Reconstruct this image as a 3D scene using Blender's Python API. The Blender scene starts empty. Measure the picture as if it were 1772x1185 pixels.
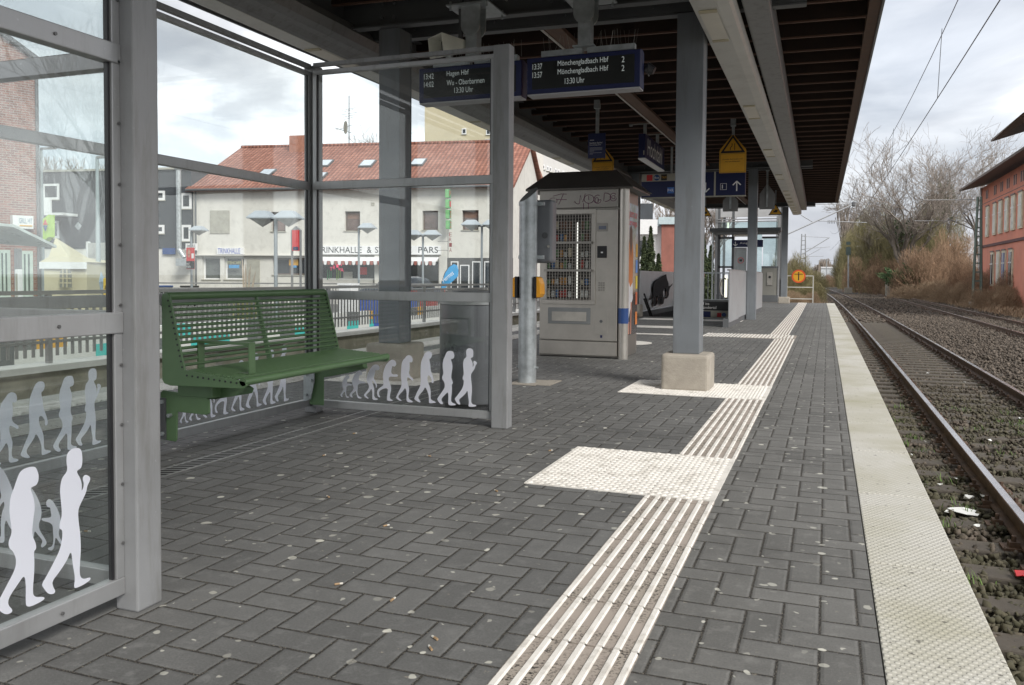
import bpy, math, random
import numpy as np
from mathutils import Matrix, Vector
rnd = random.Random(7)
C = bpy.context.scene.collection
# ---------------------------------------------------------------- camera (all measures in metres, platform surface z=0)
FL, PPX, PPY, EYE = 1450., 886., 530., 0.97
def _ray(x, y): return np.array([(x-PPX)/FL, (y-PPY)/FL, 1.])
_Y = _ray(1431, 481); _Y /= np.linalg.norm(_Y)
_U = np.cross(_ray(431, 474), _Y); _U /= np.linalg.norm(_U)
if _U[1] > 0: _U = -_U
_X = np.cross(_Y, _U)
if _X[0] < 0: _X = -_X
ROT = np.stack([_X, _Y, _U])
def Wd(x, y): return ROT @ _ray(x, y)
def aF(x, y, F): return Wd(x, y)*F + [0, 0, EYE]          # point on a sight line at distance F
def aX(x, y, X): d = Wd(x, y); return d*(X/d[0]) + [0, 0, EYE]
def aY(x, y, Y): d = Wd(x, y); return d*(Y/d[1]) + [0, 0, EYE]
def aZ(x, y, z=0.): d = Wd(x, y); return d*((z-EYE)/d[2]) + [0, 0, EYE]
cam = bpy.data.objects.new('camera', bpy.data.cameras.new('camera')); C.objects.link(cam)
cx, cy, cz = ROT[:, 0], -ROT[:, 1], -ROT[:, 2]
cam.matrix_world = Matrix(((cx[0], cy[0], cz[0], 0), (cx[1], cy[1], cz[1], 0), (cx[2], cy[2], cz[2], EYE), (0, 0, 0, 1)))
cam.data.sensor_width = 36; cam.data.lens = 36*FL/1772; cam.data.shift_y = -62.5/1772
cam.data.clip_start = .05; cam.data.clip_end = 3000
bpy.context.scene.camera = cam
# ---------------------------------------------------------------- light
SUN_EL, SUN_AZ = 38, 128     # azimuth from +Y towards +X
world = bpy.data.worlds.new("World"); bpy.context.scene.world = world; world.use_nodes = True
wt = world.node_tree; wt.nodes.clear()
def wn(t, **k):
    n = wt.nodes.new(t)
    for a, b in k.items(): setattr(n, a, b)
    return n
out = wn('ShaderNodeOutputWorld'); bg = wn('ShaderNodeBackground'); bg.inputs[1].default_value = .1
sky = wn('ShaderNodeTexSky', sky_type='NISHITA', sun_disc=False)
sky.sun_elevation = math.radians(SUN_EL); sky.sun_rotation = math.radians(SUN_AZ)
tc = wn('ShaderNodeTexCoord'); mp = wn('ShaderNodeMapping'); mp.inputs['Scale'].default_value = (1, 1, 2.6); mp.inputs['Rotation'].default_value = (0, 0, 1.1)
n1 = wn('ShaderNodeTexNoise'); n1.inputs['Scale'].default_value = 2.7; n1.inputs['Detail'].default_value = 9; n1.inputs['Roughness'].default_value = .52; n1.inputs['Distortion'].default_value = .35
r1 = wn('ShaderNodeValToRGB'); e = r1.color_ramp.elements
e[0].position = .38; e[0].color = (2.4, 2.5, 2.72, 1); e[1].position = .60; e[1].color = (6.4, 6.5, 6.6, 1)
a = e.new(.5); a.color = (3.7, 3.78, 3.95, 1)
n2 = wn('ShaderNodeTexNoise'); n2.inputs['Scale'].default_value = 1.3; n2.inputs['Detail'].default_value = 4
r2 = wn('ShaderNodeValToRGB'); r2.color_ramp.elements[0].position = .38; r2.color_ramp.elements[0].color = (.86, .86, .86, 1); r2.color_ramp.elements[1].position = .52; r2.color_ramp.elements[1].color = (1, 1, 1, 1)
mx = wn('ShaderNodeMix', data_type='RGBA')
for a_, b_ in ((tc.outputs['Generated'], mp.inputs[0]), (mp.outputs[0], n1.inputs[0]), (mp.outputs[0], n2.inputs[0]), (n1.outputs[0], r1.inputs[0]), (n2.outputs[0], r2.inputs[0]),
               (r2.outputs[0], mx.inputs[0]), (sky.outputs[0], mx.inputs[6]), (r1.outputs[0], mx.inputs[7]), (mx.outputs[2], bg.inputs[0]), (bg.outputs[0], out.inputs[0])):
    wt.links.new(a_, b_)
sun = bpy.data.objects.new('sun', bpy.data.lights.new('sun', 'SUN')); C.objects.link(sun)
sun.data.energy = 1.4; sun.data.angle = math.radians(20); sun.data.color = (1, .96, .9)
az, el = math.radians(SUN_AZ), math.radians(SUN_EL)
sun.rotation_euler = Vector((math.sin(az)*math.cos(el), math.cos(az)*math.cos(el), math.sin(el))).to_track_quat('Z', 'Y').to_euler()
S = bpy.context.scene
S.render.engine = 'CYCLES'; S.view_settings.view_transform = 'Standard'; S.view_settings.look = 'None'; S.view_settings.exposure = 1.36; S.view_settings.gamma = 1
S.cycles.max_bounces = 8; S.cycles.diffuse_bounces = 4; S.cycles.transparent_max_bounces = 24
# ---------------------------------------------------------------- materials
class T:                                                    # tiny node-expression helper
    def __init__(s, name):
        s.m = bpy.data.materials.new(name); s.m.use_nodes = True; s.t = s.m.node_tree; s.b = s.t.nodes['Principled BSDF']
    def n(s, t, **k):
        x = s.t.nodes.new(t)
        for a, b in k.items():
            if isinstance(a, str) and a.startswith('i_'): s.put(x.inputs[a[2:].replace('_', ' ')], b)
            else: setattr(x, a, b)
        return x
    def put(s, inp, v):
        if hasattr(v, 'is_output'): s.t.links.new(v, inp)
        else: inp.default_value = v
    def f(s, op, a, b=0., c=0.):
        x = s.t.nodes.new('ShaderNodeMath'); x.operation = op
        for i, v in enumerate((a, b, c)): s.put(x.inputs[i], v)
        return x.outputs[0]
    def mix(s, fac, a, b):
        x = s.t.nodes.new('ShaderNodeMix'); x.data_type = 'RGBA'
        s.put(x.inputs[0], fac); s.put(x.inputs[6], a if hasattr(a, 'is_output') else (*a, 1)); s.put(x.inputs[7], b if hasattr(b, 'is_output') else (*b, 1))
        return x.outputs[2]
    def co(s, kind='Object'): return s.n('ShaderNodeTexCoord').outputs[kind]
    def noise(s, sc, det=4, ro=.55, vec=None, col=False):
        x = s.n('ShaderNodeTexNoise'); x.inputs['Scale'].default_value = sc; x.inputs['Detail'].default_value = det; x.inputs['Roughness'].default_value = ro
        s.put(x.inputs['Vector'], vec if vec is not None else s.co())
        return x.outputs[1 if col else 0]
    def ramp(s, v, a, b, x0=0., x1=1.):
        r = s.n('ShaderNodeMapRange'); s.put(r.inputs[0], v)
        for i, q in zip((1, 2, 3, 4), (a, b, x0, x1)): r.inputs[i].default_value = q
        return r.outputs[0]
    def bump(s, h, st=.3, d=.01):
        x = s.n('ShaderNodeBump'); x.inputs['Strength'].default_value = st; x.inputs['Distance'].default_value = d; s.put(x.inputs['Height'], h)
        s.put(s.b.inputs['Normal'], x.outputs[0])
    def col(s, c): s.put(s.b.inputs['Base Color'], c if hasattr(c, 'is_output') else (*c, 1))
    def set(s, **k):
        for a, b in k.items(): s.put(s.b.inputs[a.replace('_', ' ')], b)
        return s
_cache = {}
def mat(name, c, rough=.6, metal=0., var=.18, sc=3., bump=.0, bsc=60, emit=0, dirt=None):
    if name in _cache: return _cache[name]
    t = T(name)
    nz = t.noise(sc, 6, .6)
    f = t.ramp(nz, .3, .7)
    c1 = tuple(x*(1-var) for x in c); c2 = tuple(min(1, x*(1+var)) for x in c)
    cc = t.mix(f, c1, c2)
    if dirt:
        vec = None
        if len(dirt) > 2: mpp = t.n('ShaderNodeMapping'); t.put(mpp.inputs[0], t.co()); mpp.inputs['Scale'].default_value = (3, 3, .35); vec = mpp.outputs[0]
        cc = t.mix(t.f('MULTIPLY', t.ramp(t.noise(sc*.6+1.7, 8, .7, vec), .5, .75), dirt[1]), cc, dirt[0])
        if len(dirt) > 2: cc = t.mix(t.ramp(t.noise(38, 6, .75), .66, .7, 0, .6), cc, tuple(min(1, x*1.6) for x in c)); cc = t.mix(t.ramp(t.noise(23, 7, .8), .68, .72, 0, .7), cc, (.09, .06, .045))
    t.col(cc); t.set(Metallic=metal); t.put(t.b.inputs['Roughness'], t.ramp(nz, .2, .8, max(0, rough-.08), min(1, rough+.1)))
    if bump: t.bump(t.noise(bsc, 5, .6), bump, .01)
    if emit: t.put(t.b.inputs['Emission Color'], (*c, 1)); t.b.inputs['Emission Strength'].default_value = emit
    _cache[name] = t.m; return t.m
def glass(name, tint=(.97, .985, .98), refl=1., rough=.0, veil=0.):
    t = T(name); t.t.nodes.remove(t.b)
    o = t.t.nodes['Material Output']; tr = t.n('ShaderNodeBsdfTransparent'); tr.inputs[0].default_value = (*tint, 1)
    gl = t.n('ShaderNodeBsdfGlossy'); gl.inputs['Roughness'].default_value = rough; gl.inputs[0].default_value = (refl, refl, refl, 1)
    ge = t.n('ShaderNodeNewGeometry'); dp = t.n('ShaderNodeVectorMath', operation='DOT_PRODUCT'); t.put(dp.inputs[0], ge.outputs['Normal']); t.put(dp.inputs[1], ge.outputs['Incoming'])
    fr = t.f('ADD', .045, t.f('MULTIPLY', .9, t.f('POWER', t.f('SUBTRACT', 1., t.f('ABSOLUTE', dp.outputs['Value'])), 5.)))
    mxs = t.n('ShaderNodeMixShader'); t.put(mxs.inputs[0], fr); t.put(mxs.inputs[1], tr.outputs[0]); t.put(mxs.inputs[2], gl.outputs[0])
    last = mxs.outputs[0]
    if veil:                                                # thin film of dust on the pane
        df = t.n('ShaderNodeBsdfDiffuse'); df.inputs[0].default_value = (.6, .6, .6, 1)
        m2 = t.n('ShaderNodeMixShader'); t.put(m2.inputs[0], t.ramp(t.noise(5, 7, .7), .35, .8, 0, veil)); t.put(m2.inputs[1], last); t.put(m2.inputs[2], df.outputs[0]); last = m2.outputs[0]
    t.put(o.inputs[0], last); return t.m
GREY = mat('grey_painted_steel', (.245, .25, .255), .45, .1, .1, 4, .05, 120, dirt=((.12, .115, .10), .75, 1))
GREYD = mat('dark_grey_steel', (.11, .115, .12), .5, .1, .12, 3, .05, 90)
ALU = mat('aluminium_frame', (.4, .405, .41), .42, .55, .08, 5, .03, 140, dirt=((.25, .25, .24), .6, 1))
COLM = mat('column_paint', (.17, .185, .2), .5, .05, .08, 3, .06, 80, dirt=((.10, .10, .098), .6, 1))
CREAM = mat('light_panel_white', (.62, .62, .59), .4, .1, .08, 1.5, dirt=((.34, .33, .3), .5))
LAMP = mat('lamp_diffuser', (.75, .72, .64), .5, 0, .06, 3)
GALV = mat('galvanised_steel', (.42, .45, .46), .42, .6, .28, 9, .05, 60)
INOX = mat('brushed_stainless', (.46, .435, .395), .34, .75, .1, 3, .02, 200, dirt=((.3, .28, .25), .35))
INOXD = mat('dull_stainless', (.31, .295, .27), .36, .8, .12, 3)
BLACK = mat('black_plastic', (.015, .015, .017), .4, 0, .1)
GREEN = mat('green_powder_coat', (.105, .185, .085), .36, .0, .08, 6, .03, 200)
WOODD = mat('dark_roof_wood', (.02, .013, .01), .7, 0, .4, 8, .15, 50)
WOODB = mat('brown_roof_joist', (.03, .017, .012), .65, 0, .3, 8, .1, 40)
WOODL = mat('brown_plank', (.13, .075, .05), .65, 0, .25, 10, .1, 40)
CONC = mat('plinth_concrete', (.36, .325, .275), .85, 0, .12, 6, .35, 90, dirt=((.2, .18, .15), .7))
OLDC = mat('stained_concrete', (.31, .29, .22), .9, 0, .25, 2.5, .5, 40, dirt=((.09, .085, .055), .85))
WHITE = mat('white_paint', (.72, .72, .72), .5, 0, .05, 5)
DECAL = T('white_film'); _d = DECAL.n('ShaderNodeBsdfDiffuse'); _d.inputs[0].default_value = (.86, .87, .95, 1); _t = DECAL.n('ShaderNodeBsdfTranslucent'); _t.inputs[0].default_value = (.86, .87, .95, 1)
_m = DECAL.n('ShaderNodeMixShader'); _m.inputs[0].default_value = .45; DECAL.put(_m.inputs[1], _d.outputs[0]); DECAL.put(_m.inputs[2], _t.outputs[0]); DECAL.put(DECAL.t.nodes['Material Output'].inputs[0], _m.outputs[0]); DECAL = DECAL.m
BLUE = mat('station_blue', (.008, .014, .07), .4, 0, .05)
BAND = mat('blue_band', (.02, .06, .2), .4, 0, .1)
YEL = mat('sign_yellow', (.62, .32, .02), .5, 0, .06, 8)
ORY = mat('validator_orange', (.75, .33, .01), .35, 0, .04)
RED = mat('red_paint', (.55, .03, .035), .45, 0, .08)
SLATE = mat('slate_cladding', (.045, .05, .058), .6, 0, .35, 6, .3, 12)
RENDER_ = mat('white_render', (.62, .605, .56), .9, 0, .06, .7, .1, 20, dirt=((.3, .29, .26), .4))
DGLASS = mat('dark_window_glass', (.03, .035, .04), .08, 0, .4, 1.2)
SHUT = mat('grey_blind', (.36, .35, .3), .6)
BROWNF = mat('brown_window_frame', (.09, .06, .045), .5)
TEXTW = mat('white_lettering', (.8, .8, .8), .6, 0, .02)
LED = mat('display_pixels', (.5, .55, .54), .5, 0, .02, 5, emit=.1)
GL = glass('pane_glass', (.962, .98, .974), veil=.02)
GLD = glass('machine_glass', (.85, .88, .88), veil=.03)
# ---------------------------------------------------------------- mesh collector
class M:
    def __init__(s): s.v = []; s.f = []
    def quad(s, *p):
        k = len(s.v); s.v += [tuple(map(float, q)) for q in p]; s.f.append(tuple(range(k, k+len(p)))); return s
    def box(s, x0, x1, y0, y1, z0, z1):
        k = len(s.v)
        for z in (z0, z1): s.v += [(x0, y0, z), (x1, y0, z), (x1, y1, z), (x0, y1, z)]
        s.f += [tuple(k+i for i in q) for q in ((3, 2, 1, 0), (4, 5, 6, 7), (0, 1, 5, 4), (1, 2, 6, 5), (2, 3, 7, 6), (3, 0, 4, 7))]; return s
    def hexa(s, a, b):                                      # two quads (lists of 4 points) joined
        k = len(s.v); s.v += [tuple(map(float, q)) for q in list(a)+list(b)]
        s.f += [tuple(k+i for i in q) for q in ((3, 2, 1, 0), (4, 5, 6, 7), (0, 1, 5, 4), (1, 2, 6, 5), (2, 3, 7, 6), (3, 0, 4, 7))]; return s
    def bar(s, p, q, w, h, up=(0, 0, 1)):                   # rectangular bar p->q, w sideways, h along up
        p, q = Vector(p), Vector(q); d = (q-p).normalized(); u = Vector(up); r = d.cross(u)
        if r.length < 1e-4: r = d.cross(Vector((0, 1, 0)))
        r.normalize(); u = r.cross(d).normalized(); r *= w/2; u *= h/2
        return s.hexa([p-r-u, p+r-u, p+r+u, p-r+u], [q-r-u, q+r-u, q+r+u, q-r+u])
    def tube(s, pts, r, n=8, cap=True):
        pts = [Vector(p) for p in pts]; rr = r if hasattr(r, '__len__') else [r]*len(pts); k0 = len(s.v); prev = None
        for i, p in enumerate(pts):
            d = (pts[min(i+1, len(pts)-1)]-pts[max(i-1, 0)]).normalized()
            if prev is None:
                a = d.cross(Vector((0, 0, 1)));
                if a.length < .05: a = d.cross(Vector((0, 1, 0)))
            else: a = prev - d*prev.dot(d)
            a.normalize(); prev = a; b = d.cross(a)
            for j in range(n):
                t = 2*math.pi*j/n; w = p + (a*math.cos(t)+b*math.sin(t))*rr[i]; s.v.append(tuple(w))
        for i in range(len(pts)-1):
            for j in range(n):
                x = k0+i*n+j; y = k0+i*n+(j+1) % n; s.f.append((x, y, y+n, x+n))
        if cap:
            s.f.append(tuple(k0+j for j in range(n-1, -1, -1))); s.f.append(tuple(k0+(len(pts)-1)*n+j for j in range(n)))
        return s
    def prism(s, pts, off):                                 # polygon (3d points) extruded by vector off
        k = len(s.v); n = len(pts); o = Vector(off)
        s.v += [tuple(map(float, p)) for p in pts]+[tuple(Vector(p)+o) for p in pts]
        s.f.append(tuple(range(k+n-1, k-1, -1))); s.f.append(tuple(range(k+n, k+2*n)))
        for i in range(n): j = (i+1) % n; s.f.append((k+i, k+j, k+n+j, k+n+i))
        return s
    def lathe(s, prof, c, n=20):
        k = len(s.v)
        for r, z in prof:
            for j in range(n): t = 2*math.pi*j/n; s.v.append((c[0]+r*math.cos(t), c[1]+r*math.sin(t), c[2]+z))
        for i in range(len(prof)-1):
            for j in range(n): x = k+i*n+j; y = k+i*n+(j+1) % n; s.f.append((x, y, y+n, x+n))
        s.f.append(tuple(k+j for j in range(n-1, -1, -1))); s.f.append(tuple(k+(len(prof)-1)*n+j for j in range(n))); return s
ORG = {}
def link(name, me, m, parent=None, org=None):
    me.materials.append(m) if m else None
    o = bpy.data.objects.new(name, me); C.objects.link(o)
    if parent is not None:
        o.parent = parent; g = ORG.get(parent.name)
        ORG[o.name] = g
        if g is not None and org is None: me.transform(Matrix.Translation(-Vector(g)))
    return o
def obj(name, mm, m, parent=None, bevel=0., smooth=False, seg=2, kind=None):
    me = bpy.data.meshes.new(name); me.from_pydata(mm.v, [], mm.f); me.update()
    import bmesh
    b = bmesh.new(); b.from_mesh(me); bmesh.ops.recalc_face_normals(b, faces=b.faces); b.to_mesh(me); b.free()
    o = link(name, me, m, parent)
    if smooth:
        me.polygons.foreach_set('use_smooth', [True]*len(me.polygons))
        e = o.modifiers.new('es', 'EDGE_SPLIT'); e.split_angle = math.radians(40)
    if bevel:
        e = o.modifiers.new('bv', 'BEVEL'); e.width = bevel; e.segments = seg; e.limit_method = 'ANGLE'; e.angle_limit = math.radians(50)
    if kind: o['kind'] = kind
    return o
def thing(name, label, cat, loc=(0, 0, 0), rz=None, group=None):
    o = bpy.data.objects.new(name, None); C.objects.link(o); o.location = loc; o.empty_display_size = .1
    o['label'] = label; o['category'] = cat
    if group: o['group'] = group
    if rz is None: ORG[o.name] = tuple(map(float, loc))
    else: o.rotation_euler = (0, 0, rz); ORG[o.name] = None
    return o
def tag(o, label, cat, group=None):
    o['label'] = label; o['category'] = cat
    if group: o['group'] = group
    return o
def dup(root, loc=None, label=None, rz=None):
    def cp(o, par):
        c = o.copy(); C.objects.link(c)
        if par is not None: c.parent = par
        for ch in [x for x in C.objects if x.parent == o and x != c]: cp(ch, c)
        return c
    r = cp(root, None)
    if loc is not None: r.location = loc
    if label: r['label'] = label
    if rz is not None: r.rotation_euler = (0, 0, rz)
    return r
def text(s, org, xd, up, w, h, m, parent, name='lettering', th=.002, stretch=True):
    cu = bpy.data.curves.new('t', 'FONT'); cu.body = s; cu.size = 1; cu.resolution_u = 3
    o = bpy.data.objects.new('t', cu); C.objects.link(o); dg = bpy.context.evaluated_depsgraph_get()
    me = bpy.data.meshes.new_from_object(o.evaluated_get(dg)); bpy.data.objects.remove(o); bpy.data.curves.remove(cu)
    co = np.array([v.co[:] for v in me.vertices])
    if len(co) == 0: return None
    lo, hi = co.min(0), co.max(0); sx = w/(hi[0]-lo[0]); sy = h/(hi[1]-lo[1])
    xd = Vector(xd).normalized(); up = Vector(up).normalized(); nn = xd.cross(up)
    for v, c in zip(me.vertices, co):
        v.co = Vector(org)+xd*float((c[0]-lo[0])*sx)+up*float((c[1]-lo[1])*sy)+nn*th
    return link(name, me, m, parent)
def lerp(a, b, t): return a+(b-a)*t
# ================================================================= GROUND AND PLATFORM
def herring(name, base, spots=True):
    t = T(name); co = t.co(); sx = t.n('ShaderNodeSeparateXYZ'); t.put(sx.inputs[0], co)
    x = t.f('DIVIDE', sx.outputs[0], .1); y = t.f('DIVIDE', sx.outputs[1], .1)
    i = t.f('FLOOR', x); j = t.f('FLOOR', y); fx = t.f('SUBTRACT', x, i); fy = t.f('SUBTRACT', y, j)
    k = t.f('FLOORED_MODULO', t.f('SUBTRACT', i, j), 4.)
    hor = t.f('LESS_THAN', k, 1.5); k1 = t.f('COMPARE', k, 1., .1); k3 = t.f('COMPARE', k, 3., .1)
    uh = t.f('ADD', fx, k1); uv = t.f('ADD', fy, t.f('SUBTRACT', 1., k3))
    u = t.f('ADD', t.f('MULTIPLY', uh, hor), t.f('MULTIPLY', uv, t.f('SUBTRACT', 1., hor)))
    v = t.f('ADD', t.f('MULTIPLY', fy, hor), t.f('MULTIPLY', fx, t.f('SUBTRACT', 1., hor)))
    d = t.f('MINIMUM', t.f('MINIMUM', u, t.f('SUBTRACT', 2., u)), t.f('MINIMUM', v, t.f('SUBTRACT', 1., v)))
    wob = t.f('MULTIPLY', t.f('SUBTRACT', t.noise(60, 3), .5), .05)
    d = t.f('ADD', d, wob)
    idx = t.f('SUBTRACT', i, t.f('MULTIPLY', k1, 1.)); jdx = t.f('ADD', j, k3)
    cx_ = t.n('ShaderNodeCombineXYZ'); t.put(cx_.inputs[0], idx); t.put(cx_.inputs[1], t.f('ADD', jdx, t.f('MULTIPLY', hor, .37)))
    wh = t.n('ShaderNodeTexWhiteNoise'); t.put(wh.inputs[0], cx_.outputs[0])
    rb = t.ramp(wh.outputs[0], 0, 1, .86, 1.14)
    fine = t.ramp(t.noise(150, 6, .8), .3, .7, .7, 1.3); big = t.ramp(t.noise(.9, 6, .65), .3, .7, .72, 1.2)
    mul = t.f('MULTIPLY', t.f('MULTIPLY', rb, fine), big)
    vm = t.n('ShaderNodeVectorMath', operation='SCALE'); vm.inputs[0].default_value = base; t.put(vm.inputs[3], mul)
    c = vm.outputs[0]
    # worn scratches and scuffs
    c = t.mix(t.ramp(t.noise(14, 9, .75), .52, .66, 0, .55), c, tuple(q*1.6 for q in base))
    c = t.mix(t.ramp(t.noise(2.2, 8, .7), .52, .7, 0, .6), c, tuple(q*.55 for q in base))
    c = t.mix(t.ramp(t.noise(420, 2), .62, .7, 0, .5), c, tuple(q*2.2 for q in base))
    jt = t.ramp(d, .02, .062, 1, 0)
    grit = t.mix(t.ramp(t.noise(260, 2), .56, .66), (.014, .012, .01), (.26, .23, .18))
    c = t.mix(jt, c, grit)
    rough = .78
    if spots:
        def vor(sc, rmin, rmax, dens, colr, c, seedshift=0):
            mpn = t.n('ShaderNodeMapping'); t.put(mpn.inputs[0], co); mpn.inputs['Location'].default_value = (seedshift, seedshift*.7, 0)
            w2 = t.noise(sc*3.5, 2, .5, mpn.outputs[0], True)
            ad = t.n('ShaderNodeMix', data_type='VECTOR'); ad.inputs[0].default_value = .035; t.put(ad.inputs[4], mpn.outputs[0]); t.put(ad.inputs[5], w2)
            vo = t.n('ShaderNodeTexVoronoi', voronoi_dimensions='2D'); vo.inputs['Scale'].default_value = sc; t.put(vo.inputs['Vector'], ad.outputs[1])
            sp = t.n('ShaderNodeSeparateColor'); t.put(sp.inputs[0], vo.outputs['Color'])
            rad = t.ramp(sp.outputs[1], 0, 1, rmin*sc, rmax*sc)
            dn = t.f('ADD', t.ramp(t.noise(.7, 3), .35, .65, -.12, .12), dens)
            on = t.f('MULTIPLY', t.ramp(t.f('SUBTRACT', vo.outputs['Distance'], rad), -.012*sc/6, .0, 1, 0), t.f('LESS_THAN', sp.outputs[0], dn))
            return t.mix(t.f('MULTIPLY', on, t.ramp(sp.outputs[2], 0, 1, .25, .95)), c, colr)
        c = vor(5.5, .006, .019, .34, (.58, .57, .5), c)
        c = vor(6.7, .006, .014, .3, (.42, .41, .36), c, 12.7)
        c = vor(9, .003, .010, .42, (.5, .49, .43), c, 3.3)
        c = vor(32, .0008, .003, .22, (.45, .40, .3), c, 7.1)
    t.col(c); t.set(Roughness=rough)
    hgt = t.f('ADD', t.f('MULTIPLY', t.ramp(d, .02, .12), 1.), t.f('MULTIPLY', t.noise(160, 4, .7), .22))
    t.bump(hgt, .55, .004)
    return t.m
PAV = herring('herringbone_paving', (.126, .126, .122))
PAV2 = herring('herringbone_paving_outer', (.14, .138, .13))
def bx(Y): return -.00013*Y*max(Y, 0)-.0                   # the whole line bends gently left
def strip(mm, x0, x1, y0, y1, z, step=2.):
    y = y0
    while y < y1-1e-6:
        q = min(y+step, y1); mm.quad((x0+bx(y), y, z), (x1+bx(y), y, z), (x1+bx(q), q, z), (x0+bx(q), q, z)); y = q
    return mm
EX0, EX1 = -5.72, .445
HX0, HX1, HY0, HY1 = -4.25, -1.78, 20.4, 25.2               # stairwell opening
YE = 34.6
g = M(); g.box(-900, 900, -300, 1500, -1.3, -1.25)
earth = mat('earth', (.11, .095, .06), .95, 0, .35, .08, .4, 3, dirt=((.07, .08, .035), .8))
obj('ground', g, earth, kind='structure')
p = M()
strip(p, -5.42, HX0, -8, YE, 0); strip(p, HX0, -.735, -8, HY0, 0, 2.); strip(p, HX1, -.735, HY0, HY1, 0); strip(p, HX0, -.735, HY1, YE, 0); strip(p, -.735, -.435, 14.8, YE, 0)
obj('platform_paving', p, PAV, kind='structure')
p = M(); strip(p, -.435, .15, -8, YE, 0); obj('platform_edge_paving', p, PAV2, kind='structure')
p = M()
p.box(EX0+.12, EX1-.1, -8, HY0-.1, -1.2, -.05); p.box(HX1+.1, EX1-.25, HY0-.1, YE, -1.2, -.05); p.box(EX0+.12, HX0-.1, HY0-.1, YE, -1.2, -.05); p.box(HX0-.1, HX1+.1, HY1+.12, YE, -1.2, -.05)
obj('platform_body', p, OLDC, kind='structure')
# coping slabs with a studded face
t = T('studded_coping'); co = t.co(); sx = t.n('ShaderNodeSeparateXYZ'); t.put(sx.inputs[0], co)
kx = t.f('MULTIPLY', sx.outputs[0], 1/.023); ky = t.f('MULTIPLY', sx.outputs[1], 1/.0185)
row = t.f('FLOORED_MODULO', t.f('FLOOR', ky), 2.)
ax = t.f('SUBTRACT', t.f('FRACT', t.f('ADD', kx, t.f('MULTIPLY', row, .5))), .5); ay = t.f('MULTIPLY', t.f('SUBTRACT', t.f('FRACT', ky), .5), .8)
dd = t.f('SQRT', t.f('ADD', t.f('MULTIPLY', ax, ax), t.f('MULTIPLY', ay, ay)))
stud = t.ramp(dd, .2, .33, 1, 0)
c = t.mix(t.ramp(t.noise(1.1, 6, .6), .42, .66), (.62, .605, .555), (.46, .44, .34))
c = t.mix(t.ramp(t.noise(6, 8, .7), .5, .75, 0, .6), c, (.64, .62, .57))
c = t.mix(t.f('MULTIPLY', t.f('SUBTRACT', 1., stud), .28), c, (.16, .145, .095))
c = t.mix(t.ramp(t.noise(35, 2, .5), .68, .72, 0, .7), c, (.06, .055, .05))
t.col(c); t.set(Roughness=.85); t.bump(stud, .6, .004); COP = t.m
def slabs(x0, x1, y0, y1, name):
    p = M(); y = y0
    while y < y1:
        q = min(y+1., y1)-.014
        a, b = bx(y), bx(q)
        p.hexa([(x0+a, y, -.12), (x1+a, y, -.12), (x1+b, q, -.12), (x0+b, q, -.12)], [(x0+a, y, .004), (x1+a, y, .004), (x1+b, q, .004), (x0+b, q, .004)]); y += 1.
    u = M(); strip(u, x0+.01, x1-.01, y0, y1, -.012); obj('coping_joint', u, mat('joint_dirt', (.03, .028, .024), .95), kind='structure')
    return obj(name, p, COP, bevel=.004, kind='structure')
slabs(.153, EX1, -7.92, YE, 'platform_coping')
slabs(EX0, -5.45, -7.92, YE, 'platform_coping')
# tactile guidance strips
TAC = mat('white_tactile_stone', (.74, .71, .66), .8, 0, .07, 12, .15, 200, dirt=((.3, .27, .22), .8))
TACB = T('tactile_groove'); cc = TACB.mix(TACB.ramp(TACB.noise(120, 3, .6), .52, .6), (.34, .3, .255), (.03, .026, .022)); cc = TACB.mix(TACB.ramp(TACB.noise(5, 5), .4, .6), cc, (.36, .31, .27)); TACB.col(cc); TACB.set(Roughness=.9); TACB = TACB.m
def ribs(x0, y0, y1, name='tactile_strip', w=.3, nr=7):
    a, b = M(), M(); y = y0
    while y < y1-.01:
        q = min(y+.3, y1); s0, s1 = bx(y), bx(q)
        for i in range(nr):
            xa = x0+i*(w-.022)/(nr-1)
            a.hexa([(xa+s0, y+.002, 0), (xa+.026+s0, y+.002, 0), (xa+.026+s1, q-.009, 0), (xa+s1, q-.009, 0)], [(xa+.006+s0, y+.002, .008), (xa+.02+s0, y+.002, .008), (xa+.02+s1, q-.009, .008), (xa+.006+s1, q-.009, .008)])
        b.hexa([(x0+s0, y+.002, -.02), (x0+w+.004+s0, y+.002, -.02), (x0+w+.004+s1, q-.008, -.02), (x0+s1, q-.008, -.02)], [(x0+s0, y+.002, .003), (x0+w+.004+s0, y+.002, .003), (x0+w+.004+s1, q-.008, .003), (x0+s1, q-.008, .003)]); y = q
    obj(name, a, TAC, kind='structure'); obj(name+'_base', b, TACB, kind='structure')
def _under():
    u = M(); strip(u, -.87, -.43, -8, 34, -.015); obj('strip_joint', u, mat('joint_dirt', (.03, .028, .024), .95), kind='structure')
_under()
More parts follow.
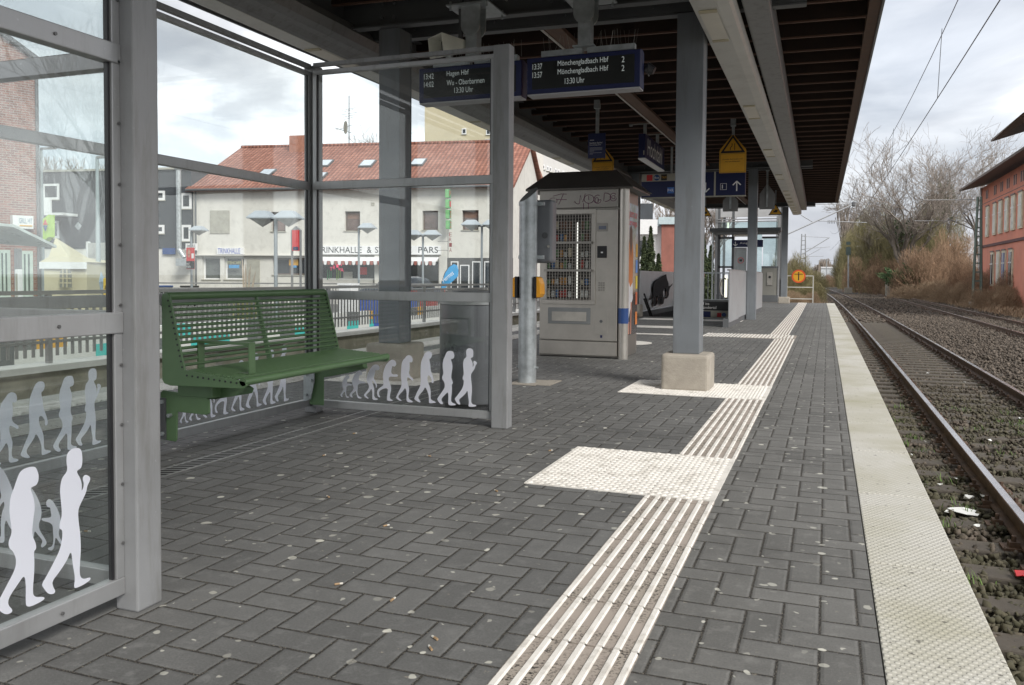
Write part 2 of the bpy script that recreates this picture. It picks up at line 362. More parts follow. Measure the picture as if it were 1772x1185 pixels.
def studs(x0, x1, y0, y1, nx, skew=0., hole=None):
    a, b = M(), M(); w = (x1-x0)/nx
    for i in range(nx):
        for j in range(max(1, int(round((y1-y0)/.3)))):
            xa, ya = x0+i*w, y0+j*.3
            b.hexa([(xa+.003, ya, -.02), (xa+w-.002, ya, -.02), (xa+w-.002, ya+.3, -.02), (xa+.003, ya+.3, -.02)], [(xa+.003, ya, .005), (xa+w-.002, ya, .005), (xa+w-.002, ya+.3, .005), (xa+.003, ya+.3, .005)])
    sp = .052; ny = int((y1-y0)/(sp*.5)); nn = int((x1-x0)/sp)
    for r in range(ny):
        for q in range(nn):
            X = x0+.026+q*sp+(sp/2 if r % 2 else 0); Yc = y0+.018+r*sp*.5
            if X > x1-.012 or Yc > y1-.012: continue
            if hole and hole[0] < X < hole[1] and hole[2] < Yc < hole[3]: continue
            k = len(a.v); n = 7
            for rr, z in ((.0165, .005), (.0135, .0085), (.007, .0105)):
                for jn in range(n): tt = 6.2832*jn/n; a.v.append((X+rr*math.cos(tt), Yc+rr*math.sin(tt), z))
            for l in range(2):
                for jn in range(n): u0 = k+l*n+jn; u1 = k+l*n+(jn+1) % n; a.f.append((u0, u1, u1+n, u0+n))
            a.f.append(tuple(k+2*n+jn for jn in range(n)))
    obj('tactile_studs', a, TAC, kind='structure', smooth=True); obj('tactile_stud_base', b, TAC, kind='structure')
ribs(-.735, -1.5, 3.66); ribs(-.735, 4.56, 6.87); ribs(-.735, 7.77, 13.85)
studs(-1.31, -.435, 3.66, 4.56, 3); studs(-1.63, -.435, 6.87, 7.77, 4, hole=(-1.37, -.94, 7.16, 7.6))
f0 = M(); f0.box(-1.3, -.45, 13.9, 14.8, -.02, .004); 
ribs(-.86, 14.8, YE)
# transverse guidance at the stair head
a_ = M()
for i in range(26): a_.box(-1.9+i*.055, -1.9+i*.055+.03, 13.9, 14.75, .004, .011)
obj('tactile_cross_strip', a_, TAC, kind='structure'); obj('tactile_cross_base', f0, TACB, kind='structure')
a_ = M(); a_.box(-4.9, -1.9, 14.0, 14.22, -.02, .005); a_.box(-5.1, -2.6, 15.9, 16.5, -.02, .005); a_.box(-4.0, -1.75, 18.9, 19.5, -.02, .006); a_.box(-4.9, -4.2, 16.5, 19.4, -.02, .005)
obj('tactile_field', a_, TAC, kind='structure')
ribs(-4.76, -3, 13.9); 
a_ = M(); y = -4
while y < YE: a_.box(-5.44, -5.12, y, y+.028, .002, .009); y += .055
obj('tactile_edge_ribs', a_, TAC, kind='structure')
a_ = M(); a_.box(-5.45, -5.1, -4, YE, -.02, .0025); obj('tactile_edge_base', a_, TAC, kind='structure')
studs(-4.3, -3.35, 6.55, 7.45, 3, hole=(-4.05, -3.55, 6.6, 7.2))
# drain channel along the shelter
DR = mat('drain_iron', (.045, .045, .045), .6, .4, .2)
dr = M(); dl = M(); y = 1.2
GX = -3.0
while y < 8.6:
    dr.hexa([(GX-.055, y, .0018), (GX-.055, y+.015, .0018), (GX+.045, y+.065, .0018), (GX+.045, y+.05, .0018)], [(GX-.055, y, .0026), (GX-.055, y+.015, .0026), (GX+.045, y+.065, .0026), (GX+.045, y+.05, .0026)]); y += .045
dr.box(GX-.068, GX-.055, 1.2, 8.6, 0, .003); dr.box(GX+.045, GX+.058, 1.2, 8.6, 0, .003)
dl.box(GX-.055, GX+.045, 1.2, 8.6, -.03, .0012)
dch = thing('drain_channel', 'narrow slotted iron drain grating set in the paving under the shelter', 'drain', (GX, 1.2, 0))
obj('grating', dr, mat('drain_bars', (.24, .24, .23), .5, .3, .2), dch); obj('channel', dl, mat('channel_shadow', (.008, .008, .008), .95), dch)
# manhole in the paving by the vending machine
mh = M(); mh.lathe([(.38, -.01), (.38, .004), (.30, .006)], (-2.75, 12.1, 0), 28)
tag(obj('manhole_cover', mh, TAC), 'pale round manhole cover in the paving beyond the vending machine', 'manhole cover')
# ---------------------------------------------------------------- track beds, rails, sleepers, ballast
BAL = T('ballast_bed'); v = BAL.n('ShaderNodeTexVoronoi'); v.inputs['Scale'].default_value = 16; BAL.put(v.inputs['Vector'], BAL.co())
cc = BAL.mix(v.outputs['Color'], (.055, .045, .036), (.17, .14, .115)); cc = BAL.mix(BAL.ramp(v.outputs['Distance'], 0, .5), cc, (.03, .024, .02))
BAL.col(cc); BAL.set(Roughness=.95); BAL.bump(v.outputs['Distance'], .8, .03); BAL = BAL.m
def bt(Y):                                                   # bend of the two tracks
    return -.00013*Y*Y if Y > 0 else 0.
def yseq(y0, y1):
    o = [y0]
    while o[-1] < y1: o.append(min(y1, o[-1]+(2 if o[-1] < 60 else 8)))
    return o
ys = yseq(-6, 330)
def sheet(x0, x1, z, name, m, z1=None):
    p = M()
    for a, b in zip(ys, ys[1:]):
        p.quad((x0+bt(a), a, z), (x1+bt(a), a, z1 if z1 is not None else z), (x1+bt(b), b, z1 if z1 is not None else z), (x0+bt(b), b, z))
    return obj(name, p, m, kind='structure')
sheet(.2, 9.3, -1.05, 'ballast_bed', BAL); sheet(9.3, 11.2, -1.05, 'ballast_shoulder', BAL, -1.24)
sheet(-9.0, -5.6, -1.05, 'ballast_bed', BAL)
RAILS = T('rail_rust'); RAILS.col(RAILS.mix(RAILS.ramp(RAILS.noise(8, 5), .3, .7), (.06, .037, .025), (.13, .075, .045))); RAILS.set(Roughness=.75); RAILS = RAILS.m
RTOP = mat('rail_head_polished', (.62, .61, .62), .2, .9, .06)
def rail(xc, zt, label, bt=bt):
    prof = [(-.065, -.16), (.065, -.16), (.065, -.145), (.012, -.12), (.012, -.045), (.036, -.035), (.036, -.002), (-.036, -.002), (-.036, -.035), (-.012, -.045), (-.012, -.12), (-.065, -.145)]
    p = M(); n = len(prof)
    for y in ys: p.v += [(xc+bt(y)+a, y, zt+b) for a, b in prof]
    for i in range(len(ys)-1):
        for j in range(n): u = i*n+j; w = i*n+(j+1) % n; p.f.append((u, w, w+n, u+n))
    h = M()
    for a, b in zip(ys, ys[1:]): h.quad((xc+bt(a)-.03, a, zt), (xc+bt(a)+.03, a, zt), (xc+bt(b)+.03, b, zt), (xc+bt(b)-.03, b, zt))
    r = thing('rail', label, 'rail', (xc, 0, zt-.16), group='rails of the tracks')
    obj('rail_web', p, RAILS, r); obj('rail_head', h, RTOP, r)
ZR = -.8
rail(1.41, ZR, 'nearest steel rail beside the platform edge, shiny on top'); rail(2.91, ZR, 'second steel rail from the platform, right rail of the near track')
bt2 = lambda Y: -.00004*Y*Y if Y > 0 else 0.
rail(6.12, ZR, 'left rusty rail of the far track', bt2); rail(7.62, ZR, 'right rusty rail of the far track beside the brown bushes', bt2)
rail(-8.1, ZR-.05, 'rail of the sunken track beside the low concrete wall'); rail(-6.6, ZR-.05, 'rail of the sunken track nearest the ribbed left platform edge')
SLP = mat('sleeper_wood', (.085, .072, .058), .85, 0, .3, 5, .5, 30, dirt=((.05, .055, .02), .6))
def sleepers(xc, n, y0, zt, bt=bt):
    for (a, b, far) in ((0, n, False),):
        root = None
        for i in range(n):
            y = y0+i*.6; jx = rnd.uniform(-.03, .03)
            if root is None:
                s = M(); s.box(-1.3, 1.3, -.125, .125, -.16, 0); o = obj('sleeper', s, SLP, bevel=.015)
                kk = []
                for rx in (-.75, .75):
                    k = M(); k.box(rx-.19, rx+.19, -.075, .075, 0, .018)
                    for sg in (-1, 1): k.box(rx+sg*.11-.035, rx+sg*.11+.035, -.04, .04, .017, .055); k.tube([(rx+sg*.11, 0, .05), (rx+sg*.11, 0, .095)], .016, 6)
                    kk.append(obj('rail_fastening', k, RAILS, o))
                tag(o, 'dark weathered sleeper under the near track' if xc < 4 else 'weathered sleeper under the far track', 'sleeper', 'sleepers of the near track' if xc < 4 else 'sleepers of the far track'); root = (o, kk)
                c = o
            else:
                c = root[0].copy(); C.objects.link(c); [(lambda q: (C.objects.link(q), setattr(q, 'parent', c)))(kq.copy()) for kq in root[1]]
            c.location = (xc+bt(y)+jx, y, zt); c.rotation_euler = (0, 0, rnd.uniform(-.008, .008)+(-bt(y)*2/max(y, 1)))
sleepers(2.16, 95, 2.1, ZR-.178); sleepers(6.87, 75, 17, ZR-.178, bt2)
# ballast stones
rng = np.random.default_rng(5)
ICO_V = []; ph = (1+5**.5)/2
for s1 in (-1, 1):
    for s2 in (-ph, ph): ICO_V += [(0, s1, s2), (s1, s2, 0), (s2, 0, s1)]
ICO_V = np.array(ICO_V)/math.sqrt(1+ph*ph)
OCT_V = np.array([(1, 0, 0), (-1, 0, 0), (0, 1, 0), (0, -1, 0), (0, 0, 1), (0, 0, -1)], float)
OCT_F = np.array([(0, 2, 4), (2, 1, 4), (1, 3, 4), (3, 0, 4), (2, 0, 5), (1, 2, 5), (3, 1, 5), (0, 3, 5)])
def ico_faces():
    F = []
    for i in range(12):
        for j in range(i+1, 12):
            for k in range(j+1, 12):
                a, b, c = ICO_V[i], ICO_V[j], ICO_V[k]
                if max(np.linalg.norm(a-b), np.linalg.norm(b-c), np.linalg.norm(a-c)) < 1.1:
                    F.append((i, j, k) if np.dot(np.cross(b-a, c-a), a+b+c) > 0 else (i, k, j))
    return np.array(F)
ICO_F = ico_faces()
def fastmesh(name, V, F, m, parent=None, kind=None, colr=None):
    me = bpy.data.meshes.new(name); k = F.shape[1]
    me.vertices.add(len(V)); me.vertices.foreach_set('co', V.astype(np.float32).ravel())
    me.loops.add(F.size); me.loops.foreach_set('vertex_index', F.astype(np.int32).ravel())
    me.polygons.add(len(F)); me.polygons.foreach_set('loop_start', np.arange(0, F.size, k, dtype=np.int32))
    if colr is not None:
        at = me.attributes.new('tone', 'FLOAT', 'POINT'); at.data.foreach_set('value', colr.astype(np.float32))
    me.update(calc_edges=True); me.validate()
    o = link(name, me, m, parent)
    if kind: o['kind'] = kind
    return o
def stones(P, size, base_v, base_f, name, m):
    n = len(P); A = rng.normal(size=(n, 3, 3)); Q, _ = np.linalg.qr(A)
    sc = rng.uniform(.5, 1.15, (n, 3))*size[:, None]
    V = base_v[None]*(1+rng.uniform(-.62, .45, (n, len(base_v), 1)))*sc[:, None, :]
    V = np.einsum('nij,nkj->nki', Q, V)+P[:, None, :]
    F = base_f[None]+(np.arange(n)*len(base_v))[:, None, None]
    tone = np.repeat(rng.uniform(0, 1, n), len(base_v))
    return fastmesh(name, V.reshape(-1, 3), F.reshape(-1, 3), m, kind='stuff', colr=tone)
ST = T('ballast_stone'); at = ST.n('ShaderNodeAttribute', attribute_name='tone')
cc = ST.mix(at.outputs['Fac'], (.035, .028, .022), (.16, .13, .105)); cc = ST.mix(ST.ramp(ST.noise(30, 4), .35, .65, 0, .5), cc, (.12, .095, .07))
sx = ST.n('ShaderNodeSeparateXYZ'); ST.put(sx.inputs[0], ST.co())
mo = ST.f('MULTIPLY', ST.ramp(ST.noise(1.4, 5, .7), .38, .5), ST.f('MULTIPLY', ST.ramp(sx.outputs[1], 13, 19, 1, 0), ST.ramp(sx.outputs[0], 3.5, 4.4, 1, 0)))
cc = ST.mix(ST.f('MULTIPLY', mo, .5), cc, (.05, .056, .02)); ST.col(cc); ST.set(Roughness=.9); ST.bump(ST.noise(90, 4), .4, .004); ST = ST.m
def scatter(n, x0, x1, y0, y1, z, zj, smin, smax, b):
    y = rng.uniform(y0, y1, n); x = rng.uniform(x0, x1, n)-.00013*y*y; zz = z+rng.uniform(-zj, zj, n)
    s = rng.uniform(smin, smax, n)
    return np.stack([x, y, zz], 1), s
P_, s_ = scatter(20000, .46, 4.4, 4, 13, -1.035, .03, .018, .045, 0); stones(P_, s_, ICO_V, ICO_F, 'ballast_stones', ST)
P_, s_ = scatter(3000, .46, 1.3, 4, 14, -1.0, .025, .014, .038, 0); stones(P_, s_, ICO_V, ICO_F, 'ballast_stones', ST)
P_, s_ = scatter(4200, 1.2, 3.6, 4, 17, -.968, .01, .012, .032, 0); stones(P_, s_, ICO_V, ICO_F, 'ballast_stones', ST)
P_, s_ = scatter(24000, .46, 5.2, 13, 28, -1.03, .03, .02, .048, 0); stones(P_, s_, OCT_V, OCT_F, 'ballast_stones', ST)
P_, s_ = scatter(30000, 2.9, 9.4, 12, 48, -.97, .04, .03, .06, 0); stones(P_, s_, OCT_V, OCT_F, 'ballast_stones', ST)
P_, s_ = scatter(15000, .6, 9.4, 40, 110, -.97, .04, .05, .09, 0); stones(P_, s_, OCT_V, OCT_F, 'ballast_stones', ST)
# grass tufts and moss between the rails
def blades(centers, per, hmin, hmax, spread, name, m, wd=.004, lean=.5, kind='stuff', parent=None):
    n = len(centers)*per; Cc = np.repeat(centers, per, 0); a = rng.uniform(0, 6.283, n)
    off = rng.normal(size=(n, 2))*spread; h = rng.uniform(hmin, hmax, n); b = Cc+np.stack([off[:, 0], off[:, 1], np.zeros(n)], 1)
    d = np.stack([np.cos(a)*lean, np.sin(a)*lean, np.ones(n)], 1)*h[:, None]*rng.uniform(.6, 1.2, (n, 1)); s = np.stack([-np.sin(a), np.cos(a), np.zeros(n)], 1)*wd
    mid = b+d*.55; tip = b+d*np.array([1.3, 1.3, .9])
    V = np.stack([b-s, b+s, mid+s*.8, mid-s*.8, tip], 1).reshape(-1, 3); k = (np.arange(n)*5)[:, None]
    F = np.concatenate([np.array([[0, 1, 2]])+k, np.array([[0, 2, 3]])+k, np.array([[3, 2, 4]])+k])
    return fastmesh(name, V, F, m, kind=kind, parent=parent, colr=np.repeat(rng.uniform(0, 1, n), 5))
def toned(name, c0, c1, rough=.8):
    t = T(name); at = t.n('ShaderNodeAttribute', attribute_name='tone'); t.col(t.mix(at.outputs['Fac'], c0, c1)); t.set(Roughness=rough); return t.m
GRS = toned('track_grass', (.06, .12, .025), (.15, .22, .06))
cs = []
for i in range(70):
    y = rng.uniform(4.5, 14); x = rng.choice([rng.uniform(.5, 1.2), rng.normal(2.55, .3), rng.uniform(1.7, 3.6)]); cs.append((x, y, -.985))
for i in range(34): cs.append((rng.normal(2.6, .2), rng.uniform(6, 13), -.985))
GR = blades(np.array(cs), 20, .03, .10, .06, 'track_grass', GRS)
# ================================================================= CANOPY
CY0, CY1 = -7., 33.4
def cz_(Y): return .0135*(Y-7)
can = thing('platform_canopy', 'long dark timber canopy on grey steel frames over the platform', 'canopy', (-2.5, 13, 0))
LX0, LX1 = -5.18, lambda Y: lerp(.42, .33, (Y-8)/25)
ZS = 3.42                                                    # underside of the joists at Y=7
m_ = M(); m_.hexa([(LX0, CY0, ZS+.19+cz_(CY0)), (LX1(CY0), CY0, ZS+.19+cz_(CY0)), (LX1(CY1), CY1, ZS+.19+cz_(CY1)), (-5.8, CY1, ZS+.19+cz_(CY1))],
                 [(LX0, CY0, ZS+.27+cz_(CY0)), (LX1(CY0), CY0, ZS+.27+cz_(CY0)), (LX1(CY1), CY1, ZS+.27+cz_(CY1)), (-5.8, CY1, ZS+.27+cz_(CY1))])
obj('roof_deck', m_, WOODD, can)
Y = CY0+.3; js = []
while Y < CY1-.2:
    z = ZS+cz_(Y); mm = M(); mm.bar((LX0+.05, Y-.16, z+.095), (LX1(Y)-.1, Y+.14, z+.095), .045, .18); jj = obj('joist', mm, WOODB, can); mm = M(); mm.bar((LX0+.05, Y-.16, z-.004), (LX1(Y)-.12, Y+.14, z-.004), .034, .014); obj('joist_lit_edge', mm, mat('lit_underside_tone', (.15, .085, .062), .7), jj); Y += .585  # paler strip below each joist: light from the ground painted into its colour
def lb(mm, xa, xb, Ya, Xa, Xb, Yb, z0, z1, w0=None):
    za, zb = cz_(Ya), cz_(Yb)
    return mm.hexa([(xa, Ya, z0+za), (xb, Ya, z0+za), (xb, Ya, z1+za), (xa, Ya, z1+za)], [(Xa, Yb, z0+zb), (Xb, Yb, z0+zb), (Xb, Yb, z1+zb), (Xa, Yb, z1+zb)])
def xr(near, far, Y): return lerp(near, far, (Y-6.4)/(33.-6.4))
fa = M(); lb(fa, LX1(CY0)-.11, LX1(CY0)-.012, CY0, LX1(CY1)-.11, LX1(CY1)-.012, CY1, ZS-.0, ZS+.19); obj('soffit_board', fa, WOODL, can)
fb = M(); lb(fb, LX1(CY0)-.008, LX1(CY0)+.012, CY0, LX1(CY1)-.008, LX1(CY1)+.012, CY1, ZS-.03, ZS+.32); lb(fb, LX0-.02, LX0, CY0, -5.82, -5.8, CY1, ZS-.03, ZS+.32)
fb.hexa([(-5.79, CY1+.003, ZS-.02+cz_(CY1)), (.32, CY1+.003, ZS-.02+cz_(CY1)), (.32, CY1+.03, ZS-.02+cz_(CY1)), (-5.79, CY1+.03, ZS-.02+cz_(CY1))], [(-5.79, CY1+.003, ZS+.32+cz_(CY1)), (.32, CY1+.003, ZS+.32+cz_(CY1)), (.32, CY1+.03, ZS+.32+cz_(CY1)), (-5.79, CY1+.03, ZS+.32+cz_(CY1))])
obj('fascia', fb, GREY, can)
# longitudinal girders
def girder(n0, n1, f0, f1, zb, name='girder', box=False):
    mm = M(); A, B = CY0, CY1-.2
    a0, a1, b0, b1 = xr(n0, f0, A), xr(n1, f1, A), xr(n0, f0, B), xr(n1, f1, B)
    if box: lb(mm, a0, a1, A, b0, b1, B, zb, zb+.26)
    else:
        lb(mm, a0, a1, A, b0, b1, B, zb, zb+.015); lb(mm, a0, a1, A, b0, b1, B, zb+.30, zb+.315); lb(mm, (a0+a1)/2-.008, (a0+a1)/2+.008, A, (b0+b1)/2-.008, (b0+b1)/2+.008, B, zb+.015, zb+.30)
    obj(name, mm, GREYD if not box else GREY, can, bevel=.02 if box else 0)
girder(-.67, -.46, -1.0, -.75, 3.14, box=True, name='gutter_girder')
girder(-4.34, -4.18, -4.9, -4.72, 3.19)
mm = M(); lb(mm, -2.5, -2.34, CY0, -2.9, -2.72, CY1-.2, ZS-.045, ZS-.003); obj('ridge_plank', mm, WOODL, can)
mm = M(); A = cz_(CY0); mm.tube([(-2.52, CY0, ZS-.045+A), (-2.93, CY1-.2, ZS-.045+cz_(CY1))], .012, 6); obj('conduit', mm, CREAM, can)
# transverse frames: paired channels either side of the columns
def frame(Yc, xl, xrt, zb, skew=.045):
    for o_ in (-.20, .22):
        mm = M(); a = (xl, Yc+o_+skew*(xl+2.5), 0); b = (xrt, Yc+o_+skew*(xrt+2.5), 0)
        for (z, w, h, dx) in ((zb+.008, .1, .016, 0), (zb+.29, .1, .016, 0), (zb+.15, .012, .26, .044*(1 if o_ > 0 else -1)*-1)):
            mm.bar((a[0], a[1]+dx, z), (b[0], b[1]+dx, z), w, h)
        for k in range(12):
            x = lerp(xl, xrt, (k//2+.5)/6)+(.06 if k % 2 else -.06); y = Yc+o_+skew*(x+2.5)
            for zz in (.08, .2): mm.tube([(x, y-.07, zb+zz), (x, y-.03, zb+zz)], .013, 6)
        obj('cross_beam', mm, GREYD, can)
FR = [(-6.1, 3.04), (7.1, 3.22), (20.1, 3.46), (33.05, 3.62)]
frame(FR[0][0], -5.2, .1, FR[0][1]); frame(7.08, -4.95, -.2, 3.22); frame(20.1, -5.3, -.35, 3.46, .0); frame(33.0, -5.6, -.45, 3.62, 0)
def column(x0, x1, y0, y1, zt, plinth=True, z0=.31, pe=.07):
    mm = M(); t_ = .02; xm = (x0+x1)/2
    mm.box(x0, x1, y0, y0+t_, z0, zt); mm.box(x0, x1, y1-t_, y1, z0, zt); mm.box(x0+.004, x0+t_, y0+t_, y1-t_, z0, zt); mm.box(x1-t_, x1-.004, y0+t_, y1-t_, z0, zt)
    c = obj('column', mm, COLM, can, bevel=.006)
    if plinth:
        q = M(); q.box(x0-pe, x1+pe+.01, y0-pe, y1+pe, -.01, z0); obj('plinth', q, CONC, c, bevel=.03, seg=3)
column(-1.24, -1.012, 7.27, 7.49, 3.22, pe=.085); column(-3.89, -3.675, 6.84, 7.08, 3.22, z0=.34, pe=.09)
column(-1.73, -1.525, 20.0, 20.2, 3.46, plinth=False, z0=-.01); column(-4.50, -4.27, 20.0, 20.2, 3.46, z0=.3)
column(-1.62, -1.405, 33.2, 33.4, 3.62, z0=.25, pe=.09); column(-5.0, -4.8, 33.2, 33.4, 3.62, z0=.25)
column(-1.15, -.93, -6.2, -6.0, 3.04); column(-3.7, -3.5, -6.2, -6.0, 3.04)
# light bands
def band(n0, n1, n2, f0, f1, f2, zb, side, label):
    r = thing('light_band', label, 'light fitting', (n0, 6, 3)); A, B = -6.8, 33.0
    P = lambda n, f, Y: xr(n, f, Y)
    def sec(Y):
        x0, x1, x2 = P(n0, f0, Y), P(n1, f1, Y), P(n2, f2, Y); z = zb+(Y-6.4)*.0118
        if side > 0: return [(x0-.012, Y, z+.02), (x0, Y, z), (x1, Y, z), (x2-.02, Y, z+.012), (x2, Y, z+.035), (x2, Y, z+.13), (x0-.012, Y, z+.13)]
        return [(x0-.012, Y, z+.10), (x0, Y, z), (x1, Y, z), (x1+.03, Y, z+.01), (x1+.09, Y, z+.045), (x2-.03, Y, z+.10), (x2, Y, z+.18), (x2-.06, Y, z+.27), (x0+.06, Y, z+.27), (x0-.01, Y, z+.2)]
    a, b = sec(A), sec(B); n = len(a); mm = M(); mm.v = a+b; mm.f = [tuple(range(n-1, -1, -1)), tuple(range(n, 2*n))]+[(i, (i+1) % n, n+(i+1) % n, n+i) for i in range(n)]
    obj('housing', mm, CREAM if side > 0 else GREY, r)
    if side < 0:
        q = M(); s0, s1 = sec(A), sec(B); q.hexa([(s0[1][0]+.004, A, s0[1][2]-.004), (s0[2][0]-.004, A, s0[1][2]-.004), (s1[2][0]-.004, B, s1[1][2]-.004), (s1[1][0]+.004, B, s1[1][2]-.004)], [(s0[1][0]+.004, A, s0[1][2]+.002), (s0[2][0]-.004, A, s0[1][2]+.002), (s1[2][0]-.004, B, s1[1][2]+.002), (s1[1][0]+.004, B, s1[1][2]+.002)]); obj('bottom_panel', q, CREAM, r)
    Y = -5.4
    while Y < 33:
        y1_ = Y+.78 if Y < 26 else Y+.9
        if y1_ > 33: break
        q = M(); w0, w1 = P(n0, f0, Y)+.03, P(n1, f1, Y)-.02; z = zb+(Y-6.4)*.0118-.007
        q.box(w0, w1, Y, y1_, z, z+.004); d = obj('diffuser', q, LAMP, r)
        for ya in (y1_, Y-.05): q = M(); q.box(w0, w1, ya, ya+.05, z-.008, z+.004); obj('end_clip', q, mat('yellowed_clip', (.52, .47, .33), .5), d)
        Y += 4.0 if Y < 21 else 1.3
    return r
band(-.985, -.80, -.70, -1.23, -1.02, -.93, 3.0, 1, 'long white light band under the canopy on the track side')
band(-4.52, -4.32, -4.10, -5.25, -5.02, -4.75, 3.02, -1, 'long rounded light band under the canopy on the street side')
# ================================================================= WAITING SHELTER
sh = thing('waiting_shelter', 'glazed grey metal waiting shelter with white walking figures on its panes', 'shelter', (-2.6, 3.4, 0))
def post(x0, x1, y0, y1, z1=2.415):
    mm = M(); mm.box(x0, x1, y0, y1, 0, z1); return obj('post', mm, GREY, sh, bevel=.006)
pL = post(-1.905, -1.823, 1.835, 1.93); post(-1.985, -1.875, 4.92, 5.01); post(-3.43, -3.335, 4.99, 5.08); post(-3.43, -3.35, 3.37, 3.46); post(-3.43, -3.35, 1.83, 1.92); post(-1.93, -1.85, .22, .31)
RZ = ((.05, .10), (.80, .86), (1.555, 1.61), (2.34, 2.37))
SCR = mat('screw_heads', (.16, .16, .16), .4, .6, .1)
def panel(ax, c, a0, a1, th=.034, screws=False):
    """ax 'x': pane lies along X at Y=c ; ax 'y': along Y at X=c"""
    mm = M(); fr = M()
    B = (lambda q, u0, u1, z0, z1, t: q.box(u0, u1, c-t/2, c+t/2, z0, z1)) if ax == 'x' else (lambda q, u0, u1, z0, z1, t: q.box(c-t/2, c+t/2, u0, u1, z0, z1))
    for k, (z0, z1) in enumerate(RZ):
        q = M(); B(q, a0, a1, z0, z1, th+(.006 if k in (1, 2) else 0)); r = obj('rail', q, ALU, sh, bevel=.003)
        if screws:
            for u in np.arange(a0+.07, a1, .31):
                s = M(); zz = (z0+z1)/2; sg = th/2+.003; s.tube([(c+sg, u, zz), (c+sg+.004, u, zz)], .0048, 8); obj('screw', s, SCR, r)
    q = M(); B(q, a0, a0+.028, .10, 2.37, th-.004); obj('stile', q, ALU, sh, bevel=.002)
    q = M(); B(q, a1-.028, a1, .10, 2.37, th-.004); st_ = obj('stile', q, ALU, sh, bevel=.002)
    if screws:
        for zz in np.arange(.2, 2.3, .17): s = M(); s.tube([(c+th/2, a1-.008, zz), (c+th/2+.003, a1-.008, zz)], .0045, 8); obj('screw', s, SCR, st_)
    q = M(); B(q, a0+.02, a1-.02, .09, 2.36, .008); gp = obj('glass_pane', q, GL, sh)
    q = M(); B(q, a0+.029, a0+.036, .1, 2.34, .014); B(q, a1-.036, a1-.029, .1, 2.34, .014); obj('seal', q, BLACK, gp)
    return gp
gpF = panel('x', 4.97, -3.335, -1.985); gpB = panel('y', -3.385, 3.46, 4.99); gpC = panel('y', -3.385, 1.92, 3.37); gpN = panel('x', 1.875, -3.35, -1.905); gpS = panel('y', -1.885, .31, 1.835, screws=True)
for q_ in ((-3.335, -1.985, 4.96, 4.99, 2.396, 2.422), (-3.40, -3.37, 1.92, 4.99, 2.392, 2.422), (-1.90, -1.87, .31, 1.835, 2.392, 2.422), (-3.35, -1.905, 1.86, 1.89, 2.392, 2.422)):
    mm = M(); mm.box(*q_); obj('top_bar', mm, GREY, sh)
# walking figures cut from white film (outlines in image units of the far pane)
A2 = [(225,400),(245,415),(248,440),(235,455),(215,450),(210,480),(205,510),(240,520),(290,530),(285,545),(220,545),(195,560),(195,600),(190,640),(200,690),(240,705),(235,718),(195,715),(180,660),(175,625),(150,650),(125,670),(140,700),(130,708),(100,680),(110,660),(145,620),(150,590),(135,560),(130,510),(150,460),(180,420),(205,402)]
A3 = [(405,328),(432,338),(445,365),(440,392),(415,398),(398,390),(392,420),(385,455),(375,490),(400,520),(415,560),(412,592),(400,598),(402,565),(380,530),(362,508),(358,535),(375,570),(385,620),(382,680),(388,708),(422,718),(425,728),(400,735),(365,730),(360,700),(362,640),(350,600),(330,640),(290,672),(295,690),(322,712),(315,720),(290,710),(262,682),(280,655),(320,610),(325,570),(300,530),(296,480),(310,430),(340,375),(370,338)]
A4 = [(600,275),(628,295),(633,330),(620,355),(600,355),(590,345),(580,380),(575,430),(600,445),(640,440),(655,455),(645,472),(600,470),(560,468),(545,490),(555,530),(575,580),(575,620),(562,680),(560,720),(595,735),(590,745),(530,742),(525,720),(535,650),(540,605),(500,600),(455,620),(435,645),(440,680),(455,700),(440,705),(420,690),(412,640),(430,605),(470,580),(490,560),(485,500),(480,460),(490,400),(510,345),(540,305),(570,280)]
A5 = [(780,222),(808,238),(820,270),(815,305),(795,308),(782,298),(785,340),(785,390),(775,430),(790,460),(820,485),(830,505),(818,518),(800,500),(770,475),(755,480),(758,530),(775,580),(780,620),(770,680),(775,725),(820,745),(822,758),(795,762),(748,752),(750,700),(750,640),(735,590),(710,630),(680,660),(655,690),(662,712),(695,738),(690,746),(665,740),(628,712),(640,680),(670,620),(690,580),(695,530),(685,480),(688,400),(692,330),(705,285),(735,255),(750,232)]
A6 = [(1000,178),(1035,190),(1040,230),(1025,262),(1005,268),(1020,330),(1022,390),(1040,440),(1058,500),(1058,535),(1042,545),(1032,530),(1038,505),(1020,470),(1005,452),(985,460),(988,520),(1010,570),(1025,630),(1022,700),(1030,735),(1080,752),(1082,765),(1010,772),(1003,760),(1005,700),(990,640),(960,580),(945,620),(910,660),(885,690),(885,720),(910,752),(905,762),(880,755),(850,735),(835,718),(850,690),(870,640),(905,580),(912,520),(908,440),(910,370),(915,300),(935,250),(955,210),(970,188)]
A7 = [(1240,175),(1275,180),(1285,200),(1293,230),(1285,265),(1258,268),(1252,275),(1265,310),(1272,360),(1262,420),(1255,480),(1272,520),(1275,550),(1262,555),(1265,600),(1262,660),(1255,720),(1258,760),(1310,780),(1305,795),(1225,795),(1222,750),(1225,700),(1220,640),(1190,670),(1150,710),(1145,740),(1165,770),(1160,782),(1135,778),(1110,750),(1097,722),(1110,700),(1145,650),(1180,600),(1185,560),(1172,520),(1155,500),(1152,470),(1168,440),(1165,400),(1158,340),(1165,280),(1180,250),(1195,210),(1210,182)]
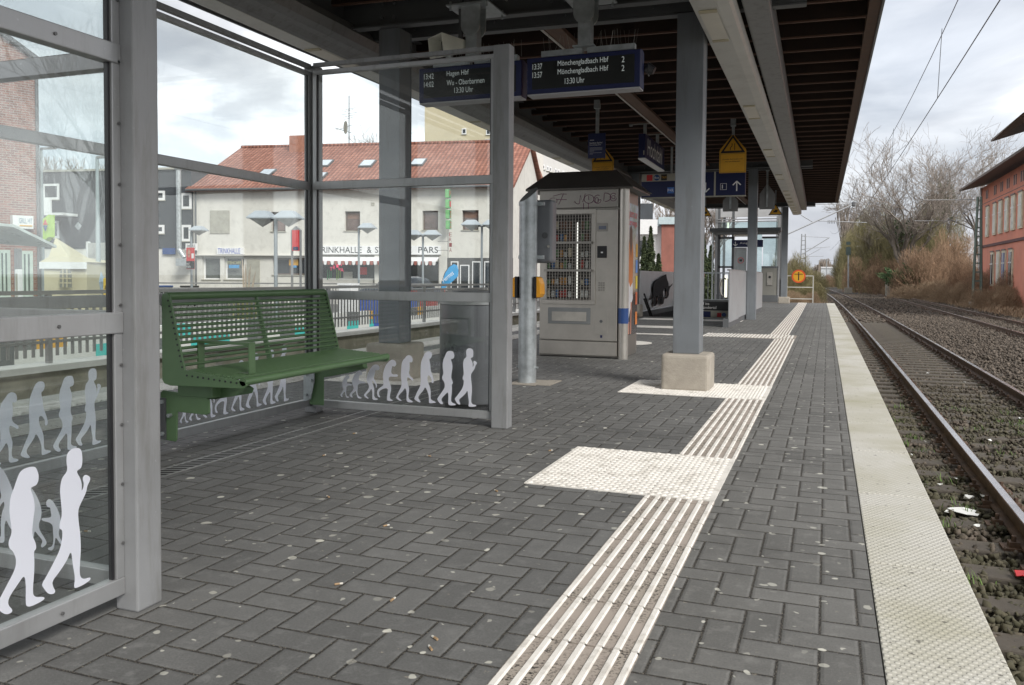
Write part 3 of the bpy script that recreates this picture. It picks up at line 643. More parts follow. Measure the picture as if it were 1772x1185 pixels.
A8 = [(1465,145),(1500,155),(1508,190),(1506,235),(1498,252),(1478,256),(1480,270),(1496,300),(1503,330),(1500,365),(1515,335),(1505,300),(1520,285),(1548,305),(1546,325),(1530,345),(1525,375),(1490,425),(1480,450),(1482,500),(1490,560),(1492,640),(1485,700),(1483,760),(1500,785),(1540,790),(1540,805),(1500,812),(1460,810),(1452,800),(1460,760),(1448,690),(1442,620),(1420,660),(1380,700),(1345,725),(1350,755),(1362,780),(1350,788),(1325,775),(1305,740),(1295,718),(1320,690),(1350,650),(1385,600),(1398,550),(1400,510),(1385,500),(1388,470),(1400,440),(1395,380),(1390,320),(1400,270),(1425,250),(1430,232),(1425,200),(1428,165),(1445,150)]
A1 = [(x*.72-75, 700-(705-y)*.82) for x, y in A2]
def smooth2(P):
    for _ in range(2):
        Q = []
        for i in range(len(P)):
            a, b = np.array(P[i]), np.array(P[(i+1) % len(P)]); Q += [a*.75+b*.25, a*.25+b*.75]
        P = Q
    return P
FIG = []
for A in (A1, A2, A3, A4, A5, A6, A7, A8):
    o_ = []
    for x, y in smooth2(A):
        w = aY(590+x*.15237, 580+y*.15237, 4.97); o_.append((w[0]+3.31, w[2]))   # metres from the left stile
    FIG.append(o_)
def figures(pane, ax, c, a0, sign=1, shift=0., off=.0055, zoff=0., s=1.):
    for F in FIG:
        k = M(); pts = []
        for u, z in F:
            a = a0+sign*(u+shift)*s; pts.append((a, c, z*s+zoff) if ax == 'x' else (c, a, z*s+zoff))
        n_ = (0, .0006, 0) if ax == 'x' else (.0006, 0, 0)
        pts = [(p[0]+(off if ax == 'y' else 0), p[1]+(off if ax == 'x' else 0), p[2]) for p in pts]
        k.quad(*pts); o = obj('figure_decal', k, DECAL, pane)
figures(gpF, 'x', 4.97, -3.31, off=-.0062); figures(gpB, 'y', -3.385, 3.50, 1, .03); figures(gpC, 'y', -3.385, 1.94, 1, .03)
figures(gpS, 'y', -1.885, .52, 1, 0.); figures(gpN, 'x', 1.875, -1.95, -1, .0, off=-.0062)
# ---------------------------------------------------------------- bench
bn = thing('slatted_bench', 'green tubular metal bench bracketed to the shelter wall', 'bench', (-3.0, 4.15, 0))
BY0, BY1 = 3.42, 4.88
def endplate(y, t=.012):
    P = [(-3.222, .845), (-3.215, .865), (-3.185, .87), (-3.168, .85), (-3.075, .475), (-2.70, .436), (-2.69, .415), (-2.71, .398), (-3.17, .39), (-3.21, .40), (-3.222, .42)]
    k = M(); k.prism([(x, y, z) for x, z in P], (0, t, 0)); o = obj('end_plate', k, GREEN, bn, bevel=.003)
    d = M()
    for i in range(13):
        z = lerp(.83, .49, i/12); x = lerp(-3.178, -3.09, i/12); d.tube([(x, y-.002, z), (x, y+.001, z)], .0055, 8)
    for i in range(10): x = lerp(-3.06, -2.75, i/9); d.tube([(x, y-.002, lerp(.448, .425, i/9)), (x, y+.001, lerp(.448, .425, i/9))], .0055, 8)
    obj('bolt_hole', d, BLACK, o)
endplate(BY0); endplate(BY1-.012)
k = M(); k.tube([(-3.195, BY0+.01, .853), (-3.195, BY1-.01, .853)], .0215, 14); obj('top_rail', k, GREEN, bn, smooth=True)
for i in range(12):
    t_ = (i+1)/12.5; k = M(); x, z = lerp(-3.19, -3.088, t_), lerp(.838, .485, t_); k.tube([(x, BY0+.01, z), (x, BY1-.01, z)], .0085, 10); obj('back_slat', k, GREEN, bn, smooth=True)
for i in range(13):
    t_ = i/13; k = M(); x, z = lerp(-3.07, -2.745, t_), lerp(.467, .444, t_); k.tube([(x, BY0+.01, z), (x, BY1-.01, z)], .0085, 10); obj('seat_slat', k, GREEN, bn, smooth=True)
k = M(); k.tube([(-2.712, BY0+.0, .432), (-2.712, BY1, .432)], .021, 14); obj('front_rail', k, GREEN, bn, smooth=True)
k = M(); k.prism([(-3.21, 4.145, .86), (-3.192, 4.145, .86), (-3.078, 4.145, .462), (-2.73, 4.145, .43), (-2.73, 4.145, .41), (-3.10, 4.145, .41)], (0, .014, 0)); obj('centre_support', k, GREEN, bn, bevel=.003)
for i in range(9):
    pass
ar = M(); ar.box(-3.15, -3.115, 3.60, 3.64, .455, .60)
ar = M()
ar.box(-3.135, -3.085, 3.565, 3.572, .46, .605); ar.box(-3.135, -2.765, 3.565, 3.605, .605, .612); ar.box(-2.81, -2.765, 3.565, 3.572, .44, .605); ar.box(-3.135, -2.765, 3.565, 3.605, .445, .452)
ar = M()
ar.prism([(-3.10, 3.54, .46), (-3.10, 3.54, .618), (-2.765, 3.54, .618), (-2.765, 3.54, .44), (-2.772, 3.54, .44), (-2.775, 3.54, .604), (-3.09, 3.54, .604), (-3.09, 3.54, .46)], (0, .048, 0)); ar.box(-3.10, -2.765, 3.54, 3.588, .452, .458)
obj('armrest', ar, GREEN, bn, bevel=.002)
k = M(); k.prism([(-3.31, 3.5, .335), (-3.295, 3.5, .35), (-3.02, 3.5, .335), (-2.99, 3.5, .315), (-2.99, 3.5, .245), (-3.01, 3.5, .235), (-3.20, 3.5, .24), (-3.205, 3.5, .09), (-3.215, 3.5, .08), (-3.30, 3.5, .085), (-3.31, 3.5, .10)], (0, .012, 0))
k.box(-3.19, -2.965, 3.495, 3.60, .325, .392); k.prism([(-3.19, 3.56, .40), (-2.80, 3.56, .40), (-2.76, 3.56, .38), (-2.77, 3.56, .355), (-3.0, 3.56, .31), (-3.19, 3.56, .30)], (0, .012, 0)); obj('bracket', k, GREEN, bn, bevel=.004)
k = M(); k.prism([(-3.31, 4.86, .30), (-3.0, 4.86, .39), (-2.86, 4.86, .385), (-2.85, 4.86, .35), (-3.0, 4.86, .31), (-3.19, 4.86, .27), (-3.19, 4.86, .08), (-3.30, 4.86, .08)], (0, .012, 0)); k.tube([(-3.05, 4.80, .375), (-2.83, 4.80, .385)], .028, 10)
obj('bracket', k, GREEN, bn, bevel=.003)
k = M(); k.prism([(-3.34, 3.49, .31), (-3.27, 3.49, .31), (-3.27, 3.49, .09), (-3.34, 3.49, .09)], (0, .01, 0)); obj('bracket_plate', k, GREYD, bn)
k = M(); k.prism([(-3.335, 4.84, .33), (-3.25, 4.84, .32), (-3.25, 4.84, .24), (-3.28, 4.84, .12), (-3.335, 4.84, .1)], (0, .01, 0)); obj('bracket_plate', k, GALV, bn)
k = M()
for (x, z) in ((-3.285, .29), (-3.285, .12), (-3.24, .22), ): k.tube([(x, 3.478, z), (x, 3.5, z)], .011, 6)
for (x, z) in ((-3.31, .29), (-3.27, .25), (-3.31, .15)): k.tube([(x, 4.825, z), (x, 4.84, z)], .011, 6)
obj('bolt', k, GALV, bn)
# ---------------------------------------------------------------- litter bin behind the far pane
b_ = thing('litter_bin', 'tall round dark grey litter bin behind the far shelter pane', 'litter bin', (-2.405, 5.62, 0))
BC = (-2.405, 5.62, 0); BG = mat('bin_paint', (.19, .195, .21), .3, .4, .08)
k = M(); k.lathe([(.24, .06), (.25, .075), (.25, .76), (.245, .765)], BC, 36); obj('body', k, BG, b_, smooth=True)
k = M(); k.lathe([(.21, -.005), (.21, .06)], BC, 30); obj('foot', k, BLACK, b_)
k = M(); k.lathe([(.258, .765), (.258, .79), (.23, .79), (.222, .77)], BC, 36); obj('rim', k, ALU, b_, smooth=True)
k = M(); k.lathe([(.23, .79), (.22, .82), (.18, .825), (.02, .83)], BC, 36)
obj('lid', k, GREYD, b_, smooth=True)
k = M(); k.lathe([(.18, .826), (.15, .86), (.02, .875)], BC, 30); obj('ashtray_hood', k, GREYD, b_, smooth=True)
# ================================================================= VENDING MACHINE
vm_ = thing('vending_machine', 'stainless steel vending machine kiosk with barred window and purple graffiti', 'vending machine', (-2.7, 9.9, 0))
VX0, VX1, VY0, VY1 = -3.25, -2.30, 9.66, 10.5
k = M(); k.box(VX0-.03, VX1+.05, VY0+.03, VY1, .0, 2.0); obj('cabinet', k, INOXD, vm_, bevel=.01)
for x0, x1 in ((-3.42, -3.32), (-2.295, -2.175)):
    k = M(); cxx = (x0+x1)/2; r_ = (x1-x0)/2; k.tube([(cxx, VY0+.02, 0), (cxx, VY0+.02, 2.03)], r_, 24); c_ = obj('corner_post', k, INOX, vm_, smooth=True)
    k = M(); k.tube([(cxx, VY0+.02, .42), (cxx, VY0+.02, .60)], r_+.003, 24); obj('blue_ring', k, BAND, c_, smooth=True)
k = M(); k.box(VX0-.01, -2.30, VY0-.02, VY0+.03, .205, 1.76); dpn = obj('door_panel', k, INOX, vm_, bevel=.006)
k = M(); k.box(VX0-.01, -2.30, VY0-.025, VY0+.03, .03, .195); obj('base_panel', k, INOX, vm_, bevel=.004)
k = M(); k.box(VX0-.02, -2.30, VY0-.02, VY0+.03, 1.785, 2.0); hp = obj('header_panel', k, INOXD, vm_, bevel=.004)
# roof hood
k = M(); zt_, e_ = 2.02, .0
lo = [(-3.44, VY0-.06, zt_), (-2.13, VY0-.06, zt_), (-2.09, VY1+.1, zt_), (-3.44, VY1+.1, zt_)]; hi = [(-3.2, VY0+.14, zt_+.215), (-2.36, VY0+.14, zt_+.215), (-2.36, VY1-.12, zt_+.215), (-3.2, VY1-.12, zt_+.215)]
k.hexa(lo, hi); k.box(-3.44, -2.12, VY0-.06, VY1+.1, zt_-.025, zt_-.001); obj('hood', k, mat('hood_steel', (.1, .092, .083), .35, .6, .15), vm_, bevel=.004)
# window
k = M(); x0, x1, z0, z1 = -3.17, -2.62, .69, 1.71; w = .055
for b in ((x0-w, x1+w, z1, z1+w), (x0-w, x1+w, z0-w, z0), (x0-w, x0, z0, z1), (x1, x1+w, z0, z1)): k.box(b[0], b[1], VY0-.035, VY0-.02, b[2], b[3])
wf = obj('window_frame', k, INOX, vm_, bevel=.003)
k = M(); k.box(x0, x1, VY0-.0215, VY0-.0205, z0, z1); obj('window_recess', k, mat('window_interior', (.05, .045, .04), .6, 0, .3, 10), vm_)
k = M()
for i in range(16): x = lerp(x0+.01, x1-.01, i/15); k.tube([(x, VY0-.055, z0), (x, VY0-.055, z1)], .0035, 6, False)
for i in range(28): z = lerp(z0+.01, z1-.01, i/27); k.tube([(x0, VY0-.052, z), (x1, VY0-.052, z)], .0035, 6, False)
obj('wire_grid', k, INOX, wf)
for z in (1.04, 1.37):
    k = M(); k.box(x0-.02, x1+.02, VY0-.075, VY0-.045, z-.014, z+.014); obj('cross_bar', k, INOXD, wf)
k = M(); k.box(-2.795, -2.78, VY0-.034, VY0-.024, z0+.02, z1-.1); obj('light_tube', k, mat('machine_tube', (.8, .8, .74), .4, 0, .02, 5, emit=.5), wf)
PK = [mat('pack_%s' % n, c, .4, 0, .3, 30) for n, c in (('red', (.4, .05, .04)), ('orange', (.5, .25, .06)), ('silver', (.5, .52, .5)), ('blue', (.06, .16, .35)), ('cream', (.5, .45, .33)), ('green', (.12, .22, .1)), ('brown', (.16, .08, .05)))]
first = None
for r_i, zz in enumerate((.72, .87, 1.06, 1.20, 1.39, 1.53)):
    for i in range(10):
        x = x0+.03+i*.052
        if -2.83 < x < -2.75: continue
        wv = rnd.uniform(.032, .042); hv = rnd.uniform(.06, .11); k = M(); k.box(x-wv/2, x+wv/2, VY0-.04, VY0-.026, zz, zz+hv)
        o = obj('snack_pack', k, rnd.choice(PK), bevel=.004); tag(o, 'small coloured snack pack behind the wire grid of the vending machine', 'snack pack', 'snack packs in the vending machine')
k = M(); k.box(-3.15, -2.62, VY0-.03, VY0-.019, .40, .595); sl = obj('delivery_slot', k, mat('slot_surround', (.2, .21, .21), .5), vm_, bevel=.01)
k = M(); k.box(-3.10, -2.67, VY0-.034, VY0-.029, .435, .545); obj('flap', k, mat('slot_flap', (.42, .40, .36), .5, .3, .15, 8), sl)
k = M(); k.box(-2.55, -2.42, VY0-.026, VY0-.019, 1.50, 1.6); pd_ = obj('price_display', k, INOXD, vm_); k = M(); k.box(-2.53, -2.44, VY0-.028, VY0-.0255, 1.525, 1.565); obj('screen', k, mat('lcd', (.12, .14, .2), .2), pd_)
k = M(); k.box(-2.545, -2.43, VY0-.032, VY0-.019, 1.19, 1.33); cr_ = obj('card_reader', k, BLACK, vm_, bevel=.004); k = M(); k.box(-2.50, -2.475, VY0-.035, VY0-.0325, 1.245, 1.262); obj('mark', k, WHITE, cr_)
k = M()
for i in range(3):
    for j in range(4): k.box(-2.53+i*.028, -2.51+i*.028, VY0-.026, VY0-.019, .80+j*.028, .82+j*.028)
obj('keypad', k, INOXD, vm_)
k = M(); k.box(-2.57, -2.41, VY0-.023, VY0-.019, .28, .60); cp_ = obj('coin_return', k, INOX, vm_, bevel=.003); k = M(); k.tube([(-2.49, VY0-.03, .44), (-2.49, VY0-.02, .44)], .018, 14); obj('lock', k, GREYD, cp_)
k = M(); k.box(-2.50, -2.475, VY0-.0245, VY0-.0195, .245, .275); obj('sticker', k, BLUE, vm_)
PUR = mat('purple_marker', (.12, .01, .07), .5)
def scrawl(paths, yv, m_, r_=.004, par=vm_):
    for P in paths:
        k = M(); k.tube([(x, yv, z) for x, z in P], r_, 5); obj('graffiti', k, m_, par)
def arc(cx_, cz0, rx, rz, a0, a1, n=14): return [(cx_+rx*math.cos(math.radians(lerp(a0, a1, i/n))), cz0+rz*math.sin(math.radians(lerp(a0, a1, i/n)))) for i in range(n+1)]
yv = VY0-.022
scrawl([arc(-3.10, 1.875, .05, .035, 60, 400), [(-3.10, 1.93), (-3.0, 1.955), (-2.93, 1.95)], [(-2.97, 1.96), (-3.0, 1.89), (-3.03, 1.83)], [(-3.06, 1.89), (-2.93, 1.885)],
        [(-2.84, 1.85)]+arc(-2.79, 1.86, .035, .03, 180, 300)+[(-2.76, 1.93), (-2.73, 1.85), (-2.70, 1.95)], arc(-2.655, 1.885, .06, .05, 0, 360), [(-2.66, 1.92), (-2.655, 1.87)],
        arc(-2.55, 1.88, .045, .05, 60, 330)+[(-2.51, 1.875), (-2.55, 1.87)], arc(-2.56, 1.87, .02, .03, 0, 360), [(-2.475, 1.86), (-2.47, 1.94)]+arc(-2.46, 1.9, .07, .05, 90, -90), arc(-2.36, 1.9, .04, .045, 40, 340), arc(-2.36, 1.9, .02, .02, 0, 360),
        [(-2.72, 1.84), (-2.72, 1.73)], [(-2.66, 1.84), (-2.66, 1.72)]], yv, PUR, .0032)
# side poster
xs_ = VX1+.0535
k = M(); k.box(VX1+.05, xs_, VY0+.12, VY1-.0, .26, 1.86)
t = T('side_poster'); sx = t.n('ShaderNodeSeparateXYZ'); t.put(sx.inputs[0], t.co()); zf = t.ramp(sx.outputs[2], .26, 1.86)
c = t.mix(t.ramp(zf, .30, .36), (.03, .03, .035), (.42, .36, .30)); c = t.mix(t.ramp(zf, .52, .6), c, (.50, .48, .44)); c = t.mix(t.ramp(zf, .72, .8), c, (.52, .62, .72))
c = t.mix(t.f('MULTIPLY', t.ramp(t.noise(4, 6, .7), .45, .6, 0, .55), t.ramp(zf, .3, .4)), c, (.2, .27, .12)); t.col(c); t.set(Roughness=.25)
po = obj('side_poster', k, t.m, vm_)
SPN = [0]
def sideprism(P, m_, nm): SPN[0] += 1; k = M(); k.prism([(xs_+.0006+SPN[0]*.0004, y, z) for y, z in P], (.0003, 0, 0)); obj(nm, k, m_, po)
yc_ = VY0+.42
sideprism([(yc_-.12, .40), (yc_-.14, .72), (yc_-.10, .98), (yc_+.12, .98), (yc_+.15, .70), (yc_+.1, .66)], mat('poster_white', (.6, .6, .62), .5), 'poster_skirt')
sideprism([(yc_-.14, .96), (yc_-.12, 1.3), (yc_-.05, 1.42), (yc_+.1, 1.42), (yc_+.16, 1.25), (yc_+.13, .9), (yc_, .84)], mat('poster_orange', (.5, .17, .05), .5), 'poster_jacket')
sideprism([(yc_-.06, 1.38), (yc_-.05, 1.56), (yc_+.02, 1.60), (yc_+.09, 1.54), (yc_+.1, 1.38), (yc_+.02, 1.2)], mat('poster_brown', (.10, .06, .04), .5), 'poster_hair')
sideprism([(yc_-.09, .27), (yc_-.08, .42), (yc_-.03, .42), (yc_-.03, .27)], mat('poster_skin', (.5, .22, .15), .5), 'poster_leg'); sideprism([(yc_+.02, .27), (yc_+.03, .66), (yc_+.08, .66), (yc_+.07, .27)], mat('poster_skin', (.5, .22, .15), .5), 'poster_leg')
for j, (zz, cc) in enumerate(((1.3, (.6, .35, .05)), (1.1, (.1, .25, .6)), (.9, (.65, .5, .05)), (.7, (.5, .12, .05)), (.45, (.65, .2, .04)))): sideprism([(VY1-.13, zz-.08), (VY1-.13, zz+.08), (VY1-.02, zz+.08), (VY1-.02, zz-.08)], mat('poster_%d_patch' % j, cc, .5), 'poster_shelf')
RT = mat('poster_red', (.6, .03, .06), .5)
text('Bequem zur', (xs_+.006, VY0+.14, 1.66), (0, 1, 0), (0, 0, 1), .62, .13, RT, po); text('unterwegs', (xs_+.006, VY0+.14, 1.57), (0, 1, 0), (0, 0, 1), .6, .085, RT, po)
# ================================================================= GALVANISED POST WITH VALIDATOR
gp_ = thing('galvanised_post', 'thick galvanised steel post with slanted top in front of the vending machine', 'post', (-2.53, 7.15, 0))
k = M(); n = 28; R_ = .083; c0 = (-2.535, 7.16)
k.v = [(c0[0]+R_*math.cos(6.2832*i/n), c0[1]+R_*math.sin(6.2832*i/n), 0) for i in range(n)]+[(c0[0]+R_*math.cos(6.2832*i/n), c0[1]+R_*math.sin(6.2832*i/n), 1.70+.045*math.cos(6.2832*i/n)+.05*math.sin(6.2832*i/n)) for i in range(n)]
k.f = [tuple(range(n-1, -1, -1)), tuple(range(n, 2*n))]+[(i, (i+1) % n, n+(i+1) % n, n+i) for i in range(n)]
gpo = obj('tube', k, GALV, gp_, smooth=True)
k = M(); k.prism([(c0[0]+(R_-.006)*math.cos(6.2832*i/n), c0[1]+(R_-.006)*math.sin(6.2832*i/n), 1.702+.045*math.cos(6.2832*i/n)+.05*math.sin(6.2832*i/n)) for i in range(n)], (0, 0, .003)); obj('cap', k, mat('dark_cap', (.08, .085, .08), .6, 0, .2), gp_)
k = M(); k.box(-2.66, -2.40, 6.98, 7.36, -.01, .006); k.box(-2.40, -2.28, 7.03, 7.40, -.01, .006); obj('foot_patch', k, CONC, gp_)
for z in (1.62, 1.14):
    k = M(); k.lathe([(R_+.006, z-.016), (R_+.006, z+.016)], (c0[0], c0[1], 0), 28); k.box(c0[0]+.02, c0[0]+.14, c0[1]+.02, c0[1]+.05, z-.016, z+.016); obj('clamp', k, GALV, gp_)
for sg in (-1, 1):
    k = M(); k.tube([(c0[0]+sg*R_, c0[1], .14), (c0[0]+sg*(R_+.02), c0[1], .14)], .012, 6); obj('bolt', k, GALV, gp_)
vb = thing('ticket_validator', 'grey upright service box clamped behind the galvanised post', 'service box', (-2.45, 7.26, 1.1))
k = M(); k.box(-2.655, -2.345, 7.262, 7.42, 1.09, 1.665); obj('housing', k, mat('box_grey', (.19, .20, .215), .45, 0, .06), vb, bevel=.03, seg=4)
k = M(); k.tube([(-2.41, 7.255, 1.34), (-2.41, 7.263, 1.34)], .028, 18); obj('speaker_hole', k, GREYD, vb)
k = M(); k.tube([(-2.375, 7.255, 1.24), (-2.375, 7.263, 1.24)], .012, 12); obj('lock', k, INOX, vb)
for sg, lab in ((1, 'orange button housing on the right side of the galvanised post'), (-1, 'orange button housing on the left side of the galvanised post')):
    bt_ = thing('call_button', lab, 'call button', (c0[0]+sg*.1, 7.16, .85)); xa = c0[0]+sg*R_
    k = M(); k.prism([(xa+sg*.018, 7.09, .775), (xa+sg*.045, 7.09, .78), (xa+sg*.062, 7.09, .81), (xa+sg*.058, 7.09, .90), (xa+sg*.04, 7.09, .95), (xa+sg*.018, 7.09, .965)], (0, .13, 0)); obj('housing', k, ORY, bt_, bevel=.008)
    k = M(); k.box(*sorted((xa-sg*.004, xa+sg*.018)), 7.09, 7.22, .77, .965); obj('back_plate', k, BLACK, bt_)
# ================================================================= HANGING SIGNS
def hang(par, x, y, z0, z1, plate=True):
    k = M(); k.box(x-.05, x+.05, y-.05, y+.05, z0, z1); return obj('drop_tube', k, GALV, par)
def board(xc, yc, label, lines, w=.92, h=.285):
    r = thing('departure_display', label, 'display board', (xc, yc, 2.56)); x0, x1 = xc-w/2, xc+w/2; z0, z1 = 2.425, 2.425+h
    sk = .0
    k = M(); k.prism([(x0, yc-.09, z0), (x0, yc-.09, z1), (x0, yc-.02, z1+.015), (x0, yc+.05, z1), (x0, yc+.05, z0)], (w, 0, 0)); bd = obj('housing', k, BLUE, r, bevel=.006)
    k = M(); k.box(x0+.045, x1-.045, yc-.0925, yc-.0905, z0+.035, z1-.035); sc = obj('screen', k, mat('display_black', (.01, .012, .011), .35, 0, .1), r)
    k = M(); k.box(x0+.005, x1-.005, yc-.088, yc+.045, z0-.012, z0-.001); obj('bottom_plate', k, mat('pale_plate', (.4, .4, .42), .4), r)
    for s, lx, row, lw in lines: text(s, (x0+lx, yc-.0935, z1-.035-.058-row*.066), (1, 0, 0), (0, 0, 1), lw, .045 if 'g' not in s else .054, LED, sc, 'display_text')
    k = M(); k.box(x0+.1, xc-.02, yc-.03, yc+.03, z1+.02, z1+.065); obj('mounting_rail', k, GALV, r); k = M(); k.box(xc+.02, x1-.06, yc-.03, yc+.03, z1+.02, z1+.065); obj('mounting_rail', k, GALV, r)
    k = M(); k.box(xc-.05, xc+.05, yc-.05, yc+.05, z1+.065, 3.06); obj('drop_tube', k, GALV, r)
    k = M(); k.box(xc-.085, xc+.085, yc-.08, yc+.08, z1+.066, z1+.076); obj('tube_flange', k, GALV, r)
    for sg in (-1, 1):
        k = M(); P = [(xc-.085, yc+sg*.062-.006, 3.2), (xc+.085, yc+sg*.062-.006, 3.2)]+[(xc+.085*math.cos(t_), yc+sg*.062-.006, 3.04+.085*math.sin(t_)) for t_ in [-.1-i*.37 for i in range(9)]]; k.prism(P, (0, .012, 0)); obj('pivot_cheek', k, GALV, r)
    k = M(); k.hexa([(xc-.2, yc-.12, 3.2), (xc+.18, yc-.12, 3.2), (xc+.18, yc+.3, 3.2), (xc-.2, yc+.3, 3.2)], [(xc-.2, yc-.12, 3.212), (xc+.18, yc-.12, 3.212), (xc+.18, yc+.3, 3.212), (xc-.2, yc+.3, 3.212)]); obj('ceiling_plate', k, GALV, r)
    for dx, dy in ((-.17, -.09), (.15, -.09), (.15, .27), (-.17, .27)):
        k = M(); k.tube([(xc+dx, yc+dy, 3.17), (xc+dx, yc+dy, 3.24)], .011, 6); obj('bolt', k, GALV, r)
    k = M()
    for i in range(26):
        x = x0+.12+i*.03+rnd.uniform(-.01, .01); k.tube([(x, yc+rnd.uniform(-.02, .05), z1+.06), (x+rnd.uniform(-.03, .03), yc+rnd.uniform(-.03, .06), z1+.19)], .0012, 3, False)
    obj('bird_spikes', k, INOXD, r)
    sd = 1 if 'right' in label else -1
    k = M(); k.tube([(xc+sd*w/2, yc+.1, 2.58), (xc+sd*(w/2+.03), yc+.1, 2.60), (xc+sd*(w/2+.07), yc+.1, 2.58)], [.05, .05, .03], 12); obj('side_camera', k, BLACK, r)
    return r
board(-1.825, 6.48, 'blue departure display on the right listing trains to Mönchengladbach Hbf', [('13:37', .05, 0, .08), ('Mönchengladbach Hbf', .26, 0, .41), ('2', .775, 0, .022), ('13:57', .05, 1, .08), ('Mönchengladbach Hbf', .26, 1, .41), ('2', .775, 1, .022), ('13:30 Uhr', .32, 2, .16)])
board(-2.80, 6.50, 'blue departure display on the left listing trains to Hagen Hbf, behind the glass', [('13:42', .05, 0, .09), ('Hagen Hbf', .26, 0, .2), ('14:02', .05, 1, .09), ('Wu - Oberbarmen', .26, 1, .34), ('13:30 Uhr', .33, 2, .17)])
# loudspeaker
c_ = aY(757, 76, 6.3); ls = thing('horn_loudspeaker', 'cream square horn loudspeaker hanging beside the left departure display', 'loudspeaker', tuple(c_))
k = M(); d = Vector((-.55, -.8, -.12)).normalized(); side = d.cross(Vector((0, 0, 1))).normalized(); up = side.cross(d); cc_ = Vector(c_)+Vector((.06, .1, .0))
def sq(c, w, h): return [c-side*w-up*h, c+side*w-up*h, c+side*w+up*h, c-side*w+up*h]
a_, b_2 = sq(cc_+d*.13, .115, .085), sq(cc_-d*.17, .045, .04)
k.v = [tuple(x) for x in a_+b_2]; k.f = [(0, 1, 5, 4), (1, 2, 6, 5), (2, 3, 7, 6), (3, 0, 4, 7), (4, 5, 6, 7)]
hn = obj('horn', k, mat('cream_plastic', (.72, .72, .64), .45), ls); e = hn.modifiers.new('so', 'SOLIDIFY'); e.thickness = .008; e = hn.modifiers.new('bv', 'BEVEL'); e.width = .012; e.segments = 3
k = M()
for i in range(8): u = up*(-.04+i*.0115); k.tube([tuple(cc_-d*.02+u-side*.05), tuple(cc_-d*.02+u+side*.05)], .0028, 5)
obj('grille', k, GREYD, ls)
k = M(); k.quad(*[tuple(v_) for v_ in sq(cc_+d*.03, .07, .052)]); obj('throat_shade', k, BLACK, ls)  # dark plane put in for the shade inside the horn
k = M(); k.tube([tuple(cc_-Vector((0, 0, .05))), tuple(cc_-Vector((0, 0, .1)))], .03, 10); obj('swivel', k, GALV, ls)
k = M(); k.bar(tuple(cc_+Vector((.06, .1, .02))), tuple(cc_+Vector((.06, .1, .62))), .03, .03); obj('hanger', k, GREYD, ls)
# flat signs facing the camera side
def flat(name, label, px, py, F, w, h, m_, z_top=3.6, shape=None, th=.012, back=False):
    c = aF(px, py, F); r = thing(name, label, 'sign', tuple(c))
    x0, x1, z0, z1 = c[0]-w/2, c[0]+w/2, c[2]-h/2, c[2]+h/2
    P = [(x0, z0), (x1, z0), (x1, z1), (x0, z1)] if shape is None else [(c[0]+a*w, c[2]+b*h) for a, b in shape]
    k = M(); k.prism([(a, c[1], b) for a, b in P], (0, th, 0)); bd = obj('plate', k, m_, r, bevel=.004)
    k = M(); k.box(c[0]-.022, c[0]+.022, c[1]+th+.001, c[1]+th+.04, z1-.12 if not back else z0+.06, z_top)
    if back: k = M(); k.box(c[0]-.022, c[0]+.022, c[1]-.042, c[1]-.002, z0+.06, z_top)
    obj('drop_tube', k, GALV, r); k = M(); k.box(c[0]-.04, c[0]+.04, c[1]-.03, c[1]+.06, z_top-.04, z_top+.08); obj('socket', k, GALV, r)
    return r, bd, c
r, bd, c = flat('station_rule_sign', 'small dark blue notice sign with white lettering above the vending machine', 1032.5, 252, 12.2, .262, .36, BLUE, 3.45)
y_ = c[1]-.001
text('Rauchfreier Bahnhof', (c[0]-.105, y_, c[2]+.03), (1, 0, 0), (0, 0, 1), .19, .024, TEXTW, bd); text('Non-smoking station', (c[0]-.105, y_, c[2]+.0), (1, 0, 0), (0, 0, 1), .17, .022, TEXTW, bd)
for i, wv in enumerate((.19, .19, .19, .07, .18, .05)): k = M(); z = c[2]-.03-i*.016-(.01 if i > 3 else 0); k.box(c[0]-.105, c[0]-.105+wv, y_-.001, y_, z, z+.005); obj('fine_print', k, mat('dim_lettering', (.35, .35, .38), .5), bd)
k = M(); k.box(c[0]-.1, c[0]-.04, y_-.001, y_, c[2]+.08, c[2]+.086); obj('pictogram', k, TEXTW, bd)
TRI = [(-.5, -.5), (.5, -.5), (.5, .07), (.48, .12), (.03, .5), (-.03, .5), (-.48, .12), (-.5, .07)]
def triangle(bd, c, w, h, yv, zc, m1=BLACK, m2=YEL):
    for s, mm_, o_ in ((1, m1, .001), (.7, m2, .0025)):
        k = M(); cz2 = zc-h*.09+(0 if s == 1 else h*.01); k.prism([(c[0]-w/2*s, yv-o_, cz2-h*.36*s), (c[0]+w/2*s, yv-o_, cz2-h*.36*s), (c[0], yv-o_, cz2+h*.64*s)], (0, .001, 0)); obj('triangle', k, mm_, bd)
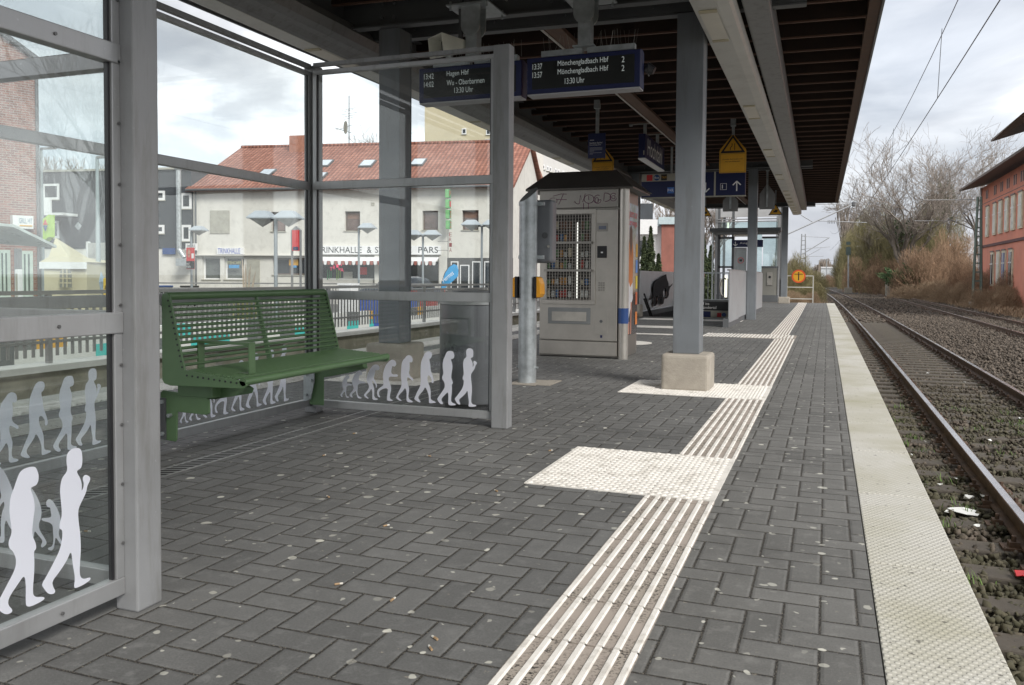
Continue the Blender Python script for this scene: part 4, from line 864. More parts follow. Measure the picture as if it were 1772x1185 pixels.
def yellow(px, py, F, label, pic, lines=True):
    r, bd, c = flat('warning_sign', label, px, py, F, .43, .62, YEL, 3.5, TRI); yv = c[1]
    triangle(bd, c, .405, .30, yv, c[2]+.15)
    for q in ((c[0]-.2, c[0]+.2, c[2]-.0, c[2]+.004), (c[0]-.2, c[0]+.2, c[2]-.3, c[2]-.296), (c[0]-.2, c[0]-.196, c[2]-.3, c[2]), (c[0]+.196, c[0]+.2, c[2]-.3, c[2])): k = M(); k.box(q[0], q[1], yv-.0015, yv-.0005, q[2], q[3]); obj('border_line', k, BLACK, bd)
    text('Verengter Bahnsteigbereich!', (c[0]-.165, yv-.001, c[2]-.1), (1, 0, 0), (0, 0, 1), .33, .022, BLACK, bd); text('Hier kein Aufenthalt!', (c[0]-.12, yv-.001, c[2]-.135), (1, 0, 0), (0, 0, 1), .24, .022, BLACK, bd)
    k = M(); q = .012
    k.bar((c[0]-.04, yv-.003, c[2]+.06), (c[0]-.04, yv-.003, c[2]+.1), q, .001, (0, 1, 0)); k.bar((c[0]-.04, yv-.003, c[2]+.1), (c[0]-.012, yv-.003, c[2]+.13), q, .001, (0, 1, 0)); k.bar((c[0]-.012, yv-.003, c[2]+.13), (c[0]-.012, yv-.003, c[2]+.17), q, .001, (0, 1, 0)); obj('pictogram', k, BLACK, bd)
    k = M(); k.bar((c[0]+.03, yv-.003, c[2]+.06), (c[0]+.03, yv-.003, c[2]+.17), q, .001, (0, 1, 0)); obj('pictogram', k, BLACK, bd)
    return r, bd, c
yellow(1268, 266, 13.8, 'yellow triangular narrowing warning sign right of the grey column', 0)
r, bd, c = yellow(1043, 281, 16.2, 'yellow warning sign partly behind the blue notice sign above the vending machine', 0)
k = M(); k.box(c[0]-.15, c[0]-.07, c[1]-.002, c[1]-.001, c[2]-.26, c[2]-.18); obj('pictogram', k, mat('outline_red', (.35, .06, .02), .5), bd)
for i in range(3): text(('Durchgang für', 'Rollstühle', 'nicht möglich')[i], (c[0]-.04, c[1]-.001, c[2]-.2-i*.03), (1, 0, 0), (0, 0, 1), .18-.02*(i == 1), .02, BLACK, bd)
SB = mat('sign_back_grey', (.18, .18, .18), .5)
flat('sign_back', 'grey back of a pointed hanging sign below the blue direction board', 1264, 350, 19.3, .34, .42, SB, 3.5, TRI, back=True)
flat('sign_back', 'grey back of a pointed hanging sign next to the white light band', 1327.5, 340, 20.5, .36, .62, SB, 3.62, TRI, back=True)
for px, py, F, lab in ((1220.5, 367, 27, 'small yellow warning triangle beside the near column far along the platform'), (1342, 364, 26, 'small yellow warning triangle in front of the lift tower')):
    c = aF(px, py, F); r = thing('warning_triangle', lab, 'sign', tuple(c))
    for s, mm_, o_ in ((1, BLACK, 0), (.8, YEL, .006)):
        k = M(); k.prism([(c[0]-.21*s, c[1]-o_, c[2]-.14*s), (c[0]+.21*s, c[1]-o_, c[2]-.14*s), (c[0], c[1]-o_, c[2]+.21*s)], (0, .005, 0)); obj('plate', k, mm_, r)
    k = M(); k.box(c[0]-.06, c[0]+.05, c[1]-.008, c[1]-.0065, c[2]-.06, c[2]-.01); k.box(c[0]-.02, c[0]+.07, c[1]-.008, c[1]-.0065, c[2]-.01, c[2]+.02); obj('pictogram', k, BLACK, r)
    k = M(); k.box(c[0]-.015, c[0]+.015, c[1]+.007, c[1]+.03, c[2]+.05, 3.75); obj('drop_tube', k, GALV, r)
# station name sign (lengthwise)
a = aF(1113, 275, 13.9); hx, hy, hz = a[0], a[1], a[2]
r = thing('station_name_sign', 'dark blue station name sign reading Hochdahl hung lengthwise', 'sign', (hx, hy, hz))
k = M(); k.box(hx-.08, hx+.03, hy, hy+1.75, hz+.02, hz+.42); bd = obj('sign_box', k, BLUE, r, bevel=.004)
k = M(); k.box(hx-.085, hx+.035, hy-.005, hy+1.755, hz, hz+.0195); obj('bottom_plate', k, WHITE, r)
text('Hochdahl', (hx+.031, hy+.2, hz+.09), (0, 1, 0), (0, 0, 1), 1.3, .28, TEXTW, bd)
k = M(); k.box(hx-.0, hx+.02, hy-.003, hy-.001, hz+.07, hz+.14); obj('mark', k, SHUT, bd)
for yy in (hy+.25, hy+1.35):
    k = M(); k.bar((hx-.025, yy, hz+.42), (hx-.025, yy, hz+.62), .05, .05); obj('drop_tube', k, GALV, r)
    k = M(); k.bar((hx-.3, yy, hz+.625), (hx+.25, yy, hz+.625), .05, .012); obj('cross_strap', k, INOX, r)
    for dx in (-.27, .22): k = M(); k.box(hx+dx-.025, hx+dx+.025, yy-.025, yy+.025, hz+.63, 3.52); obj('hanger', k, GALV, r); k = M(); k.box(hx+dx-.04, hx+dx+.04, yy-.04, yy+.04, hz+.79, hz+.86); obj('hanger_collar', k, GALV, r)
# direction sign
Yd = 16.9; A = aY(1110, 300, Yd); B_ = aY(1290, 297, Yd+.0); z0 = aY(1290, 337, Yd)[2]; z1 = B_[2]+.02
zm = z0+(z1-z0)*.0
r = thing('direction_sign', 'long dark blue direction sign with arrows, bus and taxi symbols across the platform', 'sign', (A[0], Yd, z0))
k = M(); k.box(A[0], B_[0], Yd, Yd+.12, z0, z1); bd = obj('sign_box', k, BLUE, r, bevel=.004)
k = M(); k.box(A[0]-.005, B_[0]+.005, Yd-.005, Yd+.125, z0-.018, z0-.001); obj('bottom_plate', k, SHUT, r)
k = M(); k.box(A[0]+.005, A[0]+.95, Yd-.004, Yd-.001, z1-.15, z1-.003); obj('grey_panel', k, SHUT, bd)
def dx_(px): return aY(px, 320, Yd)[0]
zi = z1-.135
k = M(); k.box(dx_(1119), dx_(1129), Yd-.007, Yd-.005, zi, zi+.12); obj('pictogram_red', k, RED, bd)
k = M(); q = (dx_(1136.5), zi+.06); k.prism([(q[0]+.06*math.cos(i*.393), Yd-.007, q[1]+.06*math.sin(i*.393)) for i in range(16)], (0, .002, 0)); obj('pictogram_bus', k, BAND, bd); text('Bus', (q[0]-.045, Yd-.008, q[1]-.02), (1, 0, 0), (0, 0, 1), .09, .04, TEXTW, bd)
k = M(); k.box(dx_(1144), dx_(1154), Yd-.007, Yd-.005, zi, zi+.12); obj('pictogram_taxi', k, BLACK, bd); text('TAXI', (dx_(1144.6), Yd-.008, zi+.04), (1, 0, 0), (0, 0, 1), .1, .045, YEL, bd)
k = M(); k.box(dx_(1155), dx_(1166.5), Yd-.005, Yd-.002, z0+.07, z0+.19); obj('pictogram_parking', k, mat('parking_blue', (.05, .15, .45), .5), bd); text('P+R', (dx_(1155.5), Yd-.006, z0+.1), (1, 0, 0), (0, 0, 1), .12, .06, TEXTW, bd)
k = M(); k.box(dx_(1235.5), dx_(1238.5), Yd-.004, Yd-.001, z0, z1); obj('divider', k, SHUT, bd)
def arrow(px, up, zc):
    x = dx_(px); k = M(); s = 1 if up else -1
    k.bar((x, Yd-.006, zc-s*.09), (x, Yd-.006, zc+s*.085), .022, .002, (0, 1, 0)); obj('arrow', k, TEXTW, bd)
    for sg in (-1, 1): k = M(); k.bar((x, Yd-.0075, zc+s*.1), (x+sg*.075, Yd-.0075, zc+s*.025), .022, .002, (0, 1, 0)); obj('arrow_head', k, TEXTW, bd)
arrow(1221, False, z0+.17); arrow(1275, True, z0+.17)
x = dx_(1252); k = M()
for q in ((x-.06, x+.06, z0+.11, z0+.116), (x-.06, x+.06, z0+.23, z0+.236), (x-.06, x-.054, z0+.11, z0+.236), (x+.054, x+.06, z0+.11, z0+.236)): k.box(q[0], q[1], Yd-.005, Yd-.002, q[2], q[3])
k.box(x-.03, x-.012, Yd-.005, Yd-.002, z0+.135, z0+.21); obj('pictogram_lift', k, TEXTW, bd)
for xx in (A[0]+.6, B_[0]-.3): k = M(); k.box(xx-.02, xx+.02, Yd+.04, Yd+.08, z1, 3.6); obj('drop_tube', k, GALV, r)
# ================================================================= STAIRWELL
st = thing('stairwell', 'stairway opening with grey corrugated parapets and a dark underpass sign', 'stairwell', (-3, 20.4, 0))
PAN = mat('corrugated_panel', (.6, .61, .615), .5, .2, .06)
def corr(x, y0, y1, z0, z1, m_, nm, par, side):
    k = M(); n = int((y1-y0)/.07); P = []
    for i in range(n+1): P.append((x+(.012 if i % 2 else 0)*side, lerp(y0, y1, i/n)))
    Q = [(a-side*.02, b) for a, b in P[::-1]]; k.prism([(a, b, z0) for a, b in P+Q], (0, 0, z1-z0)); return obj(nm, k, m_, par)
def para(x, y0, y1, nm_lab, wall=True):
    k = M(); k.box(x-.09, x+.02, y0, y1, -.02, .17); obj('kerb', k, GREYD, st, bevel=.004)
    n = max(1, round((y1-y0)/1.8))
    for i in range(n):
        a, b = lerp(y0, y1, i/n), lerp(y0, y1, (i+1)/n)-.02
        corr(x+.03, a, b, .12 if i else .1, 1.1, mat('corrugated_panel_grey', (.3, .31, .32), .5, .2, .08, 2, dirt=((.2, .2, .2), .5)), 'parapet_panel', st, 1)
        k = M(); k.bar((x, a, 1.115), (x, b, 1.115), .05, .03); obj('parapet_cap', k, GREY, st)
para(-1.78, 16.6, 20.0, ''); para(-1.78, 20.25, 25.2, '')
corr(-4.30, 20.45, 25.2, .12, 1.12, PAN, 'parapet_panel', st, 1)
k = M(); k.box(-4.4, -4.26, 16.9, 25.2, -.02, .1); obj('kerb', k, GREYD, st)
k = M(); k.box(HX0-.09, HX0, HY0, HY1, -4, -.02); obj('side_wall', k, BLACK, st); k = M(); k.box(HX1, HX1+.09, HY0, HY1, -4, -.02); obj('side_wall', k, CONC, st)
k = M(); k.box(HX0, HX1, HY1, HY1+.1, -.26, .3); fw = obj('lintel', k, GREYD, st)
Ys = 24.6; 
k = M(); k.box(-3.75, -1.85, Ys, Ys+.06, .02, .27); us = obj('underpass_sign', k, BLACK, st); yv = Ys-.001
text('Auf ins', (aY(1209, 530, Ys)[0], yv, .17), (1, 0, 0), (0, 0, 1), .3, .08, TEXTW, us); text('Neandertal', (aY(1209, 530, Ys)[0], yv, .06), (1, 0, 0), (0, 0, 1), .50, .08, TEXTW, us)
k = M(); k.prism([(-2.28, yv, .19), (-2.2, yv, .23), (-2.12, yv, .23), (-2.05, yv, .2), (-2.05, yv, .19)], (0, -.002, 0)); obj('pictogram', k, TEXTW, us)
k = M(); k.box(-3.75, -1.85, Ys+.005, Ys+.05, -.2, .01); us2 = obj('lower_sign', k, SHUT, st)
k = M(); k.box(-3.7, aY(1230, 530, Ys)[0], Ys, Ys+.004, -.18, -.01); obj('blue_field', k, BLUE, us2); k = M(); x = aY(1241, 530, Ys)[0]; k.box(x, x+.12, Ys, Ys+.004, -.17, -.05); obj('pictogram_red', k, RED, us2); k = M(); x = aY(1253, 530, Ys)[0]; k.prism([(x+.06*math.cos(i*.52), Ys-.002, -.1+.06*math.sin(i*.52)) for i in range(12)], (0, .004, 0)); obj('pictogram_bus', k, BAND, us2)
for i in range(14):
    k = M(); k.box(HX0, HX1, HY0+i*.3, HY0+i*.3+.3, -.17*(i+1)-.1, -.17*(i+1)+(.005)); obj('step', k, CONC, st)
# mammoth silhouette
MA = [(185,480),(200,490),(212,480),(232,440),(228,380),(240,330),(270,300),(330,270),(370,248),(385,240),(392,262),(402,300),(420,340),(425,380),(445,372),(470,350),(480,345),(470,365),(440,395),(425,440),(428,470),(415,500),(390,515),(372,505),(375,490),(395,490),(400,465),(395,430),(385,395),(360,400),(350,430),(352,470),(362,520),(358,560),(330,570),(325,550),(330,510),(318,480),(305,500),(310,550),(290,565),(275,545),(285,500),(278,470),(265,490),(262,545),(260,575),(240,575),(232,550),(240,500),(235,470),(220,490),(205,505),(180,500)]
xm0, xm1 = 225, 470
P = []
for x, y in MA:
    px = 1080+x*.19752; py = 380+(y+160)*.19752*1.0
    P.append((px, py))
# outline taken along the parapet: length 21.3..24.9 m, height .2..1.06
lo_x, hi_x, lo_y, hi_y = min(a for a, b in MA), max(a for a, b in MA), min(b for a, b in MA), max(b for a, b in MA)
k = M(); k.prism([(-4.236, lerp(21.15, 24.7, (a-lo_x)/(hi_x-lo_x)), lerp(1.05, .2, (b-lo_y)/(hi_y-lo_y))) for a, b in MA], (.003, 0, 0)); obj('mammoth_silhouette', k, mat('matt_black_film', (.025, .025, .027), .9), st)
for dz in (0, .12): k = M(); k.tube([(-4.15, 20.2, .55-dz), (-4.15, 24.5, -1.9-dz)], .022, 8); obj('handrail', k, BLACK, st)
# railing at the far end of the stairs
rl = thing('stair_railing', 'galvanised railing across the far end of the stairwell', 'railing', (-3, 25.5, 0))
k = M(); k.bar((-4.2, 25.5, 1.1), (-1.85, 25.5, 1.1), .04, .04); obj('top_rail', k, GALV, rl)
k = M()
for i in range(20): x = lerp(-4.15, -1.9, i/19); k.bar((x, 25.5, .08), (x, 25.5, 1.08), .016, .016, (0, 1, 0))
obj('picket', k, GALV, rl); k = M(); k.bar((-4.2, 25.5, .3), (-1.85, 25.5, .3), .03, .03); k.bar((-4.2, 25.5, .08), (-1.85, 25.5, .08), .03, .03); obj('lower_rail', k, GALV, rl)
lbk = M(); p0 = aF(1256, 495, 26.5); lbk.tube([tuple(p0+[0, 0, -.35]), tuple(p0+[0, 0, .35])], .04, 8); o = obj('lit_tube', lbk, mat('tube_light', (.9, .88, .7), .4, emit=.6)); tag(o, 'short upright pale light tube beside the lift rail', 'light tube')
hr = thing('looped_handrail', 'looped stainless handrail end near the lift', 'handrail', tuple(aF(1253, 500, 24)))
c = aF(1253, 497, 24); k = M(); k.tube([(c[0]+.12*math.cos(t_), c[1], c[2]+.26*math.sin(t_)) for t_ in [math.radians(60+i*24) for i in range(10)]], .022, 8); obj('loop', k, INOX, hr, smooth=True)
# ================================================================= LIFT
lf = thing('lift_tower', 'glass and steel lift tower with grey door at the far end of the platform', 'lift', (-3, 34.5, 0)); LY = 34.8
def lx(px): return aY(px, 450, LY)[0]
def lz(py): return aY(1300, py, LY)[2]
for px in (1239, 1243.5, 1268, 1347):
    k = M(); k.box(lx(px)-.05, lx(px)+.05, LY, LY+.12, 0, 5.2); obj('mullion', k, ALU if px in (1239, 1347) else GREYD, lf)
k = M(); k.box(lx(1239), lx(1347), LY+.005, LY+.08, lz(375), 5.2); 
obj('white_cladding', k, mat('lift_cladding', (.5, .5, .5), .4, .2, .1, 2), lf)
for py in (379, 383): k = M(); k.box(lx(1239), lx(1347), LY-.03, LY+.02, lz(py)-.02, lz(py)+.02); obj('cladding_rail', k, ALU, lf)
k = M(); k.box(lx(1232), lx(1352), LY-.9, LY+.05, lz(402), lz(396)); obj('porch_roof', k, GREYD, lf)
k = M(); k.box(lx(1236), lx(1348), LY-.6, LY, lz(406), lz(402)); obj('porch_beam', k, GREY, lf)
k = M(); k.box(lx(1271), lx(1296), LY-.55, LY-.35, lz(410), lz(407)); obj('porch_lamp', k, LAMP, lf)
k = M(); k.box(lx(1266), lx(1320), LY-.08, LY-.02, lz(427.5), lz(415)); sg = obj('exit_sign', k, BLUE, lf); text('Ausgang', (lx(1280), LY-.082, lz(423)), (1, 0, 0), (0, 0, 1), .5, .1, TEXTW, sg)
k = M(); x = lx(1272.5); k.bar((x, LY-.084, lz(418)), (x, LY-.084, lz(425)), .03, .002, (0, 1, 0)); obj('arrow', k, TEXTW, sg)
for s_ in (-1, 1): k = M(); k.bar((x, LY-.086, lz(425.5)), (x+s_*.08, LY-.086, lz(422)), .03, .002, (0, 1, 0)); obj('arrow_head', k, TEXTW, sg)
k = M(); k.box(lx(1318), lx(1346), LY, LY+.06, 0, lz(463)); cpn = obj('control_panel', k, mat('lift_panel', (.24, .235, .21), .45, .3, .1), lf)
k = M(); k.box(lx(1328), lx(1337), LY-.03, LY, lz(493), lz(471)); cb = obj('call_box', k, INOX, cpn); k = M(); x = lx(1332.5); k.tube([(x, LY-.04, lz(479)), (x, LY-.03, lz(479))], .05, 12); obj('button', k, BLACK, cb)
k = M(); k.box(lx(1240), lx(1347), LY-.01, LY+.3, 0, lz(510)); obj('base', k, GREYD, lf)
k = M(); k.box(lx(1270), lx(1292), LY-.02, LY+.03, 0, lz(428)); df = obj('door_frame', k, ALU, lf); k = M(); k.box(lx(1273), lx(1291), LY-.03, LY-.02, .1, lz(431)); dd_ = obj('door', k, mat('door_glass', (.28, .3, .3), .15, .2, .15), lf)
k = M(); x, z = lx(1282), lz(450.5); k.tube([(x+.11*math.cos(i*.52), LY-.035, z+.11*math.sin(i*.52)) for i in range(13)], .014, 6); obj('prohibition_ring', k, RED, dd_)
k = M(); k.box(x-.05, x+.05, LY-.036, LY-.031, z-.04, z+.04); obj('pictogram', k, BLACK, dd_)
LG = glass('lift_glass', (.8, .88, .88), veil=.12)
for a, b, c1, c2 in ((1245, 1267, 460, 412), (1293, 1318, 520, 404), (1320, 1346, 462, 412), (1245, 1346, 395, 384)): k = M(); k.box(lx(a), lx(b), LY+.04, LY+.05, lz(c1), lz(c2)); obj('glass_panel', k, LG, lf)
for py in (411, 462): k = M(); k.box(lx(1243), lx(1268), LY, LY+.07, lz(py)-.04, lz(py)+.04); obj('transom', k, GREYD, lf); k = M(); k.box(lx(1318), lx(1347), LY-.002, LY+.07, lz(py)-.04, lz(py)+.04); obj('transom', k, GREYD, lf)
k = M(); k.box(lx(1243), lx(1347), LY+1.9, LY+2.0, 0, .9); obj('rear_panel', k, GREYD, lf)
for px in (1243, 1347): k = M(); k.box(lx(px)-.05, lx(px)+.05, LY+1.9, LY+2., 0, 5.2); obj('rear_mullion', k, GREYD, lf)
k = M(); k.box(lx(1239), lx(1347), LY, LY+2, 5.2, 5.3); obj('tower_roof', k, GREYD, lf)
k = M(); k.box(lx(1257), lx(1260), LY+.1, LY+.14, lz(399), lz(384)); obj('inner_tube_light', k, mat('tube_light', (.9, .88, .7), .4), lf)
k = M(); k.tube([(lx(1239)-.12, LY-.1, 0), (lx(1239)-.12, LY-.1, lz(400))], .035, 8); obj('downpipe', k, GALV, lf)
# end of platform railing and round sign
ef = thing('end_railing', 'pale grey tubular railing closing the end of the platform', 'railing', (-1, 35.2, 0)); EYY = 35.6
E0, E1 = aY(1362, 477, EYY), aY(1407.5, 477, EYY); zb = aY(1400, 518, EYY)[2]; zmid = aY(1400, 497, EYY)[2]
for q, z in (('top_rail', E0[2]), ('middle_rail', zmid), ('bottom_rail', zb+.02)): k = M(); k.bar((E0[0], EYY, z), (E1[0], EYY, z), .035, .035); obj(q, k, mat('pale_rail', (.5, .49, .45), .5), ef)
for x in (E0[0], E1[0]): k = M(); k.bar((x, EYY, -.2), (x, EYY, E0[2]), .04, .04, (0, 1, 0)); obj('post', k, mat('pale_rail', (.5, .49, .45), .5), ef)
def roundsign(px, py, Y, R_, lab):
    c = aY(px, py, Y); r = thing('round_sign', lab, 'sign', tuple(c)); circ = lambda rr, y: [(c[0]+rr*math.cos(i*.2618), y, c[2]+rr*math.sin(i*.2618)) for i in range(24)]
    k = M(); k.prism(circ(R_, Y), (0, .01, 0)); obj('rim', k, mat('sign_orange_red', (.6, .08, .02), .5), r)
    k = M(); k.prism(circ(R_*.78, Y-.002), (0, .002, 0)); f_ = obj('face', k, YEL, r)
    k = M(); k.box(c[0]-.02, c[0]+.02, Y-.004, Y-.003, c[2]-R_*.6, c[2]+R_*.35); obj('figure_body', k, BLACK, f_); k = M(); k.box(c[0]-R_*.6, c[0]+R_*.6, Y-.006, Y-.0045, c[2]+R_*.28, c[2]+R_*.38); obj('figure_arms', k, BLACK, f_)
    k = M(); k.prism([(c[0]+.03*math.cos(i*.785), Y-.004, c[2]+R_*.52+.03*math.sin(i*.785)) for i in range(8)], (0, .001, 0)); obj('figure_head', k, BLACK, f_)
    return r
roundsign(1382, 478, EYY-.06, .265, 'round yellow and red no entry sign on the end railing'); roundsign(1208, 476, 33.5, .26, 'round yellow and red sign half hidden behind the near column')
# ---------------------------------------------------------------- litter
PAP = mat('paper_litter', (.75, .76, .74), .8)
for (x, y, lab, s) in ((1.10, 7.76, 'crumpled white paper napkin lying on the ballast by the nearest rail', .12), (1.35, 8.36, 'small white paper scrap on the ballast near the rail foot', .05), (1.2, 8.25, 'white plastic cup lid between the rails and the platform edge', .045), (1.22, 6.2, 'red and white wrapper on the ballast at the frame edge', .05)):
    k = M(); P = [(x+s*math.cos(t_)*rnd.uniform(.7, 1.1), y+s*math.sin(t_)*rnd.uniform(.7, 1.1), -.965+rnd.uniform(.0, .04)) for t_ in [i*.785 for i in range(8)]]; k.prism(P, (0, 0, .004)); tag(obj('litter', k, PAP if 'red' not in lab else RED), lab, 'litter')
BUT = mat('cigarette_filter', (.34, .23, .13), .8); BUTW = mat('cigarette_paper', (.6, .58, .52), .8)
for i in range(12):
    x, y = rnd.uniform(-2.7, -.85), rnd.uniform(1.8, 4.6); a = rnd.uniform(0, 3.14); d = Vector((math.cos(a), math.sin(a), 0))
    if -1.35 < x and 3.5 < y: x -= .7
    r = thing('cigarette_butt', 'cigarette butt lying on the dark paving', 'cigarette butt', (x, y, 0), group='cigarette butts on the paving'); p0 = Vector((x, y, .0045))
    k = M(); k.tube([p0, p0+d*.016], .0035, 6); obj('filter', k, BUT, r)
    k = M(); k.tube([p0+d*.016, p0+d*.026], .0033, 6); obj('paper', k, BUTW, r)

scr = None
for i in range(26):
    x, y = (rnd.uniform(.55, 1.3), rnd.uniform(5, 14)) if i % 2 else (rnd.uniform(1.6, 5.5), rnd.uniform(6, 20))
    k = M(); s = rnd.uniform(.012, .035); k.prism([(x+s*math.cos(t_)*rnd.uniform(.6, 1.1), y+s*math.sin(t_)*rnd.uniform(.6, 1.1), -.97+rnd.uniform(.0, .02)) for t_ in [j*1.05 for j in range(6)]], (0, 0, .003)); tag(obj('paper_scrap', k, PAP), 'tiny pale paper scrap lying on the ballast of the tracks', 'litter', 'paper scraps on the ballast')
# ================================================================= STREET SIDE (left)
STR = mat('street_asphalt', (.13, .13, .125), .9, 0, .15, .5, .2, 60)
k = M(); k.quad((-300, -120, -.75), (-9.2, -120, -.75), (-9.2, 160, -.75), (-300, 160, -.75)); obj('street', k, STR, kind='structure')
rw = thing('retaining_wall', 'low mossy concrete wall with white coping across the sunken track', 'wall', (-9.1, 15, -1.2))
k = M(); k.box(-9.3, -9.0, -10, 60, -1.2, -.25); obj('wall', k, OLDC, rw); k = M(); k.box(-9.36, -8.94, -10, 60, -.249, -.17); obj('coping', k, mat('wall_coping_white', (.62, .61, .58), .8, 0, .1), rw)
rl = thing('street_railing', 'long grey bar railing on top of the low wall', 'railing', (-9.15, 15, -.17)); RG = mat('railing_grey', (.2, .2, .2), .5, .2, .1)
k = M(); k.bar((-9.15, -10, .72), (-9.15, 60, .72), .05, .05); obj('top_rail', k, RG, rl)
k = M(); k.bar((-9.15, -10, .1), (-9.15, 60, .1), .035, .035); obj('lower_rail', k, RG, rl); k = M(); k.bar((-9.15, -10, .62), (-9.15, 60, .62), .03, .03); obj('upper_rail', k, RG, rl)
k = M(); y = -9.9
while y < 60: k.box(-9.158, -9.142, y-.02, y+.02, -.08, .62); y += .115
o = obj('pickets', k, RG, rl); o['kind'] = 'stuff'
y = -9
while y < 60: k = M(); k.box(-9.18, -9.12, y-.03, y+.03, -.17, .72); pp_ = obj('post', k, RG, rl); y += 2.1
# painted low wall behind the railing
t = T('mural_paint'); sx = t.n('ShaderNodeSeparateXYZ'); t.put(sx.inputs[0], t.co())
cl = t.n('ShaderNodeCombineXYZ'); t.put(cl.inputs[0], t.f('FLOOR', t.f('MULTIPLY', sx.outputs[1], 1.7))); t.put(cl.inputs[1], t.f('FLOOR', t.f('MULTIPLY', sx.outputs[2], 3.6)))
w = t.n('ShaderNodeTexWhiteNoise', noise_dimensions='2D'); t.put(w.inputs[0], cl.outputs[0])
r = t.n('ShaderNodeValToRGB'); r.color_ramp.interpolation = 'CONSTANT'; e = r.color_ramp.elements; e[0].color = (.6, .6, .58, 1); e[1].position = .84; e[1].color = (.12, .13, .13, 1)
for p_, c_ in ((.42, (.05, .45, .42, 1)), (.6, (.6, .6, .58, 1)), (.68, (.6, .32, .04, 1)), (.78, (.55, .55, .53, 1))): q = e.new(p_); q.color = c_
t.put(r.inputs[0], w.outputs[0]); c = t.mix(t.f('LESS_THAN', sx.outputs[1], 7.2), r.outputs[0], (.55, .03, .06)); c = t.mix(t.f('MULTIPLY', t.f('GREATER_THAN', sx.outputs[1], 7.2), t.f('LESS_THAN', sx.outputs[1], 9.6)), c, (.07, .08, .085)); t.col(c); t.set(Roughness=.8)
k = M(); k.box(-12.2, -12, 3, 34, -.75, -.04); obj_ = obj('painted_wall', k, t.m); tag(obj_, 'low wall painted with white, teal and orange blocks behind the street railing', 'wall')
for i, (px, F, c_) in enumerate(((640, 24, (.03, .08, .35)), (705, 27, (.04, .10, .4)), (742, 30, (.5, .06, .05)))):
    c = aF(px, 520, F); k = M(); k.box(c[0]-.25, c[0]+.25, c[1]-.2, c[1]+.2, -.75, c[2]+.1); k.box(c[0]-.3, c[0]+.3, c[1]-.25, c[1]+.25, c[2]+.1, c[2]+.16)
    tag(obj('street_box', k, mat('street_box_%d_paint' % i, c_, .5), bevel=.02), ('blue street cabinet behind the railing left of the concrete-footed column', 'blue street cabinet behind the railing right of the column', 'small red street cabinet behind the railing near the litter bin')[i], 'cabinet')
# second railing further off
r2_ = thing('footpath_railing', 'further grey bar railing in front of the shops', 'railing', tuple(aF(560, 500, 30)*[1, 1, 0]+[0, 0, -.6]))
pa, pb = aF(250, 490, 27), aF(895, 503, 36); za, zb2 = .66, .60
k = M(); k.bar((pa[0], pa[1], za), (pb[0], pb[1], zb2), .05, .05); obj('top_rail', k, RG, r2_); k = M(); k.bar((pa[0], pa[1], za-.16), (pb[0], pb[1], zb2-.16), .03, .03); k.bar((pa[0], pa[1], -.5), (pb[0], pb[1], -.5), .03, .03); obj('lower_rail', k, RG, r2_)
k = M(); n = 130
for i in range(n): t_ = i/(n-1); x, y = lerp(pa[0], pb[0], t_), lerp(pa[1], pb[1], t_); k.box(x-.02, x+.02, y-.01, y+.01, -.75, lerp(za, zb2, t_)-.16)
o = obj('pickets', k, RG, r2_); o['kind'] = 'stuff'
# ---------------------------------------------------------------- facades
class Fac:
    def __init__(s, name, label, px, py, F, ang, cat='building'):
        P = aF(px, py, F); s.P = P; s.a = math.radians(ang); s.dr = np.array([math.cos(s.a), math.sin(s.a)]); s.nr = np.array([-s.dr[1], s.dr[0]])
        s.r = thing(name, label, cat, (P[0], P[1], 0), rz=s.a)
    def uv(s, px, py, d=0.):
        w = Wd(px, py); P0 = s.P[:2]+s.nr*d; k = (s.nr @ P0)/(s.nr @ w[:2]); q = w*k+[0, 0, EYE]; return float((q[:2]-s.P[:2]) @ s.dr), float(q[2])
    def box(s, nm, m_, px0, py0, px1, py1, d0=-.06, d1=0., par=None, **kw):
        u0, z1_ = s.uv(px0, py0, d0); u1, z0_ = s.uv(px1, py1, d0); k = M(); k.box(min(u0, u1), max(u0, u1), d0, d1, min(z0_, z1_), max(z0_, z1_)); return obj(nm, k, m_, par or s.r, **kw)
    def win(s, px0, py0, px1, py1, fr=BROWNF, gl=DGLASS, w=.09, mid=False):
        f_ = s.box('window', fr, px0, py0, px1, py1, -.05, .02); u0, z1_ = s.uv(px0, py0, -.05); u1, z0_ = s.uv(px1, py1, -.05)
        k = M()
        if mid: um = (u0+u1)/2; k.box(u0+w, um-w/3, -.056, -.051, z0_+w, z1_-w); k.box(um+w/3, u1-w, -.056, -.051, z0_+w, z1_-w)
        else: k.box(u0+w, u1-w, -.056, -.051, z0_+w, z1_-w)
        obj('window_pane', k, gl, f_); k = M(); k.box(u0-.06, u1+.06, -.12, -.0501, z0_-.05, z0_-.001); obj('sill', k, SHUT, f_); return f_
    def txt(s, st_, px0, py0, px1, py1, m_, par=None, d=-.07, th=0.):
        u0, z1_ = s.uv(px0, py0, d); u1, z0_ = s.uv(px1, py1, d); return text(st_, (u0, d, z0_), (1, 0, 0), (0, 0, 1), u1-u0, z1_-z0_, m_, par or s.r, th=th)
TILE = T('red_roof_tiles'); sx = TILE.n('ShaderNodeSeparateXYZ'); TILE.put(sx.inputs[0], TILE.co())
wu = TILE.f('SINE', TILE.f('MULTIPLY', sx.outputs[0], 6.2832/.26)); wv_ = TILE.f('FRACT', TILE.f('MULTIPLY', sx.outputs[2], 1/.19))
cl = TILE.n('ShaderNodeCombineXYZ'); TILE.put(cl.inputs[0], TILE.f('FLOOR', TILE.f('MULTIPLY', sx.outputs[0], 1/.26))); TILE.put(cl.inputs[1], TILE.f('FLOOR', TILE.f('MULTIPLY', sx.outputs[2], 1/.19)))
